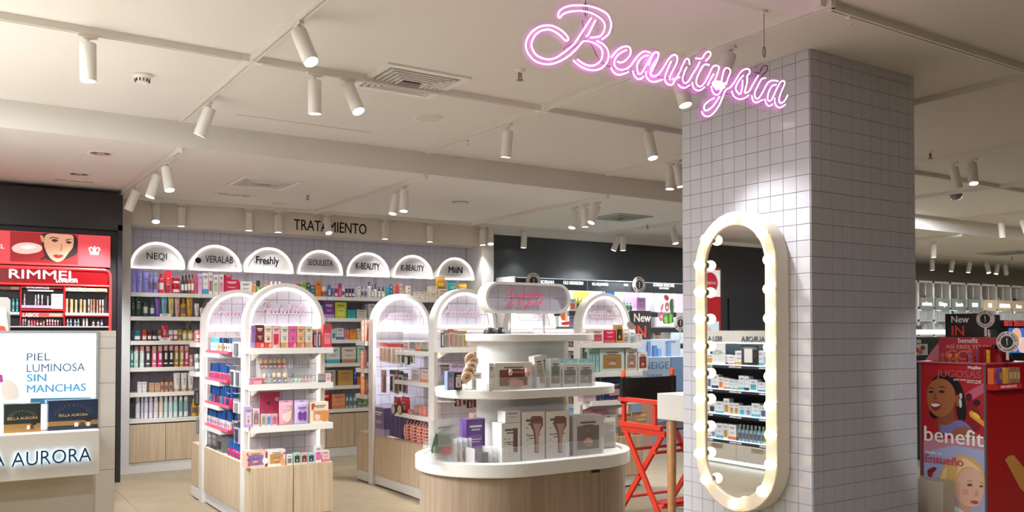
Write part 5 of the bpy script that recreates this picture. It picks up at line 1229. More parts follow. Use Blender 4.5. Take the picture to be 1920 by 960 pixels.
def pharmacy():
    Y_ = 10.2
    xL, xR = 15.6, 22.5
    zt = 2.615
    t = T('pharmacy_shelving', 'long white pharmacy shelving with grey brand headers in the distance', 'shelving', (xL, Y_, 0))
    M('back_panel', box(0, xR - xL, 0.36, 0.4, 0, 2.3), mat('D6D8D4', 0.5), t)
    M('top_rail', box(0, xR - xL, 0.0, 0.04, zt - 0.04, zt), WHITE, t); M('top_rail', box(0, xR - xL, 0.34, 0.38, zt - 0.04, zt), WHITE, t)
    xs = [at(x, 560, 'Y', Y_).x - xL for x in (1722, 1750.5, 1781.5, 1812, 1840, 1868.5, 1895.5, 1921)]
    names = ['sesderma', 'Clinique', 'Eucerin', 'ISDIN', 'SVR', 'BIODERMA', 'Avene']
    for i, x in enumerate(xs):
        M('upright', box(x - 0.03, x + 0.03, 0, 0.36, 0, zt), WHITE, t)
        if i < 7:
            x2 = xs[i + 1]; warm = i >= 4
            h = M('brand_header', box(x + 0.04, x2 - 0.04, -0.02, 0.05, 2.03, 2.27), mat('C9B79A' if warm else '8F948C', 0.4, emit=0.12 if warm else 0.0), t)
            text(names[i], 0.12, mat('F6F8F6', 0.5, emit=1.2), h, ((x + x2) / 2, -0.024, 2.11), ext=0.002, bold=0.006, sx=0.75)
            for f in (0.2, 0.78): M('hanger_rod', box(x + (x2 - x) * f - 0.02, x + (x2 - x) * f + 0.02, 0.1, 0.14, 2.27, zt), WHITE, t)
    zs = [1.50, 1.08, 0.70]
    zs = [at(1800, y, 'Y', Y_).z for y in (577, 600, 626)]
    for z in zs:
        M('shelf', box(0, xR - xL, 0.0, 0.36, z - 0.04, z), mat('C8CBD0', 0.4), t)
        M('shelf_light', box(0, xR - xL, 0.30, 0.32, z - 0.055, z - 0.045), LEDP, t)
    M('header_light', box(0, xR - xL, 0.2, 0.24, 2.02, 2.03), LEDP, t)
    return xs, zs, xL, Y_
PH = pharmacy()
# ================================================================ products: unit shapes (x,y in +-0.5, z 0..1), shared by all copies
U = {}
def unit():
    def el(rx, ry, z, n=16): return [(rx * math.cos(2 * PI * k / n), ry * math.sin(2 * PI * k / n), z) for k in range(n)]
    def loft(secs, n=16):
        V = [p for s in secs for p in s]; Fc = []
        for i in range(len(secs) - 1):
            for k in range(n): Fc.append((i * n + k, i * n + (k + 1) % n, (i + 1) * n + (k + 1) % n, (i + 1) * n + k))
        Fc += [tuple(range(n - 1, -1, -1)), tuple(range((len(secs) - 1) * n, len(secs) * n))]; return V, Fc
    def add(k, vf, s=True): U[k] = mesh(k, vf, s)
    def patch(r, z0, z1, a=0.95, n=8):
        V = [(r * math.sin(-a + 2 * a * i / n), -r * math.cos(-a + 2 * a * i / n), z) for i in range(n + 1) for z in (z0, z1)]
        return V, [(2 * i, 2 * i + 2, 2 * i + 3, 2 * i + 1) for i in range(n)]
    def lines(y, rows, w=0.7):
        return join(*[([(-w / 2 * k, y, z), (w / 2 * k, y, z), (w / 2 * k, y, z + h), (-w / 2 * k, y, z + h)], [(0, 1, 2, 3)]) for z, h, k in rows])
    add('tube_body', loft([el(0.36, 0.36, 0.14), el(0.40, 0.40, 0.2), el(0.44, 0.34, 0.5), el(0.49, 0.14, 0.86), el(0.5, 0.05, 0.94), el(0.5, 0.04, 1.0)]))
    add('tube_cap', lathe([(0.35, 0), (0.36, 0.01), (0.36, 0.15), (0.33, 0.16)], 16)); add('tube_print', lines(-0.43, ((0.5, 0.03, 0.7), (0.42, 0.015, 1), (0.37, 0.015, 0.8), (0.62, 0.05, 0.5)), 0.5), False)
    add('bot_body', lathe([(0.46, 0), (0.5, 0.02), (0.5, 0.62), (0.46, 0.70), (0.24, 0.78), (0.22, 0.80)], 18)); add('bot_cap', lathe([(0.27, 0.79), (0.27, 0.99), (0.24, 1.0)], 16)); add('bot_label', patch(0.508, 0.18, 0.52), False)
    add('drop_body', lathe([(0.46, 0), (0.5, 0.02), (0.5, 0.5), (0.42, 0.57), (0.2, 0.62)], 18)); add('drop_cap', lathe([(0.25, 0.61), (0.25, 0.76), (0.14, 0.78), (0.15, 0.95), (0.08, 1.0)], 14)); add('drop_label', patch(0.508, 0.12, 0.42), False)
    add('pump_body', lathe([(0.46, 0), (0.5, 0.02), (0.5, 0.66), (0.4, 0.73), (0.2, 0.75)], 18)); add('pump_cap', join(lathe([(0.24, 0.74), (0.24, 0.83), (0.1, 0.84), (0.1, 0.92)], 14), box(-0.16, 0.16, -0.42, 0.12, 0.92, 1.0)), False); add('pump_label', patch(0.508, 0.15, 0.55), False)
    add('jar_body', lathe([(0.42, 0), (0.49, 0.05), (0.5, 0.5), (0.46, 0.58)], 18)); add('jar_cap', lathe([(0.5, 0.58), (0.51, 0.6), (0.51, 0.96), (0.48, 1.0)], 18)); add('jar_label', patch(0.512, 0.15, 0.45), False)
    add('can_body', lathe([(0.48, 0), (0.5, 0.02), (0.5, 0.74), (0.46, 0.77)], 18)); add('can_cap', lathe([(0.47, 0.77), (0.47, 0.98), (0.43, 1.0)], 18)); add('can_label', join(patch(0.508, 0.14, 0.2), xf(patch(0.508, 0.36, 0.66, 0.55), Matrix.Identity(4))), False)
    add('mist_body', lathe([(0.48, 0), (0.5, 0.02), (0.5, 0.72), (0.44, 0.76), (0.34, 0.78)], 18)); add('mist_cap', lathe([(0.40, 0.78), (0.40, 0.97), (0.36, 1.0)], 16)); add('mist_label', patch(0.508, 0.03, 0.26), False)
    add('pol_body', lathe([(0.44, 0), (0.5, 0.03), (0.5, 0.36), (0.3, 0.44)], 12)); add('pol_cap', lathe([(0.3, 0.44), (0.33, 0.5), (0.26, 0.95), (0.2, 1.0)], 12)); add('pol_label', patch(0.512, 0.1, 0.28, 0.6, 4), False)
    add('ball_body', lathe([(0.44, 0), (0.5, 0.05), (0.5, 0.42), (0.3, 0.52)], 14)); add('ball_cap', lathe([(0.3, 0.5), (0.42, 0.56), (0.5, 0.72), (0.46, 0.88), (0.28, 0.98), (0.1, 1.0)], 14)); add('ball_label', patch(0.512, 0.16, 0.32, 0.5, 4), False)
    add('stick_body', lathe([(0.5, 0), (0.5, 0.58), (0.46, 0.6)], 12)); add('stick_cap', lathe([(0.46, 0.6), (0.46, 0.97), (0.4, 1.0)], 12)); add('stick_label', patch(0.51, 0.2, 0.4, 0.7, 4), False)
    add('box_body', box(-0.5, 0.5, -0.5, 0.5, 0, 1), False); add('box_band', box(-0.503, 0.503, -0.508, 0.508, 0.0, 0.24), False)
    add('box_panel', ([(-0.36, -0.507, 0.14), (0.36, -0.507, 0.14), (0.36, -0.507, 0.62), (-0.36, -0.507, 0.62)], [(0, 1, 2, 3)]), False)
    add('box_print', lines(-0.512, ((0.80, 0.05, 1), (0.73, 0.03, 0.7), (0.50, 0.02, 0.9), (0.44, 0.02, 0.6)), 0.66), False)
    add('win_frame', ([(-0.38, -0.506, 0.14), (0.38, -0.506, 0.14), (0.38, -0.506, 0.74), (-0.38, -0.506, 0.74)], [(0, 1, 2, 3)]), False)
    add('win_item', lathe([(0.2, 0.2), (0.26, 0.3), (0.2, 0.42), (0.12, 0.5), (0.2, 0.62), (0.14, 0.7)], 12, 0, -0.32), True)
    add('pouch_body', loft([el(0.49, 0.06, 0.0), el(0.5, 0.3, 0.06), el(0.5, 0.5, 0.4), el(0.5, 0.34, 0.8), el(0.5, 0.06, 0.92), el(0.5, 0.05, 1.0)], 16)); add('pouch_hole', ([(-0.12, -0.11, 0.945), (0.12, -0.11, 0.945), (0.12, -0.11, 0.965), (-0.12, -0.11, 0.965)], [(0, 1, 2, 3)]), False)
    add('pouch_print', join(([(-0.3, -0.52, 0.2), (0.3, -0.52, 0.2), (0.3, -0.52, 0.48), (-0.3, -0.52, 0.48)], [(0, 1, 2, 3)]), lines(-0.50, ((0.66, 0.04, 1), (0.60, 0.02, 0.7)), 0.6)), False)
    add('blis_card', box(-0.5, 0.5, 0.1, 0.5, 0, 1), False); add('blis_item', lathe([(0.2, 0.08), (0.26, 0.2), (0.22, 0.6), (0.28, 0.72)], 10, 0, -0.12), True); add('blis_hole', ([(-0.14, 0.09, 0.93), (0.14, 0.09, 0.93), (0.14, 0.09, 0.96), (-0.14, 0.09, 0.96)], [(0, 1, 2, 3)]), False); add('blis_head', box(-0.501, 0.501, 0.08, 0.5, 0.82, 1.0), False)
unit()
NM = {'tube': 'squeeze_tube', 'bot': 'bottle', 'drop': 'dropper_bottle', 'pump': 'pump_bottle', 'jar': 'jar', 'can': 'spray_can', 'mist': 'mist_bottle', 'pol': 'nail_polish', 'ball': 'nail_polish', 'stick': 'lipstick', 'box': 'carton', 'win': 'window_carton', 'pouch': 'pouch', 'blis': 'blister_pack'}
CT = {'tube': 'tube', 'bot': 'bottle', 'drop': 'bottle', 'pump': 'bottle', 'jar': 'jar', 'can': 'spray can', 'mist': 'bottle', 'pol': 'nail polish', 'ball': 'nail polish', 'stick': 'lipstick', 'box': 'carton', 'win': 'carton', 'pouch': 'pouch', 'blis': 'blister pack'}
def ink(c):
    v = sum(int(c[i:i + 2], 16) for i in (0, 2, 4)) / 3
    return mat('EDE8E2', 0.5) if v < 120 else mat('6E6468', 0.5)
def prod(kind, w, d, h, loc, rz, c1, c2, label, group, tilt=0.0, plain=False):
    t = T(NM[kind], label, CT[kind], loc, rz, group, (w, d, h))
    if tilt: t.rotation_euler = (0, tilt, rz)
    a, b = mat(c1, 0.32), mat(c2, 0.35)
    if kind == 'box':
        link('body', U['box_body'], a, t)
        if c2 != c1: link(*(('panel', U['box_panel']) if sum(map(ord, label)) % 2 else ('band', U['box_band'])), b, t)
        link('print', U['box_print'], ink(c1), t)
    elif kind == 'win':
        link('body', U['box_body'], a, t); link('window', U['win_frame'], b, t); link('contents', U['win_item'], mat('B98A78', 0.3), t); link('print', U['box_print'], ink(c1), t, (0, 0, 0.08), scale=(0.8, 1.002, 0.9))
    elif kind == 'pouch':
        link('bag', U['pouch_body'], a, t); link('hang_hole', U['pouch_hole'], mat('4A4448', 0.6), t); link('print', U['pouch_print'], b, t)
    elif kind == 'blis':
        link('card', U['blis_card'], a, t); link('contents', U['blis_item'], mat('C9A68E', 0.4) if c2 == 'D84A3A' else b, t); link('header', U['blis_head'], b, t); link('hang_hole', U['blis_hole'], mat('3A3638', 0.6), t)
    elif kind == 'tube':
        link('body', U['tube_body'], a, t); link('cap', U['tube_cap'], b, t); link('print', U['tube_print'], ink(c1), t)
    else:
        link('body', U[kind + '_body'], a, t); link('cap', U[kind + '_cap'], b, t); link('label', U[kind + '_label'], mat('F0ECE8', 0.5) if kind in ('can', 'drop', 'pump') else ink(c1) if kind in ('bot', 'jar') else mat(c2, 0.4), t)
    return t
def decal(lp, pts, plane, c, name, layer=1, smooth=False):
    """printed shape (photo pixels) on the front of the product whose label starts with lp"""
    t = [o for o in bpy.data.objects if o.get('label', '').startswith(lp) and o.parent is None][0]
    q = [Vector(at(x, y, 'Y', plane)) for x, y in pts]
    if smooth: q = smooth_path(q, 3, True)
    V = [((v.x - t.location.x) / t.scale.x, -0.52 - 0.012 * layer, (v.z - t.location.z) / t.scale.z) for v in q]
    M(name, (V, [tuple(range(len(V)))]), mat(c, 0.4), t)
NWORD = ['one', 'two', 'three', 'four', 'five', 'six', 'seven', 'eight', 'nine', 'ten', 'eleven', 'twelve']
def row(place, ax, plane, z, items, dmax=0.11, group=None, shared=False, dk=1.0):
    """items: 'kind x0 x1 ytop[/ybase] colour colour2 description' in photo pixels on the plane of the products' fronts"""
    its = [i.split(None, 6) for i in items.strip().splitlines() if i.strip()]
    names = [i[6] for i in its]; seen = {}
    for k, x0, x1, yt, c1, c2, ds in its:
        x0, x1 = float(x0), float(x1); yb = None
        if '/' in yt: yt, yb = yt.split('/')
        xm = (x0 + x1) / 2
        a, b, m = at(x0, 600, ax, plane), at(x1, 600, ax, plane), at(xm, float(yt), ax, plane)
        w = abs((b - a)[0 if ax == 'Y' else 1]) * 0.965
        zb = z if yb is None else at(xm, float(yb), ax, plane).z
        h = m.z - zb
        d = {'box': min(dmax, w * 0.8), 'win': min(dmax, w * 0.6), 'pouch': min(0.05, w * 0.35), 'blis': 0.03}.get(k, min(w, 0.12)) * dk
        n = names.count(ds); lab = f'{ds} {place}'
        if n > 1 and not shared:
            seen[ds] = seen.get(ds, 0) + 1; lab = f'{ds} {place}, {ORD[seen[ds] - 1]} of {NWORD[n - 1]}' if n <= 12 else lab
        mid = (a + b) / 2
        if ax == 'Y': loc, rz = (mid.x, plane + d / 2, zb), 0.0
        else: loc, rz = (plane + d / 2, mid.y, zb), -PI / 2
        prod(k, w, d, h, loc, rz, c1, c2, lab, group or 'products ' + place)

YP = 10.54
row('on the top niche shelf', 'Y', YP, ROWZ[0], '''
tube 246 254 506 8E88D4 7E78C8 slim lavender tube
tube 254 267 505 928CD8 8680CC broad lavender tube
tube 267 280 509 928CD8 8680CC shorter lavender tube
bot 279 286 512 8480CC 7A76C0 narrow lavender bottle
bot 286 295 511 8E8AD4 9A96DC lavender bottle
bot 297 307 512 D0222E B01C28 red bottle
tube 308 322 507 D8283A C01F30 red tube
jar 323 338 533 D02438 B81C2E lower red jar
jar 323 338 520/533 D8283C C02034 upper red jar
bot 339 346 517 3E2C2A 2A1E1C dark brown bottle
bot 346 352 516 4A3632 30221E brown bottle
bot 352 358 514 8A4A34 5A3024 copper bottle
bot 358 364 514 A45A40 6E3A2A light copper bottle
box 365 370 515 D85A80 C84870 pink carton
box 371 379 513 D6B8DA E4A8C8 lavender and pink carton
box 380 390 512 E6E2E0 3A9CC8 white carton with blue foot
box 391 398 511 E6E0DE C84A5A white carton with red foot
box 399 409 515 E8E4E0 A8C8A0 white carton with green foot
box 410 419 514 E8DCDC E48AA8 white and pink carton
box 420 448 524 C81E50 E4447A crimson gift carton
box 421 434 515/524 B81A40 B81A40 small crimson carton lying on the gift set
box 450 472 528 E4E0DA C8C2BC white carton
box 473 479 533 E4A85A E8E0D0 amber carton
jar 481 488 526 3A3A3A 222222 dark jar behind the arch
box 481 496 537 8AB84A 6E9A3A green carton
box 497 505 533 E89A84 E8B8A8 salmon carton
bot 506 513 528 E8C2B0 F0EAE4 peach bottle
bot 514 521 528 E8C8BA F0EAE4 pale peach bottle
bot 522 529 528 E8C2B0 F0EAE4 clear peach bottle
box 530 539 530 D8685A C8544A coral carton
box 540 547 531 3E8A86 34767A teal carton
box 548 556 530 D88A7A B8685A dusty coral carton
box 557 565 533 B02E6A 8A2458 magenta carton
box 566 574 530 7EBE3E 6AA832 lime carton
box 575 581 530 4E5458 3A4044 charcoal carton
box 582 590 535 3E6E80 7AA0A8 slate blue carton
box 591 602 528 E8862A D87420 tall orange carton
jar 603 614 538 E07A24 F0E4D8 orange jar
box 615 620 534 3A7AC8 E8E8EC blue carton
bot 621 627 535 4A8AD0 ECECF0 blue bottle
jar 628 634 541 C8286E B02060 magenta jar
box 635 640 531 D8307A E890B0 bright pink carton
bot 641 647 536 ECEAE8 DCDAD8 white bottle
jar 648 653 541 5A2E62 3E2046 plum jar
jar 654 659 541 5A2E62 3E2046 plum jar
jar 660 665 541 6A3A72 4A2852 light plum jar
box 670 676 537 E8E4E2 D0CCCA plain white carton
bot 677 683 537 A8A8AA 8E8E90 grey bottle
bot 684 689 537 B0B0B2 8E8E90 grey bottle
pump 690 695 529 E8E6E4 2A2A2C white bottle with black pump
drop 697 701 534 B0B4A8 2C2C2E grey dropper bottle
drop 702 707 532 D8D8D0 2C2C2E pale dropper bottle
drop 709 715 538 B8BCA8 2C2C2E olive dropper bottle
drop 716 723 538 B0B6A4 2C2C2E olive dropper bottle
box 724 730 538 5AB0AC 48989A aqua carton
box 731 736 533 2A7AC0 2268A8 tall blue carton
box 737 742 533 E8963E D8842E orange carton
box 743 748 533 E05A6A D04858 rose carton
box 749 754 532 E4B8A0 D4A890 peach carton
box 755 762 547 E6D8C4 DCCCB4 cream carton
box 763 770 536 E6D8C4 DCCCB4 cream carton
box 776 786 547 E8DCCA E0D0BA low cream carton
box 787 797 548 E8DCCA E0D0BA low cream carton
box 798 804 547 E6D8C6 E6D8C6 narrow cream carton
box 805 820 549 E6D8C4 DCCCB4 lower stacked cream carton
box 806 820 537/549 E6D8C4 DCCCB4 upper stacked cream carton
box 821 839 542 E0CDB4 D4BEA2 beige carton
pouch 818 836 519/541 C89238 E8C25A mustard pouch
pouch 840 857 527 3E9A98 E8E2D4 teal pouch
pouch 860 877 531 E0B038 F0E8DA yellow pouch
box 878 887 543 E8D4B8 E88A2E cream and orange carton
''')
row('on the second niche shelf', 'Y', YP, ROWZ[1], '''
tube 246 253 556 24443A 1E3A32 narrow dark green tube
tube 253 267 552 2C5244 24463A broad dark green tube
bot 268 278 558 1E5048 183E38 dark green bottle
bot 281 290 562 24585A 1E484A teal green bottle
tube 291 302 557 7A58B8 6A4AA8 purple tube
tube 303 314 557 74B4CC 64A4BC sky blue tube
tube 316 327 557 DCC878 CCB868 butter yellow tube
tube 328 338 558 E0AEA8 D09E98 blush pink tube
bot 339 350 560 C8961E A87A14 golden bottle
tube 350 363 553 D09A24 B8841A golden tube
tube 365 374 569 E8E2E0 D8B0B0 white tube
tube 375 381 577 E8E2E2 D8B8B8 small white tube
tube 382 388 577 E4DCDC D4B4B4 small white tube
jar 388 396 567 DCDCE0 ECECF0 white jar
box 597 606 572 3AA8AC 2E989C turquoise carton
box 607 627 567 7A3A96 B088C8 purple mask box
box 628 650 567 B4C420 D8DC60 lime mask box
box 651 667 581 20B0B4 189CA0 turquoise mask box
box 669 688 581 D6D4CC CCCAC2 pale grey box
box 690 712 570 C8CCCA D8DCDA tall pale box
box 796 802 583 C8C88A E4E0B0 pale lime carton
box 803 811 583 D0CC8E E8E4B8 yellow lime carton
box 812 819 575 A8B870 C8D098 green lime carton
''')
row('on the third niche shelf', 'Y', YP, ROWZ[2], '''
jar 252 265 619 1E7A8C 186878 teal jar
jar 267 276 619 D84A2A B83A20 orange red jar
jar 277 285 619 5A2434 441A28 maroon jar
jar 286 295 619 221E20 161416 black jar
jar 296 304 618 2A2426 8A5A3A black jar with copper band
tube 304 316 610 D0202E B81A28 tall red tube
jar 317 325 619 D4243C E8E0E0 red pot
jar 326 334 619 D4243C E8E0E0 red pot
bot 335 342 617 D0A41E B88C14 gold bottle
drop 343 351 607 D8B020 2A241A gold bottle with black nozzle
drop 353 363 607 D8B020 2A241A gold bottle with black nozzle
can 367 378 618 D86A6A E08A84 coral can
box 622 630 617 E0E6E6 2A9AA8 white and teal carton
box 631 645 615 DCE2E6 5A7A9A white and slate carton
box 646 655 619 E09090 D07878 pink carton
box 656 669 618 E88A24 E89E3A orange carton
box 670 679 616 DCDAD4 D0CEC8 white carton
''')
row('on the fourth niche shelf', 'Y', YP, ROWZ[3], '''
can 246 251 649 2E8A86 267A78 teal can
can 252 261 649 BFD8D4 DDA8A0 pale aqua spray can with pink cap
can 263 272 649 C8E0D8 DDA8A0 mint spray can with pink cap
can 274 283 649 5A5054 DDA8A0 charcoal spray can with pink cap
can 286 295 649 E87A8A DDA8A0 salmon spray can with pink cap
can 297 306 649 D8307A DDA8A0 hot pink spray can with pink cap
can 308 316 648 2E2420 DDA8A0 black spray can with pink cap
can 318 326 648 2E2420 DDA8A0 black spray can with pink cap
can 328 336 648 B88A2A DDA8A0 golden spray can with pink cap
can 338 346 648 C8A03A DDA8A0 golden spray can with pink cap
can 347 355 648 E0447A DDA8A0 magenta spray can with pink cap
can 356 363 665 E08878 E89A8A small coral can
box 365 378 664 DCE4EA 6AA8D0 white and sky carton
pouch 603 609 652 4AA05A DDE4DA green pouch
box 612 638 651 DDE2DE 4AA8BE white mask box with teal splash
box 641 668 651 DED6CC A8865A white mask box with brown splash
box 670 685 649 A8D6C4 98C8B6 mint box
''')
row('on the fifth niche shelf', 'Y', YP, ROWZ[4], '''
box 259 267 716 E4E0DC D4CEC8 small white carton
box 268 276 716 E4E0DC D4CEC8 small white carton
box 281 290 718 BE9A74 AE8A64 kraft brown carton
box 291 301 718 BE9A74 AE8A64 kraft brown carton
bot 302 309 711 C88A50 7A3E20 amber bottle with brown cap
bot 310 318 711 C88A50 7A3E20 amber bottle with brown cap
bot 319 326 711 C88A50 7A3E20 amber bottle with brown cap
tube 327 340 699 E4E0DA D8A878 white tube with tan foot
tube 341 353 699 E4E0DA D8A878 white tube with tan foot
tube 354 365 699 E4E0DA D8A878 white tube with tan foot
box 604 630 694 B8B4A4 A8A494 grey green box
box 634 663 694 B8924A C8A25A golden mask box
box 664 669 694 1E4AA8 183E90 royal blue carton
box 670 681 707 E8702A E0641E orange carton
''')
row('on the lowest niche shelf', 'Y', YP, ROWZ[5], '''
mist 256 265 743 D6D2DC E6E2E6 lilac mist bottle
mist 266 271 744 C8C6D8 E0DEE2 narrow lilac mist bottle
mist 272 280 743 CFCCDC E6E2E6 lilac grey mist bottle
mist 281 289 743 C4C2DA E6E2E6 violet mist bottle
mist 290 299 742 DCCAC4 E8E4E2 peach mist bottle
mist 300 308 742 E0C8BC E8E4E2 peach mist bottle
mist 309 317 742 BCD8D6 E6E6E4 aqua mist bottle
mist 318 326 742 BCD8D6 E6E6E4 aqua mist bottle
mist 327 335 742 B0D4D2 E6E6E4 aqua mist bottle
mist 337 345 743 7EAAAA E2E6E4 teal mist bottle
mist 346 355 743 7EAAAA E2E6E4 teal mist bottle
bot 361 371 748 DCAA24 E0B83A yellow bottle
bot 373 379 749 DCAA24 E0B83A yellow bottle
box 603 620 737 C8182A A81422 red mask box
box 623 648 739 E49A70 D8885E apricot mask box
bot 649 655 739 A8C8D8 4A8AB8 pale blue bottle
bot 656 663 739 A8C8D8 4A8AB8 pale blue bottle
bot 664 671 739 B4D0D8 5A9AB0 pale blue bottle
jar 672 680 751 C8D0B8 6A9A5A green lidded jar
jar 681 690 751 C8D0B8 6A9A5A green lidded jar
''')
# small shelf sign cards of the first bay
for y, r in ((592, 1), (640, 2)):
    q = at(310, 600, 'Y', 10.5)
    t = T('shelf_card', f'small white brand card on the {ORD[r]} niche shelf edge', 'card', (q.x, 10.504, ROWZ[r])); M('card', box(-0.06, 0.06, 0, 0.004, 0, 0.035), WHITE, t); text('NEQI', 0.022, DARKTXT, t, (0, -0.001, 0.012), ext=0.0006)

# ---------------------------------------------------------------- gondola of nail care, end facing the viewer
YF = YG - 0.17
row('on the nail gondola top shelf', 'Y', YF, gz1[0], '''
box 472 479 610 8A6A9E A88AB8 narrow violet carton
box 480 495 609 6E2A30 D84A50 dark red press-on nail carton
box 496 510 610 E6D2BE D8483E cream press-on nail carton with red heart
box 511 525 610 E8BCBE D8384A pale pink press-on nail carton
box 527 541 611 E4DCD2 C89E6A ivory press-on nail carton
box 542 556 611 E46AA6 D8488E hot pink press-on nail carton
box 557 571 611 E8B694 C88A5A peach press-on nail carton
box 573 586 611 E2DCD2 C8A27A ivory press-on nail carton beside the clips
blis 588 596 618 3A62B8 D8884A blue clip pack
blis 597 604 617 3A62B8 E09A5A blue clip pack
box 606 622 608 D84454 E88A90 tall coral red carton
''', dmax=0.06)
z2 = gz1[1]
t = T('acrylic_organizer', 'clear stepped acrylic organizer full of round-capped nail polish', 'organizer', (at(540, 700, 'Y', YF).x, YF, z2))
xw = at(588, 700, 'Y', YF).x - at(490, 700, 'Y', YF).x
M('lower_front', box(-xw / 2, xw / 2, 0.0, 0.003, 0, 0.045), ACRYL, t); M('floor_plate', box(-xw / 2, xw / 2, 0, 0.14, 0.0, 0.003), ACRYL, t); M('step_plate', box(-xw / 2, xw / 2, 0.075, 0.14, 0.112, 0.115), ACRYL, t)
M('step_front', box(-xw / 2, xw / 2, 0.072, 0.075, 0.003, 0.15), ACRYL, t); M('back_plate', box(-xw / 2, xw / 2, 0.14, 0.143, 0, 0.27), ACRYL, t)
for s in (-1, 0, 1): M('divider', prism([(0, 0), (0.14, 0), (0.14, 0.26), (0.075, 0.2), (0.0, 0.05)], s * xw / 2 - 0.0015, s * xw / 2 + 0.0015, 'X'), ACRYL, t)
row('in the acrylic organizer front step', 'Y', YF + 0.012, z2 + 0.004, '''
ball 494 502 700 5A6460 E6C8A4 grey nail polish with cream ball cap
ball 503 511 700 8A8E92 A8ACB0 silver nail polish
ball 512 520 699 2A3836 E6C8A4 black green nail polish with cream ball cap
ball 521 530 699 28407A E6C8A4 navy nail polish with cream ball cap
ball 532 541 699 3E1A24 E6C8A4 burgundy nail polish with cream ball cap
pol 547 553 700 A8A8A8 6A6A6C silver tapered nail polish
pol 554 560 701 BFE0C0 8A9088 mint nail polish
pol 561 567 701 9ADCD4 8A9088 aqua nail polish
pol 568 574 701 E8763A 8A8884 orange nail polish
pol 575 580 701 E87A9A 8A8884 pink nail polish
pol 581 586 701 E8A89E 8A8884 salmon nail polish
''')
row('on the upper organizer step', 'Y', YF + 0.085, z2 + 0.116, '''
ball 488 495 672 7A4A42 E8CCAA taupe ball-capped polish
ball 496 504 672 8A5A50 E8CCAA mauve brown ball-capped polish
ball 505 512 672 6A4A44 E8CCAA cocoa ball-capped polish
ball 513 520 672 5A4442 E8CCAA dark cocoa ball-capped polish
ball 521 529 672 A81E3A E8CCAA raspberry ball-capped polish
ball 530 538 672 B81A24 E8CCAA red ball-capped polish
pol 542 546 673 B8BEC4 C8CCD0 silver mini polish
pol 547 551 673 A8AEB0 C8CCD0 grey mini polish
pol 552 556 673 8E3A3A B8A8A0 brick mini polish
pol 557 561 673 3A7A88 C0C8C8 petrol mini polish
pol 562 566 673 2A2E2A B8BCB4 black mini polish
pol 567 571 673 5A3A58 B8B0B8 plum mini polish
pol 572 576 673 9A4A2E B8B0A8 rust mini polish
pol 577 582 673 7A3A2A B8B0A8 brown mini polish
''')
row('on the nail gondola middle shelf', 'Y', YF, z2, '''
box 468 473 709 B8A8C0 D87A90 thin pink carton seen on edge
box 474 495 709 E07A90 E8A0AE flat pink nail file carton
box 599 610 700 9A9694 6A6866 grey cuticle carton
box 611 621 700 E8D4D0 E09AA0 pink and white cuticle carton
''', dmax=0.1)
row('on the nail gondola low shelf', 'Y', YF, gz1[2], '''
win 460 474 763 B89CC8 D8C8D0 lilac false nail carton
win 475 488 766 E0C2C4 8A7A74 pale pink false nail carton
win 491 500 776 E4C0CC 7AA878 small pink carton with green swatch
win 501 510 776 E4C0CC 4A8AC8 small pink carton with blue swatch
win 511 521 776 E0B0C0 B8607A small rose carton
pouch 525 552 751 E2A6B8 F2D8DC pink hand mask pouch
pouch 554 581 750 C8B4DC 7A4A9E lavender foot mask pouch
box 583 617 754 EADDC2 E0A070 cream manicure kit box
''', dmax=0.1)
q0, q1 = at(487, 736, 'Y', YG - 0.02), at(524, 800, 'Y', YG - 0.02)
t = T('backing_card', 'tall raspberry backing card of a manicure set behind small pink cartons', 'card', ((q0.x + q1.x) / 2, YG - 0.02, gz1[2])); M('card', box(-(q1.x - q0.x) / 2, (q1.x - q0.x) / 2, 0, 0.012, 0, q0.z - gz1[2]), mat('B83A5E', 0.35), t)
for x, z_, w_, h_, c in ((-0.055, 0.08, 0.014, 0.05, '8A6A6A'), (0.03, 0.07, 0.05, 0.03, 'A8623A'), (0.06, 0.2, 0.018, 0.018, 'D8B8C0'), (-0.01, 0.17, 0.012, 0.016, '6A2A3A')): M('picture', prism(ell(x, z_, w_, h_, 14), -0.002, 0, 'Y'), mat(c, 0.4), t)
row('on the nail gondola base', 'Y', YF, BASEH, '''
win 462 500 845 E4C0A8 8A6AA8 peach nail pad box with purple window
win 503 537 843 E8E4E0 C8925A white cuticle oil box with hand picture
box 539 550 852 E4E0DC 7A7A78 small white stone carton
win 552 565 849 A8D8C4 3A3A36 mint press-on carton
win 566 578 849 E4BEB4 5A3A30 blush press-on carton
win 579 591 849 A8CCE0 2E3438 light blue press-on carton
box 592 604 836 E6E2E2 D85A98 tall white and pink carton
box 605 619 845 E8C2C2 E07A98 pale pink wipes carton
''', dmax=0.12)

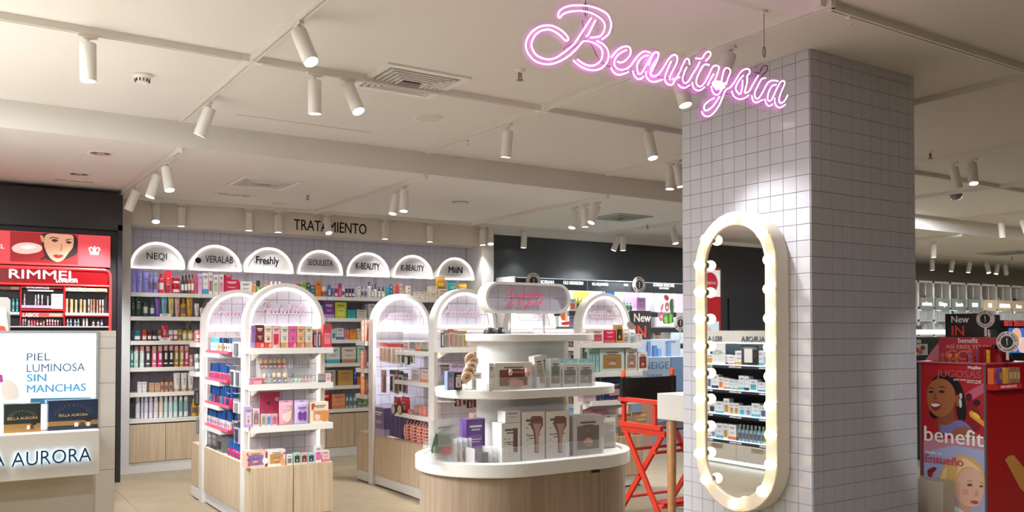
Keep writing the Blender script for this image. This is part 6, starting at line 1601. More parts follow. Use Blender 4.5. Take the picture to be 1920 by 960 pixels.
for x, lp, c in ((488, 'dark red press-on', 'E05A5A'), (503, 'cream press-on', 'D8383A'), (518, 'pale pink press-on', 'D82E44'), (534, 'ivory press-on nail carton on', 'C8A05A'), (549, 'hot pink press-on', 'D83A8A'), (564, 'peach press-on', 'A8803A'), (579.5, 'ivory press-on nail carton beside', 'C8A06A')):
    decal(lp, [(x + 2.6 * math.sin(a) ** 3, 636 - 2.6 * (13 * math.cos(a) - 5 * math.cos(2 * a) - 2 * math.cos(3 * a) - math.cos(4 * a)) / 16) for a in [2 * PI * k / 18 for k in range(18)]], YF, c, 'heart_print', 2)
    decal(lp, [(x + 1, 650.5), (x + 2, 645), (x + 5, 643), (x + 6.5, 646), (x + 6.5, 650.5)], YF, 'E0A890', 'finger_print', 2, True)
for s_ in (-1, 1):
    decal('lavender foot mask', [(567.5 + s_ * (4.5 + u), v) for u, v in ((-2.5, 774), (0, 772), (2.6, 775), (1.6, 781), (2.2, 786), (0.2, 789), (-1.8, 786), (-1.4, 780))], YF, '6E3E96', 'foot_print', 2, True)
    for k in range(4): decal('lavender foot mask', ell(567.5 + s_ * (2.4 + k * 1.5), 771.2 + 0.5 * k, 0.7, 0.8, 8), YF, '6E3E96', 'toe_print', 2)
decal('pink hand mask', [(534, 790), (532, 782), (537, 775), (536, 770), (541, 772), (546, 768), (546, 776), (543, 786), (541, 791)], YF, 'EBD0C0', 'hand_print', 2, True)
decal('cream manicure kit', [(603, 788), (604, 776), (609, 770), (616, 771), (616, 783), (611, 789)], YF, 'D8904E', 'hand_print', 2, True)
decal('cream manicure kit', [(584, 757), (590, 756), (588, 766), (584, 770)], YF, 'C83A44', 'petal_print', 2); decal('cream manicure kit', ell(595, 782, 5, 6, 16), YF, 'E8C8C8', 'round_print', 2)
decal('peach nail pad', ell(497, 864, 5.5, 6, 18), YF, 'F0E8E4', 'round_print', 2)
for x, y in ((464, 852), (465, 862), (500, 850), (466, 872), (498, 874)): decal('peach nail pad', ell(x, y, 1.8, 2.2, 10), YF, 'C83A4A', 'petal_print', 3)
decal('white cuticle oil', [(526, 870), (526, 860), (530, 856), (535, 868), (534, 873)], YF, 'E0A078', 'finger_print', 3, True); decal('white cuticle oil', ell(533, 849, 2.5, 2.5, 14), YF, 'E0608A', 'round_print', 2)
decal('tall white and pink carton', [(594, 853), (601, 850), (603, 860), (596, 863)], YF, 'E070A8', 'pad_print', 2)
# ---- side of the nail gondola
XF1 = 2.06 + 0.045
TRAY = mat('C42A4A', 0.3)
def polishes(zi, x0, x1, n, yt, cols, place, hgt=None, kind='pol', two=True):
    """a red tray with rows of polish standing on side shelf zi, fronts towards -X"""
    z, y0, y1 = side1[zi]
    a, b = at(x0, 700, 'X', XF1).y, at(x1, 700, 'X', XF1).y
    t = T('polish_tray', f'red slanted tray {place}', 'tray', (XF1, (a + b) / 2, z)); M('tray_body', box(-0.02, 0.2, -(a - b) / 2 - 0.03, (a - b) / 2 + 0.03, 0, 0.018), TRAY, t); M('tray_lip', box(-0.024, -0.02, -(a - b) / 2 - 0.03, (a - b) / 2 + 0.03, 0, 0.026), mat('E06A84', 0.3), t)
    h = at((x0 + x1) / 2, yt, 'X', XF1).z - z - 0.018
    for r in range(2 if two else 1):
        for i in range(n):
            c = cols[(i + r) % len(cols)]; y = a + (b - a) * (i + 0.5) / n
            cap = '1E5AA8' if kind == 'pol' and (i * 7 + r * 3) % 5 else '26303E'
            if kind == 'stick': cap = ['5AB8C4', '5AB8C4', '5AB8C4', '5AB8C4', '2A2A2C', '2A5AB0', '2A2A2C', '2A2A2C', '3A6A9A'][i % 9]
            w = abs(b - a) / n * 0.92
            prod(kind, min(w, 0.034), min(w, 0.034), h, (XF1 + 0.02 + r * 0.05, y, z + 0.018), -PI / 2, c, cap, f'{"nail care pen" if kind == "stick" else "nail polish with blue cap"}, {ORD[i]} of the {["front", "rear"][r]} row {place.replace("of the nail gondola", "").replace("side shelf", "nail side shelf").strip()}', f'bottles {place}')
polishes(0, 392, 430, 9, 633, ['D8E4E0', 'E0E0DC', 'E0D8D0', 'D8A878', 'C8D8E0', 'E08A4A', 'D8C8B0'], 'on the first side shelf of the nail gondola', kind='stick', two=False)
polishes(1, 391, 428, 12, 682, ['D8305A', 'D83A4A', 'E0404A', 'C82A5A'], 'on the second side shelf of the nail gondola')
polishes(2, 391, 432, 12, 724, ['4A9A9A', '5A4A6A', 'C83A6A', '3A3A4A', '7A2A5A', 'B02A5A'], 'on the third side shelf of the nail gondola')
polishes(3, 386, 430, 13, 766, ['E0C8CC', 'E4D8D8', 'D8A8B0', 'E0CFC8'], 'on the fourth side shelf of the nail gondola')
row('on the nail gondola side top', 'X', XF1, BASEH, '''
box 391 398 812 77767A 2E2E32 tall dark grey carton
box 399 407 813 77767A 2E2E32 tall dark grey carton
box 408 418 816 7A7A7E 2A2A2E tall dark grey carton
pol 426 431 823 C82A5A 1E5AA8 loose polish with blue cap
pol 432 437 826 C82A5A 1E5AA8 loose polish with blue cap
pol 438 443 828 C82A5A 1E5AA8 loose polish with blue cap
pol 444 449 830 B8244E 1E5AA8 loose polish with blue cap
''')
WH = mat('DDDCDA', 0.3, 0.3)
def hooks(g, xs, ax, plane, y, depth, label=None):
    for x in xs:
        p = Vector(at(x, y, ax, plane)) - g.location
        if ax == 'X': pts = [(0.345, p.y, p.z), (p.x, p.y, p.z), (p.x - 0.012, p.y, p.z + 0.012)]
        else: pts = [(p.x, 0.09, p.z), (p.x, p.y, p.z), (p.x, p.y - 0.012, p.z + 0.012)]
        M('hook', tube(pts, 0.0035, 6), WH, g)
hooks(G1, (434, 442), 'X', XF1, 632, 0.2); hooks(G1, (428, 440), 'X', XF1, 686, 0.2); hooks(G1, (428, 440), 'X', XF1, 738, 0.2); hooks(G1, (426, 438), 'X', XF1, 790, 0.2)
row('hanging on the nail gondola side', 'X', XF1 - 0.01, 1.4, '''
blis 432 447 634/670 C8CCD0 7A7E84 grey nail nipper pack
blis 428 437 686/725 D0D0CE 5A5A5E slim silver file pack
blis 438 447 688/726 B8BCC4 6A6A74 dark backed file pack
blis 434 446 748/775 DCDCDA 9A9CA0 round grey buffer pack
blis 436 447 795/832 B8B0C8 4A4A58 shiny foil pack
''')
row('hanging behind the nail gondola frame', 'Y', 8.52, 1.4, '''
blis 366 378 727/760 2A2A2E 55555A black carded pack
blis 371 376 782/814 6A6A72 8A8A92 thin grey carded pack
''')
row('on the rear end of the nail gondola', 'Y', 8.53, zz(372, 697, 8.55), '''
bot 366 377 664 6A7A78 D8E0E0 dark green water bottle
''')
row('on the upper rear shelf of the nail gondola', 'Y', 8.53, zz(372, 642, 8.55), '''
can 366 378 620 D87A78 E09A90 coral lidded can
''')

# ---------------------------------------------------------------- gondola of make-up tools
XF2 = 3.78 + 0.05
hooks(G2, (708, 716, 724, 732, 740, 748), 'X', XF2 - 0.01, 640, 0.2); hooks(G2, (708, 722, 736, 748, 758), 'X', XF2 - 0.01, 692, 0.2); hooks(G2, (728, 744), 'X', XF2 - 0.01, 745, 0.2)
row('in the upper tool hook row', 'X', XF2 - 0.005, 1.4, '''
blis 709 715 643/678 D8C8B8 D84A3A beige brush pack with red head
blis 716 722 643/679 D8C8B8 D84A3A beige brush pack with red head
blis 723 731 644/681 E2DED8 D84A3A white brush pack with red head
blis 732 740 644/682 E2DED8 D84A3A white brush pack with red head
blis 741 749 644/682 E2DED8 D84A3A white brush pack with red head
blis 750 757 645/683 DAD8D4 4A4A4A white tweezer pack
blis 758 764 664/684 2E2E30 E0DEDA black tweezer pack
blis 766 773 664/682 E0DEDA 4A5A58 small white tweezer pack
''')
row('in the second tool hook row', 'X', XF2 - 0.005, 1.1, '''
blis 712 720 694/736 8E6A66 B88A84 mauve brush pack
blis 728 736 694/736 D8D4D0 3A3A3A white slim eyelash tool pack
blis 737 744 694/738 A88A88 6A5A5A rosy brush pack
blis 745 752 696/736 D4D0CE 3A3A3C white liner brush pack
blis 753 760 700/738 B89896 5A4A4A dusty pink tool pack
''')
row('on the top side shelf of the tool gondola', 'X', XF2, side2[0][0], '''
box 756 767 641 DCC0C0 C89AA0 pink sponge carton
box 768 778 641 8A8A86 B8B4B0 grey sponge carton
box 779 790 641 B8A898 C84A3A sponge carton with red dots
box 791 802 641 A89A8E 4A6A5A sponge carton with green dots
''', dmax=0.08)
row('on the middle side shelf of the tool gondola', 'X', XF2, side2[1][0], '''
box 771 788 692 CFC4C2 A8989A pale lash carton
box 789 806 693 D8B8B4 E0885A pink lash carton with orange print
''', dmax=0.08)
row('on the lower side shelf of the tool gondola', 'X', XF2, side2[2][0], '''
box 765 775 768 D87A7A E09A9A small coral carton
box 776 784 760 B89A8A 8A7A70 tan carton
box 785 792 761 E0928A D0827A salmon carton
box 793 799 762 E0928A D0827A salmon carton
box 800 806 763 E0928A D0827A salmon carton
''', dmax=0.08)
row('hanging low on the tool gondola', 'X', XF2 - 0.005, 0.9, '''
pouch 735 748 744/780 B81E30 D8C8B8 red bag with round mirror
pouch 749 764 744/776 C02234 D8C0B0 bigger red bag with mirror compact
''')
for x, c in ((739, '1E1A1A'), (751, '2A2420')):
    q = at(x, 768, 'X', XF2 - 0.03); t = T('compact_mirror', 'round compact mirror in black rim hanging low on the tool gondola' if x == 739 else 'round compact mirror in gold rim hanging low on the tool gondola', 'mirror', (XF2 - 0.03, q.y, q.z)); M('rim', xf(lathe([(0.05, 0), (0.05, 0.01)], 20), Matrix.Rotation(-PI / 2, 4, 'Y')), mat(c, 0.3), t); M('glass', xf(lathe([(0.042, 0.01), (0.042, 0.012)], 20), Matrix.Rotation(-PI / 2, 4, 'Y')), mat('CFC4B4', 0.1, 0.4), t)
row('on the oak top of the tool gondola', 'X', XF2 - 0.02, BASEH, '''
box 700 721 764 6A5A86 A89AB8 lavender floral display carton
''', dmax=0.09)
for i in range(8):
    x = 722 + i * 4.2; q = at(x + 3, 800, 'X', XF2 + 0.01)
    prod('pouch', 0.17, 0.02, 0.24 - i * 0.004, (XF2 + 0.11, q.y, BASEH), -PI / 2 + 0.9, '5A4A76' if i % 2 else '4A3E66', '8A7AA8', f'purple mask sachet filed upright, {ORD[i]} from the floral carton', 'purple sachets filed upright')
def basket(x, i):
    y = at(x, 810, 'X', XF2 + 0.02).y; PK = mat('F0AA9C', 0.4)
    t = T('jelly_basket', f'pink perforated jelly basket on the tool gondola, {ORD[i]} from the purple sachets', 'basket', (XF2 + 0.08, y, BASEH), 0, 'pink jelly baskets')
    rx, ry, hh = 0.085, 0.052, 0.155; n, m = 12, 5
    pts = lambda a, z: (rx * (0.86 + 0.22 * math.sin(PI * min(z / hh, 1) * 0.8)) * math.cos(a), ry * (0.86 + 0.22 * math.sin(PI * min(z / hh, 1) * 0.8)) * math.sin(a), z)
    bars = [tube([pts(2 * PI * k / n, z) for z in (0, hh * 0.25, hh * 0.5, hh * 0.75, hh)], 0.0065, 4) for k in range(n)]
    bars += [tube([pts(2 * PI * k / 16, hh * j / m) for k in range(16)], 0.0065, 4, True) for j in range(m + 1)]
    M('woven_body', join(*bars), PK, t); M('bottom', prism([(rx * 0.85 * math.cos(2 * PI * k / 16), ry * 0.85 * math.sin(2 * PI * k / 16)) for k in range(16)], 0, 0.006, 'Z'), PK, t)
    for s in (-1, 1): M('handle', tube([(0.05 * math.cos(PI * k / 8), s * 0.035, hh + 0.06 * math.sin(PI * k / 8)) for k in range(9)], 0.005, 5), PK, t)
for i, x in enumerate((764, 776, 788, 799)): basket(x, i)
row('on the top shelf of the tool gondola end', 'Y', YF, gz2[0], '''
blis 829 834 618 5A6068 C8C8C8 dark carded tool
blis 835 842 619 B8A8A0 8A7A74 bronze carded tool
blis 843 852 617 C8B8AC B8685A carded blush brush
blis 853 860 619 B8ACA4 9A8A80 beige carded tool
blis 861 868 620 C8BCB0 A8884A gold carded curler
blis 869 877 620 D0C4BC A8884A gold carded scissors
box 878 902 640 E0CFC8 D8A898 flat pink carton
''', dmax=0.08)
hooks(G2, (830, 836, 842, 848), 'Y', YF + 0.05, 683, 0); hooks(G2, (828, 836, 844, 854), 'Y', YF + 0.05, 754, 0)
row('hanging on the tool gondola end', 'Y', YF + 0.06, 1.2, '''
blis 827 832 684/704 B8AEA8 7A6E6A grey comb card
blis 833 838 684/705 C0B4AC 7A6E6A beige comb card
blis 839 844 684/705 B8AEA8 6A5E5A taupe comb card
box 846 857 683/711 C8B0D8 3A3240 lilac lash carton
box 858 870 683/711 C8B0D8 3A3240 lilac lash carton
blis 855 866 745/762 2E2A2A B88A7A black scrunchie card
blis 867 877 746/760 D8B8B0 3A3030 pink headband card
blis 878 888 748/765 2A2A2A 8A7A78 black brush card
blis 890 898 749/764 8A4A4A 2A2626 maroon brush card
box 886 905 774/806 E4C0B0 F0E8E4 peach and white carton
''', dmax=0.07)
row('on the rear shelf of the tool gondola, upper', 'Y', 8.53, zz(682, 640, 8.55), '''
box 678 683 601 DCA08C D0907C tall peach carton
box 684 688 600 DCA08C D0907C tall peach carton
box 689 693 600 D89A86 C88A76 tall peach carton
''')
row('on the rear shelf of the tool gondola, middle', 'Y', 8.53, zz(682, 691, 8.55), '''
box 677 682 658 B88070 A87060 dusty rose carton
box 683 688 657 B88070 A87060 dusty rose carton
''')
row('on the rear shelf of the tool gondola, lower', 'Y', 8.53, zz(682, 740, 8.55), '''
box 678 684 700 E09A6A D08A5A apricot carton
box 685 690 712 C08A7A B07A6A rosewood carton
''')
# ---------------------------------------------------------------- oval island: tier and counter goods
YT, ZT, ZC = 3.70, 1.302, 0.94
row('on the middle tier of the oval island', 'Y', YT + 0.12, ZT, '''
box 839 852 696 8A9AC8 C8A8D0 iridescent blue carton
win 853 867 698 2A2A2C D8D8D4 black framed carton
box 885 903 699 D8D4CA B8B4AA pale printed carton
''', dmax=0.07)
row('on the front edge of the middle tier', 'Y', YT, ZT, '''
box 917 926 681 E4E0D8 D8D2C8 narrow white carton
win 927 998 680 E6E2DC 8A5644 wide white facial roller carton
win 1031 1052 673 DDE4DE 8A9088 mint topped razor carton
win 1054 1083 682 E4E4E0 8E9694 mint topped silver patch carton
win 1084 1113 682 E4E4E0 8E9694 second mint topped silver patch carton beside it
''', dmax=0.08)
MINT = mat('9FD0CC', 0.4)
for x0, x1, y0, y1, lb in ((1055, 1083, 673, 682, 'first'), (1085, 1113, 673, 682, 'second')):
    a, b = at(x0, y0, 'Y', YT + 0.02), at(x1, y1, 'Y', YT + 0.02)
    t = T('mint_header_card', f'mint hanging card above the {lb} silver patch carton', 'card', ((a.x + b.x) / 2, YT + 0.02, b.z)); w = (b.x - a.x) / 2
    M('card', box(-w, w, 0, 0.004, 0, a.z - b.z), MINT, t); M('hang_slot', prism(ell(0, (a.z - b.z) * 0.5, 0.012, 0.003, 14), -0.001, 0, 'Y'), WHITE, t)
def slanted(x, y0, y1, w, tilt, label, yoff):
    a, b = at(x, y0, 'Y', YT + yoff), at(x, y1, 'Y', YT + yoff)
    t = prod('win', w, 0.05, (a.z - ZT) / math.cos(tilt), (b.x, YT + yoff, ZT), 0, 'E2E2DC', 'B8B4A8', label, 'slanted cartons on the island', tilt=tilt)
slanted(1012, 667, 733, 0.055, -0.16, 'slanted white tweezer carton leaning beside the roller carton', 0.03)
slanted(1021, 665, 730, 0.05, -0.16, 'slanted mint and white tweezer carton leaning behind the first', 0.10)
for nm, x, y, h in (('mint', 1000, 705, 0.0),):
    pass
def kit():
    # rose gold roller and gua sha in the wide carton's window
    a = at(970, 700, 'Y', YT - 0.004); RG = mat('C08468', 0.25, 0.6); PK = mat('D8A898', 0.3)
    t = [o for o in bpy.data.objects if o.get('label', '').startswith('wide white facial roller')][0]
    M0 = Vector(t.location); 
    def rel(vf): return [((p[0] - M0.x) / t.scale.x, (p[1] - M0.y) / t.scale.y, (p[2] - M0.z) / t.scale.z) for p in vf[0]], vf[1]
    y = YT - 0.004
    b = at(957, 698, 'Y', y); c = at(988, 698, 'Y', y); M('roller_handle', rel(tube([(b.x, y, b.z), (c.x, y, c.z)], 0.006, 8)), RG, t)
    for q, r in ((b, 0.016), (c, 0.022)): M('stone_roller', rel(tube([(q.x, y, q.z - r), (q.x, y, q.z), (q.x, y, q.z + r)], [r * 0.5, r * 0.8, r * 0.5], 10)), PK, t)
    g = at(968, 719, 'Y', y); M('gua_sha_stone', rel(prism([(g.x + u, g.z + w) for u, w in ((-0.045, -0.012), (-0.035, 0.014), (0.0, 0.022), (0.035, 0.016), (0.045, -0.006), (0.03, -0.016), (0.0, -0.02), (-0.03, -0.018))], y - 0.004, y + 0.002, 'Y')), PK, t)
kit()
# spiral stack of hair rings
def rings():
    c = [mat('E4C4A8', 0.5), mat('D8B090', 0.5), mat('EAD8C8', 0.5)]
    for i, (x, y, r) in enumerate(((873, 706, 0.022), (877, 697, 0.024), (881, 688, 0.024), (884, 679, 0.023), (880, 672, 0.022))):
        q = at(x + 2, y, 'Y', YT + 0.10); t = T('hair_ring', f'beige coiled hair ring leaning in a stack on the island, {ORD[i]} from below', 'hair tie', q, 0, 'stack of beige hair rings')
        M('coil', tube([(r * math.cos(a), -r * 0.35 * math.sin(a * 1), r * math.sin(a) * 0.9) for a in [2 * PI * k / 20 for k in range(20)]], 0.011, 8, True), c[i % 3], t, smooth=True)
        M('ridge', join(*[tube([(r * math.cos(a) + 0.0115 * math.cos(b) * math.cos(a), -r * 0.35 * math.sin(a) + 0.0115 * math.sin(b), r * 0.9 * math.sin(a) + 0.0115 * math.cos(b) * math.sin(a)) for b in [2 * PI * j / 8 for j in range(8)]], 0.0015, 4, True) for a in [2 * PI * k / 10 for k in range(10)]]), mat('C89E80', 0.5), t)
    q = at(880, 733, 'Y', YT + 0.1); t = T('ring_stand', 'clear acrylic stand carrying the coiled hair rings', 'stand', (q.x, YT + 0.13, ZT)); M('plate', box(-0.05, 0.05, -0.04, 0.04, 0, 0.006), ACRYL, t); M('rod', lathe([(0.006, 0), (0.006, 0.16)], 10), ACRYLE, t)
rings()
for i, (x, c, lb) in enumerate(((919, '2A2422', 'black dome hair brush head on the top tier of the island'), (944, '241E1C', 'black dome brush with pale face on the top tier of the island'))):
    q = at(x, 627, 'Y', IY - 0.02); t = T('dome_brush', lb, 'brush', (q.x, IY - 0.02 + i * 0.03, 1.583)); M('dome', lathe([(0.036, 0), (0.037, 0.008), (0.031, 0.022), (0.018, 0.032), (0.004, 0.035)], 20), mat(c, 0.45), t, smooth=True)
    if i: M('pale_face', prism(ell(0.006, 0.016, 0.017, 0.014, 18), -0.036, -0.031, 'Y'), mat('B8BCC0', 0.3), t)
    else: M('foot_ring', lathe([(0.038, 0), (0.038, 0.004)], 20), mat('3A302C', 0.5), t)
# acrylic fences
def fence(x0, x1, y, z, h, label):
    a, b = at(x0, 700, 'Y', y).x, at(x1, 700, 'Y', y).x
    t = T('acrylic_fence', label, 'acrylic holder', ((a + b) / 2, y, z)); w = (b - a) / 2
    M('front_plate', box(-w, w, 0, 0.004, 0, h), ACRYL, t); M('top_edge', box(-w, w, 0.0, 0.004, h, h + 0.002), ACRYLE, t)
    for s in (-1, 1): M('return_plate', box(s * w - 0.002, s * w + 0.002, 0.004, 0.06, 0, h), ACRYLE, t)
fence(905, 1010, YT - 0.025, ZT, 0.06, 'clear acrylic fence before the roller carton'); fence(1012, 1116, YT - 0.025, ZT, 0.06, 'clear acrylic fence before the mint cartons')
YC = 3.66
row('on the counter of the oval island', 'Y', YC + 0.02, ZC, '''
box 940 976 793 E4E0DA D8D2CA slim white wand carton
box 947 976 771/792 E2DED8 E2DED8 plain white carton end behind the wand carton
box 978 1022 772 E6E2DC E6E2DC scalp brush carton nearest the slim one
box 1023 1068 771 E6E2DC E6E2DC scalp brush carton beside the grey gift carton
win 1074 1130 779 CFCCC6 7E706A grey gift carton with rose gold roller
''', dmax=0.09)
def spatula(x, lb):
    t = [o for o in bpy.data.objects if o.get('label', '').startswith(lb)][0]; M0 = Vector(t.location)
    def P(px_, py_): p = at(px_, py_, 'Y', YC + 0.02); return ((p.x - M0.x) / t.scale.x, (p.z - M0.z) / t.scale.z)
    out = [(x + u, y) for u, y in ((-11, 783), (-8, 780), (8, 780), (12, 784), (12, 797), (6, 809), (4, 820), (4, 849), (-4, 849), (-4, 820), (-6, 809), (-12, 797))]
    M('cut_out_window', prism([P(*q) for q in out], -0.508, -0.502, 'Y'), mat('8A6254', 0.35), t)
    inn = [(x + u * 0.72 + 1, y) for u, y in ((-11, 794), (11, 794), (5, 809), (3.5, 820), (3.5, 847), (-3.5, 847), (-3.5, 820), (-5, 809))]
    M('brush_shape', prism([P(*q) for q in inn], -0.516, -0.508, 'Y'), mat('C09A8C', 0.3), t)
    for j, y in enumerate((803, 814, 825, 837)): M('icon', prism([(P(x - 18, y)[0] + 0.03 * math.cos(a), P(x - 18, y)[1] + 0.014 * math.sin(a)) for a in [2 * PI * k / 10 for k in range(10)]], -0.506, -0.502, 'Y'), mat('8A8680', 0.5), t)
spatula(1006, 'scalp brush carton nearest'); spatula(1050, 'scalp brush carton beside')
t = [o for o in bpy.data.objects if o.get('label', '').startswith('slim white wand')][0]
M('wand_window', ([(0.12, -0.506, 0.08), (0.36, -0.506, 0.08), (0.36, -0.506, 0.86), (0.12, -0.506, 0.86)], [(0, 1, 2, 3)]), mat('7A5448', 0.35), t)
M('icon_grid', join(*[([(x, -0.506, z), (x + 0.1, -0.506, z), (x + 0.1, -0.506, z + 0.035), (x, -0.506, z + 0.035)], [(0, 1, 2, 3)]) for x in (-0.36, -0.16) for z in (0.22, 0.34, 0.46, 0.58)]), mat('B0ACA6', 0.5), t)
fence(942, 1066, YC - 0.005, ZC, 0.075, 'clear acrylic fence before the scalp brush cartons'); fence(1068, 1132, YC + 0.0, ZC, 0.075, 'clear acrylic fence before the grey gift carton')
q = at(1145, 845, 'Y', YC + 0.14); prod('pouch', 0.105, 0.03, 0.185, (q.x, YC + 0.16, ZC), 0, 'DAD6CC', 'C2BEB4', 'pearly white face mask pouch at the counter end', 'pouches on the island')
q = at(893, 855, 'Y', YC + 0.16); prod('box', 0.11, 0.07, 0.21, (q.x, YC + 0.2, ZC), 0, '6E4A98', '8A66B0', 'deep purple carton behind the plastic bags', 'products on the counter')
def bags():
    a = at(815, 860, 'Y', YC + 0.13).x; 
    t = T('acrylic_bin', 'clear acrylic bin holding plastic bags at the island end', 'acrylic holder', (a, YC + 0.13, ZC))
    for k in range(5): M('divider', box(0, 0.21, 0.03 * k, 0.03 * k + 0.003, 0, 0.10 + 0.018 * (k % 3)), ACRYL, t)
    for x in (0.0, 0.125, 0.155, 0.185, 0.21): M('side_plate', box(x - 0.0015, x + 0.0015, 0, 0.123, 0, 0.09 + 0.03 * (x > 0.1)), ACRYL if x < 0.1 else ACRYLE, t)
    RS, GS = mat('D83A44', 0.4), mat('4A7A4A', 0.4)
    for k in range(4):
        b = T('plastic_bag', f'clear plastic bag of make-up sponges in the acrylic bin, {["frontmost", "second", "third", "rearmost"][k]}', 'bag', (a + 0.055 + 0.032 * k, YC + 0.147 + 0.029 * k, ZC + 0.002), 0, 'sponge bags', (0.16, 0.022, 0.215))
        link('film', U['pouch_body'], PLASTIC, b); link('seal_print', U['pouch_print'], mat('A8B0A8', 0.5), b, (0, 0, 0.22), scale=(0.7, 1, 0.9))
        sp = lathe([(0.16, 0.0), (0.2, 0.08), (0.14, 0.24), (0.05, 0.42), (0.01, 0.46)], 12)
        M('red_sponge', mv(sp, 0.12, 0, 0.2), RS, b, smooth=True); M('green_sponge', mv(sp, -0.22, 0.05, 0.26), GS, b, smooth=True)
bags()
a = at(892, 865, 'Y', YC + 0.02).x
t = T('acrylic_tray', 'low clear acrylic tray with small dark box on the counter', 'acrylic holder', (a, YC + 0.03, ZC))
M('tray_floor', box(0, 0.13, 0, 0.09, 0, 0.004), ACRYL, t); M('front_wall', box(0, 0.13, 0, 0.003, 0, 0.08), ACRYL, t); M('back_wall', box(0, 0.13, 0.087, 0.09, 0, 0.08), ACRYL, t)
for x in (0.0015, 0.0985, 0.1285): M('side_wall', box(x - 0.0015, x + 0.0015, 0.003, 0.087, 0, 0.08), ACRYLE, t)
q = T('dark_sample_box', 'small dark grey sample box inside the clear acrylic tray', 'box', (a + 0.065, YC + 0.06, ZC + 0.004)); M('body', box(-0.02, 0.02, -0.018, 0.018, 0, 0.045), mat('54504E', 0.4), q); M('lid', box(-0.021, 0.021, -0.019, 0.019, 0.045, 0.052), mat('6A6664', 0.4), q)
q = T('scrunchie', 'pale pink scrunchie lying behind the clear acrylic tray', 'hair tie', (a + 0.02, YC + 0.16, ZC + 0.03)); M('band', tube([(0.03 * math.cos(2 * PI * k / 18), 0.012 * math.sin(2 * PI * k / 18), 0.03 * math.sin(2 * PI * k / 18)) for k in range(18)], 0.009, 8, True), mat('D8B4A4', 0.6), q, smooth=True); M('seam', tube([(0.041 * math.cos(2 * PI * k / 18), 0.012 * math.sin(2 * PI * k / 18), 0.041 * math.sin(2 * PI * k / 18)) for k in range(18)], 0.0012, 4, True), mat('B88E80', 0.6), q)

# ---------------------------------------------------------------- gondola of hair accessories
row('on the top shelf of the hair gondola', 'Y', YF, gz3[0], '''
box 1109 1132 617 E6D8CC D85A6A pink and cream wax stick display carton
box 1133 1154 619 D8284A B86A6A red carton of portrait sachets
win 1155 1168 609 B8925A 3A2A20 kraft brown brow kit carton
pouch 1169 1179 618 D8CFC6 A88A70 clear accessory pouch
pouch 1180 1192 617 E0DEDA 7AA8B8 white and blue accessory pouch
box 1193 1204 626 D8D4CE C8C0B8 pale flat carton
''', dmax=0.1)
def hand_mirror():
    q = at(1184, 612, 'Y', YF + 0.08); t = T('hand_mirror', 'oval hand mirror with rose gold rim propped on the hair gondola', 'mirror', (q.x, YF + 0.09, gz3[0])); h = q.z - gz3[0]
    m_ = Matrix.Translation((0, 0, h)) @ Matrix.Rotation(0.5, 4, 'Y') @ Matrix.Rotation(-0.35, 4, 'X')
    M('rim', xf(ring(ell(0, 0, 0.062, 0.046, 24), ell(0, 0, 0.055, 0.04, 24), -0.006, 0.006, 'Y'), m_), mat('C8A088', 0.3, 0.4), t); M('glass', xf(prism(ell(0, 0, 0.056, 0.041, 24), -0.003, 0.003, 'Y'), m_), mat('A8A49C', 0.15, 0.6), t)
    M('handle', tube([(0.04, 0.0, h - 0.04), (0.075, 0.0, 0.03), (0.08, 0, 0.0)], 0.011, 8), mat('E0DCD6', 0.3), t)
hand_mirror()
row('on the second shelf of the hair gondola', 'Y', YF, gz3[1], '''
box 1104 1110 654 8FB8B0 A8C8C0 sea green carton edge
box 1111 1116 654 8FB8B0 A8C8C0 sea green carton edge
box 1117 1123 654 8FB8B0 A8C8C0 sea green carton edge
win 1124 1171 653 BFD2CC 9A7A4A sea green topped hair clip carton
win 1173 1195 654 D6CEC6 9A8276 white carton of satin scrunchies
win 1196 1214 659 E2DED6 8A3A34 white carton with red and green bow
''', dmax=0.09)
row('on the third shelf of the hair gondola', 'Y', YF, gz3[2], '''
pouch 1119 1126 708 2E3E62 4A5A80 narrow navy pouch
pouch 1127 1134 708 2E3E62 4A5A80 narrow navy pouch
pouch 1135 1168 707 2C3A5E B88E84 navy pouch with satin heatless curler
box 1093 1117 727 A88A98 C8A8B0 mauve boxed comb set
''', dmax=0.09)
row('on the oak base of the hair gondola', 'Y', YF, BASEH, '''
pouch 1096 1140 768 A8727E C08A94 mauve towel turban pouch
pouch 1160 1186 777 A8845A E0D0B8 kraft pouch of hair claws
pouch 1187 1216 773 B08C62 E4D8C4 kraft pouch with white label
box 1141 1159 800 8A9098 A8AEB4 grey carton
''')
XF3 = 5.46 + 0.03
row('hanging on the hair gondola side', 'X', XF3, 1.3, '''
blis 1062 1070 640/662 B89A80 6A5A4A tan headband card
blis 1071 1079 641/663 A88E78 3A3430 brown headband card
pouch 1066 1090 645/676 2A2C30 8A8A88 black toiletry bag
pouch 1066 1089 655/677 9A948C 4A4A4A grey toiletry bag
blis 1063 1075 742/757 5A4A44 8A7A70 dark hair claw card
blis 1076 1088 742/758 4A3E3A 8A7A70 dark hair claw card
box 1062 1089 767/776 6A9AC8 88B0D8 sky blue flat carton
''')
hooks(G3, (1064, 1072, 1080), 'X', XF3, 638, 0); hooks(G3, (1066, 1078), 'X', XF3, 740, 0)

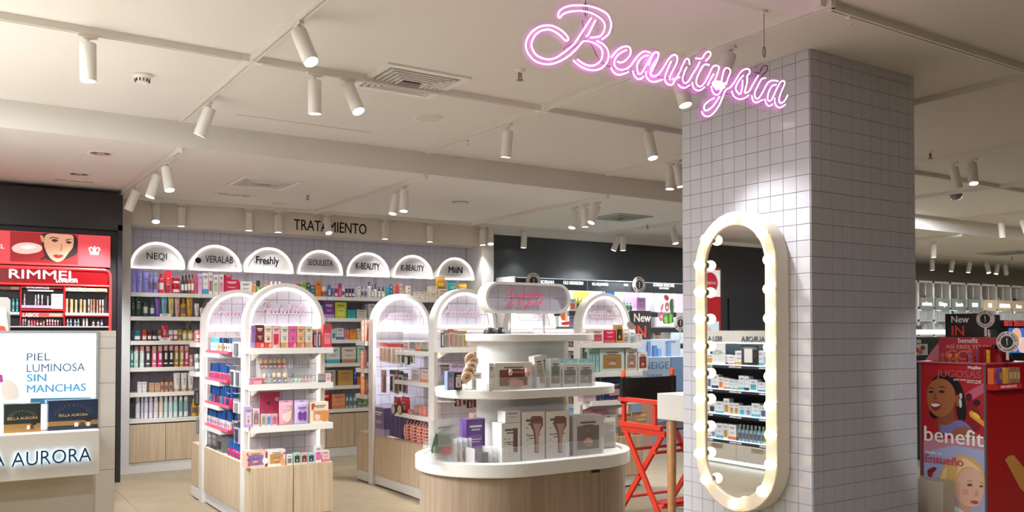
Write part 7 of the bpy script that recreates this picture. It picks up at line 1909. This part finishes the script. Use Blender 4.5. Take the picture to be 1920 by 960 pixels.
# ---------------------------------------------------------------- counter gift sets
for x0, x1, yt, c, lb in ((7, 77, 756, '27302E', 'dark green and gold BELLA AURORA gift carton on the ledge'), (90, 184, 748, '22304A', 'larger navy and gold BELLA AURORA gift carton on the ledge')):
    Y_ = 4.46; a, b = at(x0, 800, 'Y', Y_), at(x1, yt, 'Y', Y_); zl = at(187, 806, 'Y', 4.38).z; w, h = b.x - a.x, b.z - zl
    t = T('gift_carton', lb, 'gift box', ((a.x + b.x) / 2, Y_, zl))
    M('body', box(-w / 2, w / 2, 0, 0.07, 0, h), mat(c, 0.35), t); M('gold_band', box(-w / 2 - 0.0005, w / 2 + 0.0005, -0.0015, 0.07, 0.02 if x0 > 50 else 0.0, h * 0.30), mat('A8804A', 0.35, 0.3), t)
    text('BELLA AURORA', 0.017, mat('C8A868', 0.35), t, (0, -0.0015, h * 0.45), ext=0.0006)
    for k in range(26):
        an = PI * (k % 13) / 12; r_ = w * (0.30 + 0.06 * (k // 13)) 
        M('gold_dot', prism(ell(r_ * math.cos(an), h * 0.55 + r_ * 0.55 * math.sin(an), 0.0014, 0.0014, 6), -0.001, 0, 'Y'), mat('C8A868', 0.35), t)
    for k, x in enumerate((0.12, 0.22) if x0 < 50 else (0.02, 0.14, 0.26)): M('picture_jar', box(w * x, w * x + w * 0.08, -0.0022, -0.0015, h * 0.10, h * 0.24), mat(('E0D8CC', '5A3A2A', 'D8D0C4')[k], 0.4), t)
    M('round_seal', prism(ell(w * 0.30, h * 0.34, h * 0.10, h * 0.10, 20), -0.003, -0.0015, 'Y'), mat('2A241E', 0.4), t)
# grey tester stand standing on the counter
Y_ = 4.72; q = at(0, 611, 'Y', Y_); t = T('tester_stand', 'grey rounded acrylic tester stand with red print on the greige counter', 'stand', (at(6, 611, 'Y', Y_).x, Y_, 1.6))
zt_ = at(5, 557, 'Y', Y_).z - 1.6; xr_ = at(20, 580, 'Y', Y_).x - t.location.x
M('panel', prism([(-0.1, 0), (xr_, 0), (xr_, zt_ - 0.012), (xr_ - 0.012, zt_), (-0.1, zt_)], 0.02, 0.03, 'Y'), mat('B9B7B2', 0.5), t); M('front_card', prism([(-0.1, 0), (xr_ * 0.75, 0), (xr_ * 0.3, zt_ * 0.7), (-0.1, zt_ * 0.72)], 0, 0.008, 'Y'), mat('CFCBC0', 0.5), t); M('red_print', prism([(-0.1, 0), (xr_ * 0.4, 0), (xr_ * 0.2, 0.02), (-0.1, 0.035)], -0.003, 0, 'Y'), mat('C83A2E', 0.5), t)
# boxes on the open side of the counter (they face the vanity mirror)
rnd = random.Random(5)
def bella_goods():
    cols = [('E0E2E4', '3A5A8A'), ('DDE0E2', 'B8862E'), ('E4E4E4', '2A2A30'), ('D8DEE4', '4AA0B0'), ('E4E2E0', 'C86A3A'), ('E0E4E8', '7A8AA8')]
    lv = {1.19: 'highest', 0.895: 'second', 0.60: 'third', 0.30: 'lowest'}
    for z, nm in lv.items():
        y = 6.35; k = 0
        while y < 8.15 and k < 18:
            w = rnd.uniform(0.06, 0.12); h = rnd.uniform(0.11, 0.19); c = rnd.choice(cols)
            kind = 'box'
            if z == 0.30:
                if 3 <= k <= 9: kind, w, h, c = 'bot', 0.05, 0.2, rnd.choice([('A8C8D8', 'D8E0E4'), ('8AB0C8', 'D8E0E4'), ('9AC8B8', 'D8E0E4')])
                elif k < 3: kind, w, h, c = 'box', 0.13, 0.13, ('6AA83A', 'B8D89A')
            if z == 0.60 and k == 1: c, h = ('E0703A', 'E8E0DC'), 0.19
            prod(kind, w, 0.08 if kind == 'box' else w, h, (0.72 - 0.07, y + w / 2, z), PI / 2, c[0], c[1], f'{"small pale skincare carton" if kind == "box" else "pale blue skincare bottle"} on the {nm} mirrored counter shelf, {ORD[k]} along', f'goods on the {nm} mirrored shelf')
            y += w + 0.008; k += 1
    t = T('discount_card', 'white minus 40 percent card on the mirrored counter shelf', 'card', (0.705, 7.42, 1.19), PI / 2); M('card', box(-0.1, 0.1, 0, 0.004, 0, 0.26), WHITE, t); text('-40%', 0.085, mat('5A8A78', 0.5), t, (0, -0.001, 0.12), ext=0.0006)
    t = T('black_gift_bag', 'black gift pouch with white print on the mirrored counter shelf', 'pouch', (0.69, 6.95, 1.19), PI / 2); M('bag', xf(([tuple(v.co) for v in U['pouch_body'].vertices], [tuple(p.vertices) for p in U['pouch_body'].polygons]), Matrix.Diagonal((0.26, 0.05, 0.24, 1))), mat('242426', 0.5), t); M('print_panel', box(-0.06, 0.06, -0.031, -0.026, 0.04, 0.2), mat('E4E0DA', 0.5), t)
bella_goods()
def red_tower():
    t = T('red_tower', 'red cosmetics tower by the black wall, seen only in the mirror', 'display unit', (-1.62, 10.0, 0))
    M('body', box(-0.45, 0.45, 0, 0.3, 0, 2.62), mat('B0141E', 0.3), t); M('screen', box(-0.40, 0.1, -0.01, 0, 0.9, 1.75), mat('A8B8C0', 0.4, emit=0.5), t)
    M('sign_panel', box(-0.43, 0.0, -0.015, -0.002, 2.15, 2.58), mat('EDE8E4', 0.5, emit=0.2), t); M('sign_disc', prism(ell(-0.2, 2.37, 0.17, 0.17, 28), -0.02, -0.015, 'Y'), mat('D0183E', 0.4), t); text('BOURJOIS', 0.055, WHITE, t, (-0.2, -0.022, 2.35), ext=0.001)
    for k in range(2): M('portrait', prism(ell(-0.15, 1.15 + 0.38 * k, 0.1, 0.13, 18), -0.013, -0.01, 'Y'), mat('D8A890', 0.5, emit=0.2), t)
red_tower()

# ---------------------------------------------------------------- red make-up wall goods
row('in the right bay of the red make-up wall', 'Y', YR + 0.01, at(160, 587, 'Y', YR).z, '''
stick 122.5 127.5 560 B8906A C8A078 tan foundation stick
stick 131 137 561 B8926E C8A27C beige foundation stick
stick 140 145 562 B08660 C09670 honey foundation stick
stick 149 154 561 A87E5A B88E68 caramel foundation stick
stick 156 161 562 B08862 C09872 sand foundation stick
stick 165 168 561 8A5A44 D8D0C8 brown concealer wand
stick 169.5 172.5 561 B07A58 A86A48 bronze concealer wand
stick 174.5 177.5 561 B07A7A A86A48 rosy concealer wand
stick 181 184 562 A8745A A86A48 russet concealer wand
stick 186 189 562 9A6A58 C8C0BC cocoa concealer wand
stick 191 194.5 562 8E6250 C8C0BC dark cocoa concealer wand
''', group='foundation row')
row('in the low row of the red make-up wall', 'Y', YR + 0.0, at(100, 611, 'Y', YR).z, '''
stick 37 40 599 C8C0C8 7A6A8A white marker
stick 42 44.5 598 8A6A9A C8C0D0 violet marker
stick 46 49 598 3A3A40 B8B8BC black marker
bot 52 56 600 D8B8A0 D0A890 pale nail lacquer
bot 57.5 61.5 600 E0604A D0503A coral nail lacquer
bot 63 67 600 D8386A C8285A pink nail lacquer
bot 68.5 72.5 600 D01E24 B8161C scarlet nail lacquer
bot 74.5 78.5 600 5A2A34 4A1E28 wine nail lacquer
bot 80 84 601 B8805A A8704A tan nail lacquer
stick 87 90.5 599 C01E3A D8D0D8 red lipstick
stick 92 95 599 B01A36 C8C0C8 red lipstick
stick 97 100 599 C82A4A D8D0D8 red lipstick
stick 102 105 600 B8203A D0C8D0 red lipstick
stick 107 110 600 A81834 C8C0C8 red lipstick
stick 112 115 600 2A2A2E 3A3A3E black lipstick
bot 125 129 598 A8BCD8 C8D4E0 pale blue lacquer
bot 131 135 598 A0B4D0 C8D4E0 pale blue lacquer
bot 139 143 599 A8BCD8 C8D4E0 pale blue lacquer
bot 145 149 598 98B0D0 C8D4E0 pale blue lacquer
stick 155 159 597 D0B090 C8C0B8 nude lip gloss
stick 161 165 597 D8B898 C8C0B8 nude lip gloss
bot 173 178 602 C8B098 B8A088 beige cream bottle
bot 182 187 602 C0A890 B09880 beige cream bottle
bot 189 193 599 3A4A7A 8A9ABA navy cream bottle
''', group='low lacquer row')
row('in the left bay of the red make-up wall', 'Y', YR + 0.0, at(30, 584, 'Y', YR).z, '''
bot 22 27 560 3EB8B4 34A8A4 turquoise mascara
bot 29.5 34 560 3EB8B4 34A8A4 turquoise mascara
''', group='turquoise mascaras')
row('in the middle bay of the red make-up wall', 'Y', YR + 0.0, at(70, 572, 'Y', YR).z, '''
stick 44 47 551 C8B8D0 8A8A9A lilac eyeliner pen
stick 65 67.5 553 D8D8DC A8A8AC silver eyeliner pen
stick 70 73 552 D86A7A E0DCDC pink eyeliner pen
stick 77 80 553 8A8478 C8C4BC bronze eyeliner pen
stick 88 90.5 555 D0D0D4 A8A8AC white eyeliner pen
box 95.5 118 551/579 DCDCE4 C8C4CC small white price card
''', group='eyeliner pens', dmax=0.01)

# ---------------------------------------------------------------- skincare wall goods
row('on the upper skincare wall shelf', 'Y', YS + 0.1, skz[0], '''
box 1068 1080 560 D8DCE0 E0703A white carton with orange tubes
bot 1082 1088 556 C8BE3A E8E8E0 tall yellow bottle
bot 1089 1094 556 C8BE3A E8E8E0 tall yellow bottle
bot 1096 1101 561 C8C04A E8E8E0 yellow bottle
bot 1102 1107 561 C8C04A E8E8E0 yellow bottle
box 1113 1125 562 C8B8CC E0D8E4 lilac carton
bot 1169 1174 562 9AC89A C8E0C8 pale green bottle
bot 1175 1180 567 98C898 B8D8B0 low green bottle
bot 1181 1187 567 98C898 B8D8B0 low green bottle
box 1194 1211 558 C890C8 E0B8D8 pink and violet gift bag
box 1263 1271 560 C890C8 E0B8D8 violet gift bag near the pillar
''', dmax=0.2)
row('on the lower skincare wall shelf', 'Y', YS + 0.1, skz[1], '''
box 1067 1077 593 B8A0C8 C8B4D4 lilac carton
box 1078 1089 594 B8A0C8 C8B4D4 lilac carton
box 1090 1097 596 C8BE4A D8CE6A yellow carton
bot 1186 1189 603 C8C8CC A8A8AC small silver bottle
bot 1204 1208 602 D0C0D0 A8A0B0 small lilac bottle
stick 1213 1218 602 A84A3A 7A3A30 brick red stick
''', dmax=0.2)
row('on the lowest skincare wall shelf', 'Y', YS + 0.1, skz[2], '''
box 1206 1216 624 E0C8B8 E8B0A0 peach printed carton
box 1217 1240 622 E4C4B0 D8987A apricot striped carton
box 1186 1204 626 E0A8B8 D888A0 pink carton
''', dmax=0.2)
# ---------------------------------------------------------------- pharmacy bottles in the distance (too small to show their parts)
bt = {'a': mesh('bottle', lathe([(0.46, 0), (0.5, 0.03), (0.5, 0.66), (0.24, 0.78), (0.24, 1.0)], 10), True), 'b': mesh('carton', box(-0.5, 0.5, -0.5, 0.5, 0, 1))}
xs, zs, xL, yP = PH
pal = [['4A9A5A', '2A5A4A', 'B88A5A', 'C8B8A0', 'E0E4E0'], ['E0E2E4', 'DCE0E4', 'E4E4E4', '2A5AA8', '3A6AB0'], ['B85A5A', 'E0DCD8', '2A7A8A', '3AA8A8', 'D8D0CC'], ['2A8AC8', '3A7AB8', 'E0E0E0', '4A9A4A', '8AB88A'], ['C8503A', 'D8583E', 'D86A4A', 'E0D8D0', 'C8C0B8'], ['E0E2E2', 'D8D8D8', 'C86A4A', 'C8C8CC', 'E4E0DC'], ['2A3A5A', 'D8C8B0', 'E4E4E4', '3A5A9A', 'C8CCD0']]
bn = ['sesderma', 'second', 'Eucerin', 'ISDIN', 'SVR', 'sixth', 'last']
for i in range(7):
    for r, z in enumerate(zs):
        n = 7
        for k in range(n):
            x = xL + xs[i] + 0.1 + (xs[i + 1] - xs[i] - 0.2) * (k + 0.5) / n
            c = rnd.choice(pal[i] if r == 0 else ['E4E6E4', 'DCE4E0', 'E0E4E8', pal[i][k % 5]])
            w = (xs[i + 1] - xs[i] - 0.2) / n * rnd.uniform(0.75, 0.95); h = rnd.uniform(0.17, 0.25) if r == 0 else rnd.uniform(0.14, 0.22)
            o = link('pharmacy_bottle', bt['a' if rnd.random() < 0.6 else 'b'], mat(c, 0.4), None, (x, yP + 0.1, z), scale=(w, w * 0.8, h))
            tag(o, f'small pharmacy bottle, {ORD[k]} along the {["upper", "middle", "lower"][r]} shelf of the {bn[i]} bay', 'bottle', f'packs on the {["upper", "middle", "lower"][r]} shelf of the {bn[i]} bay')
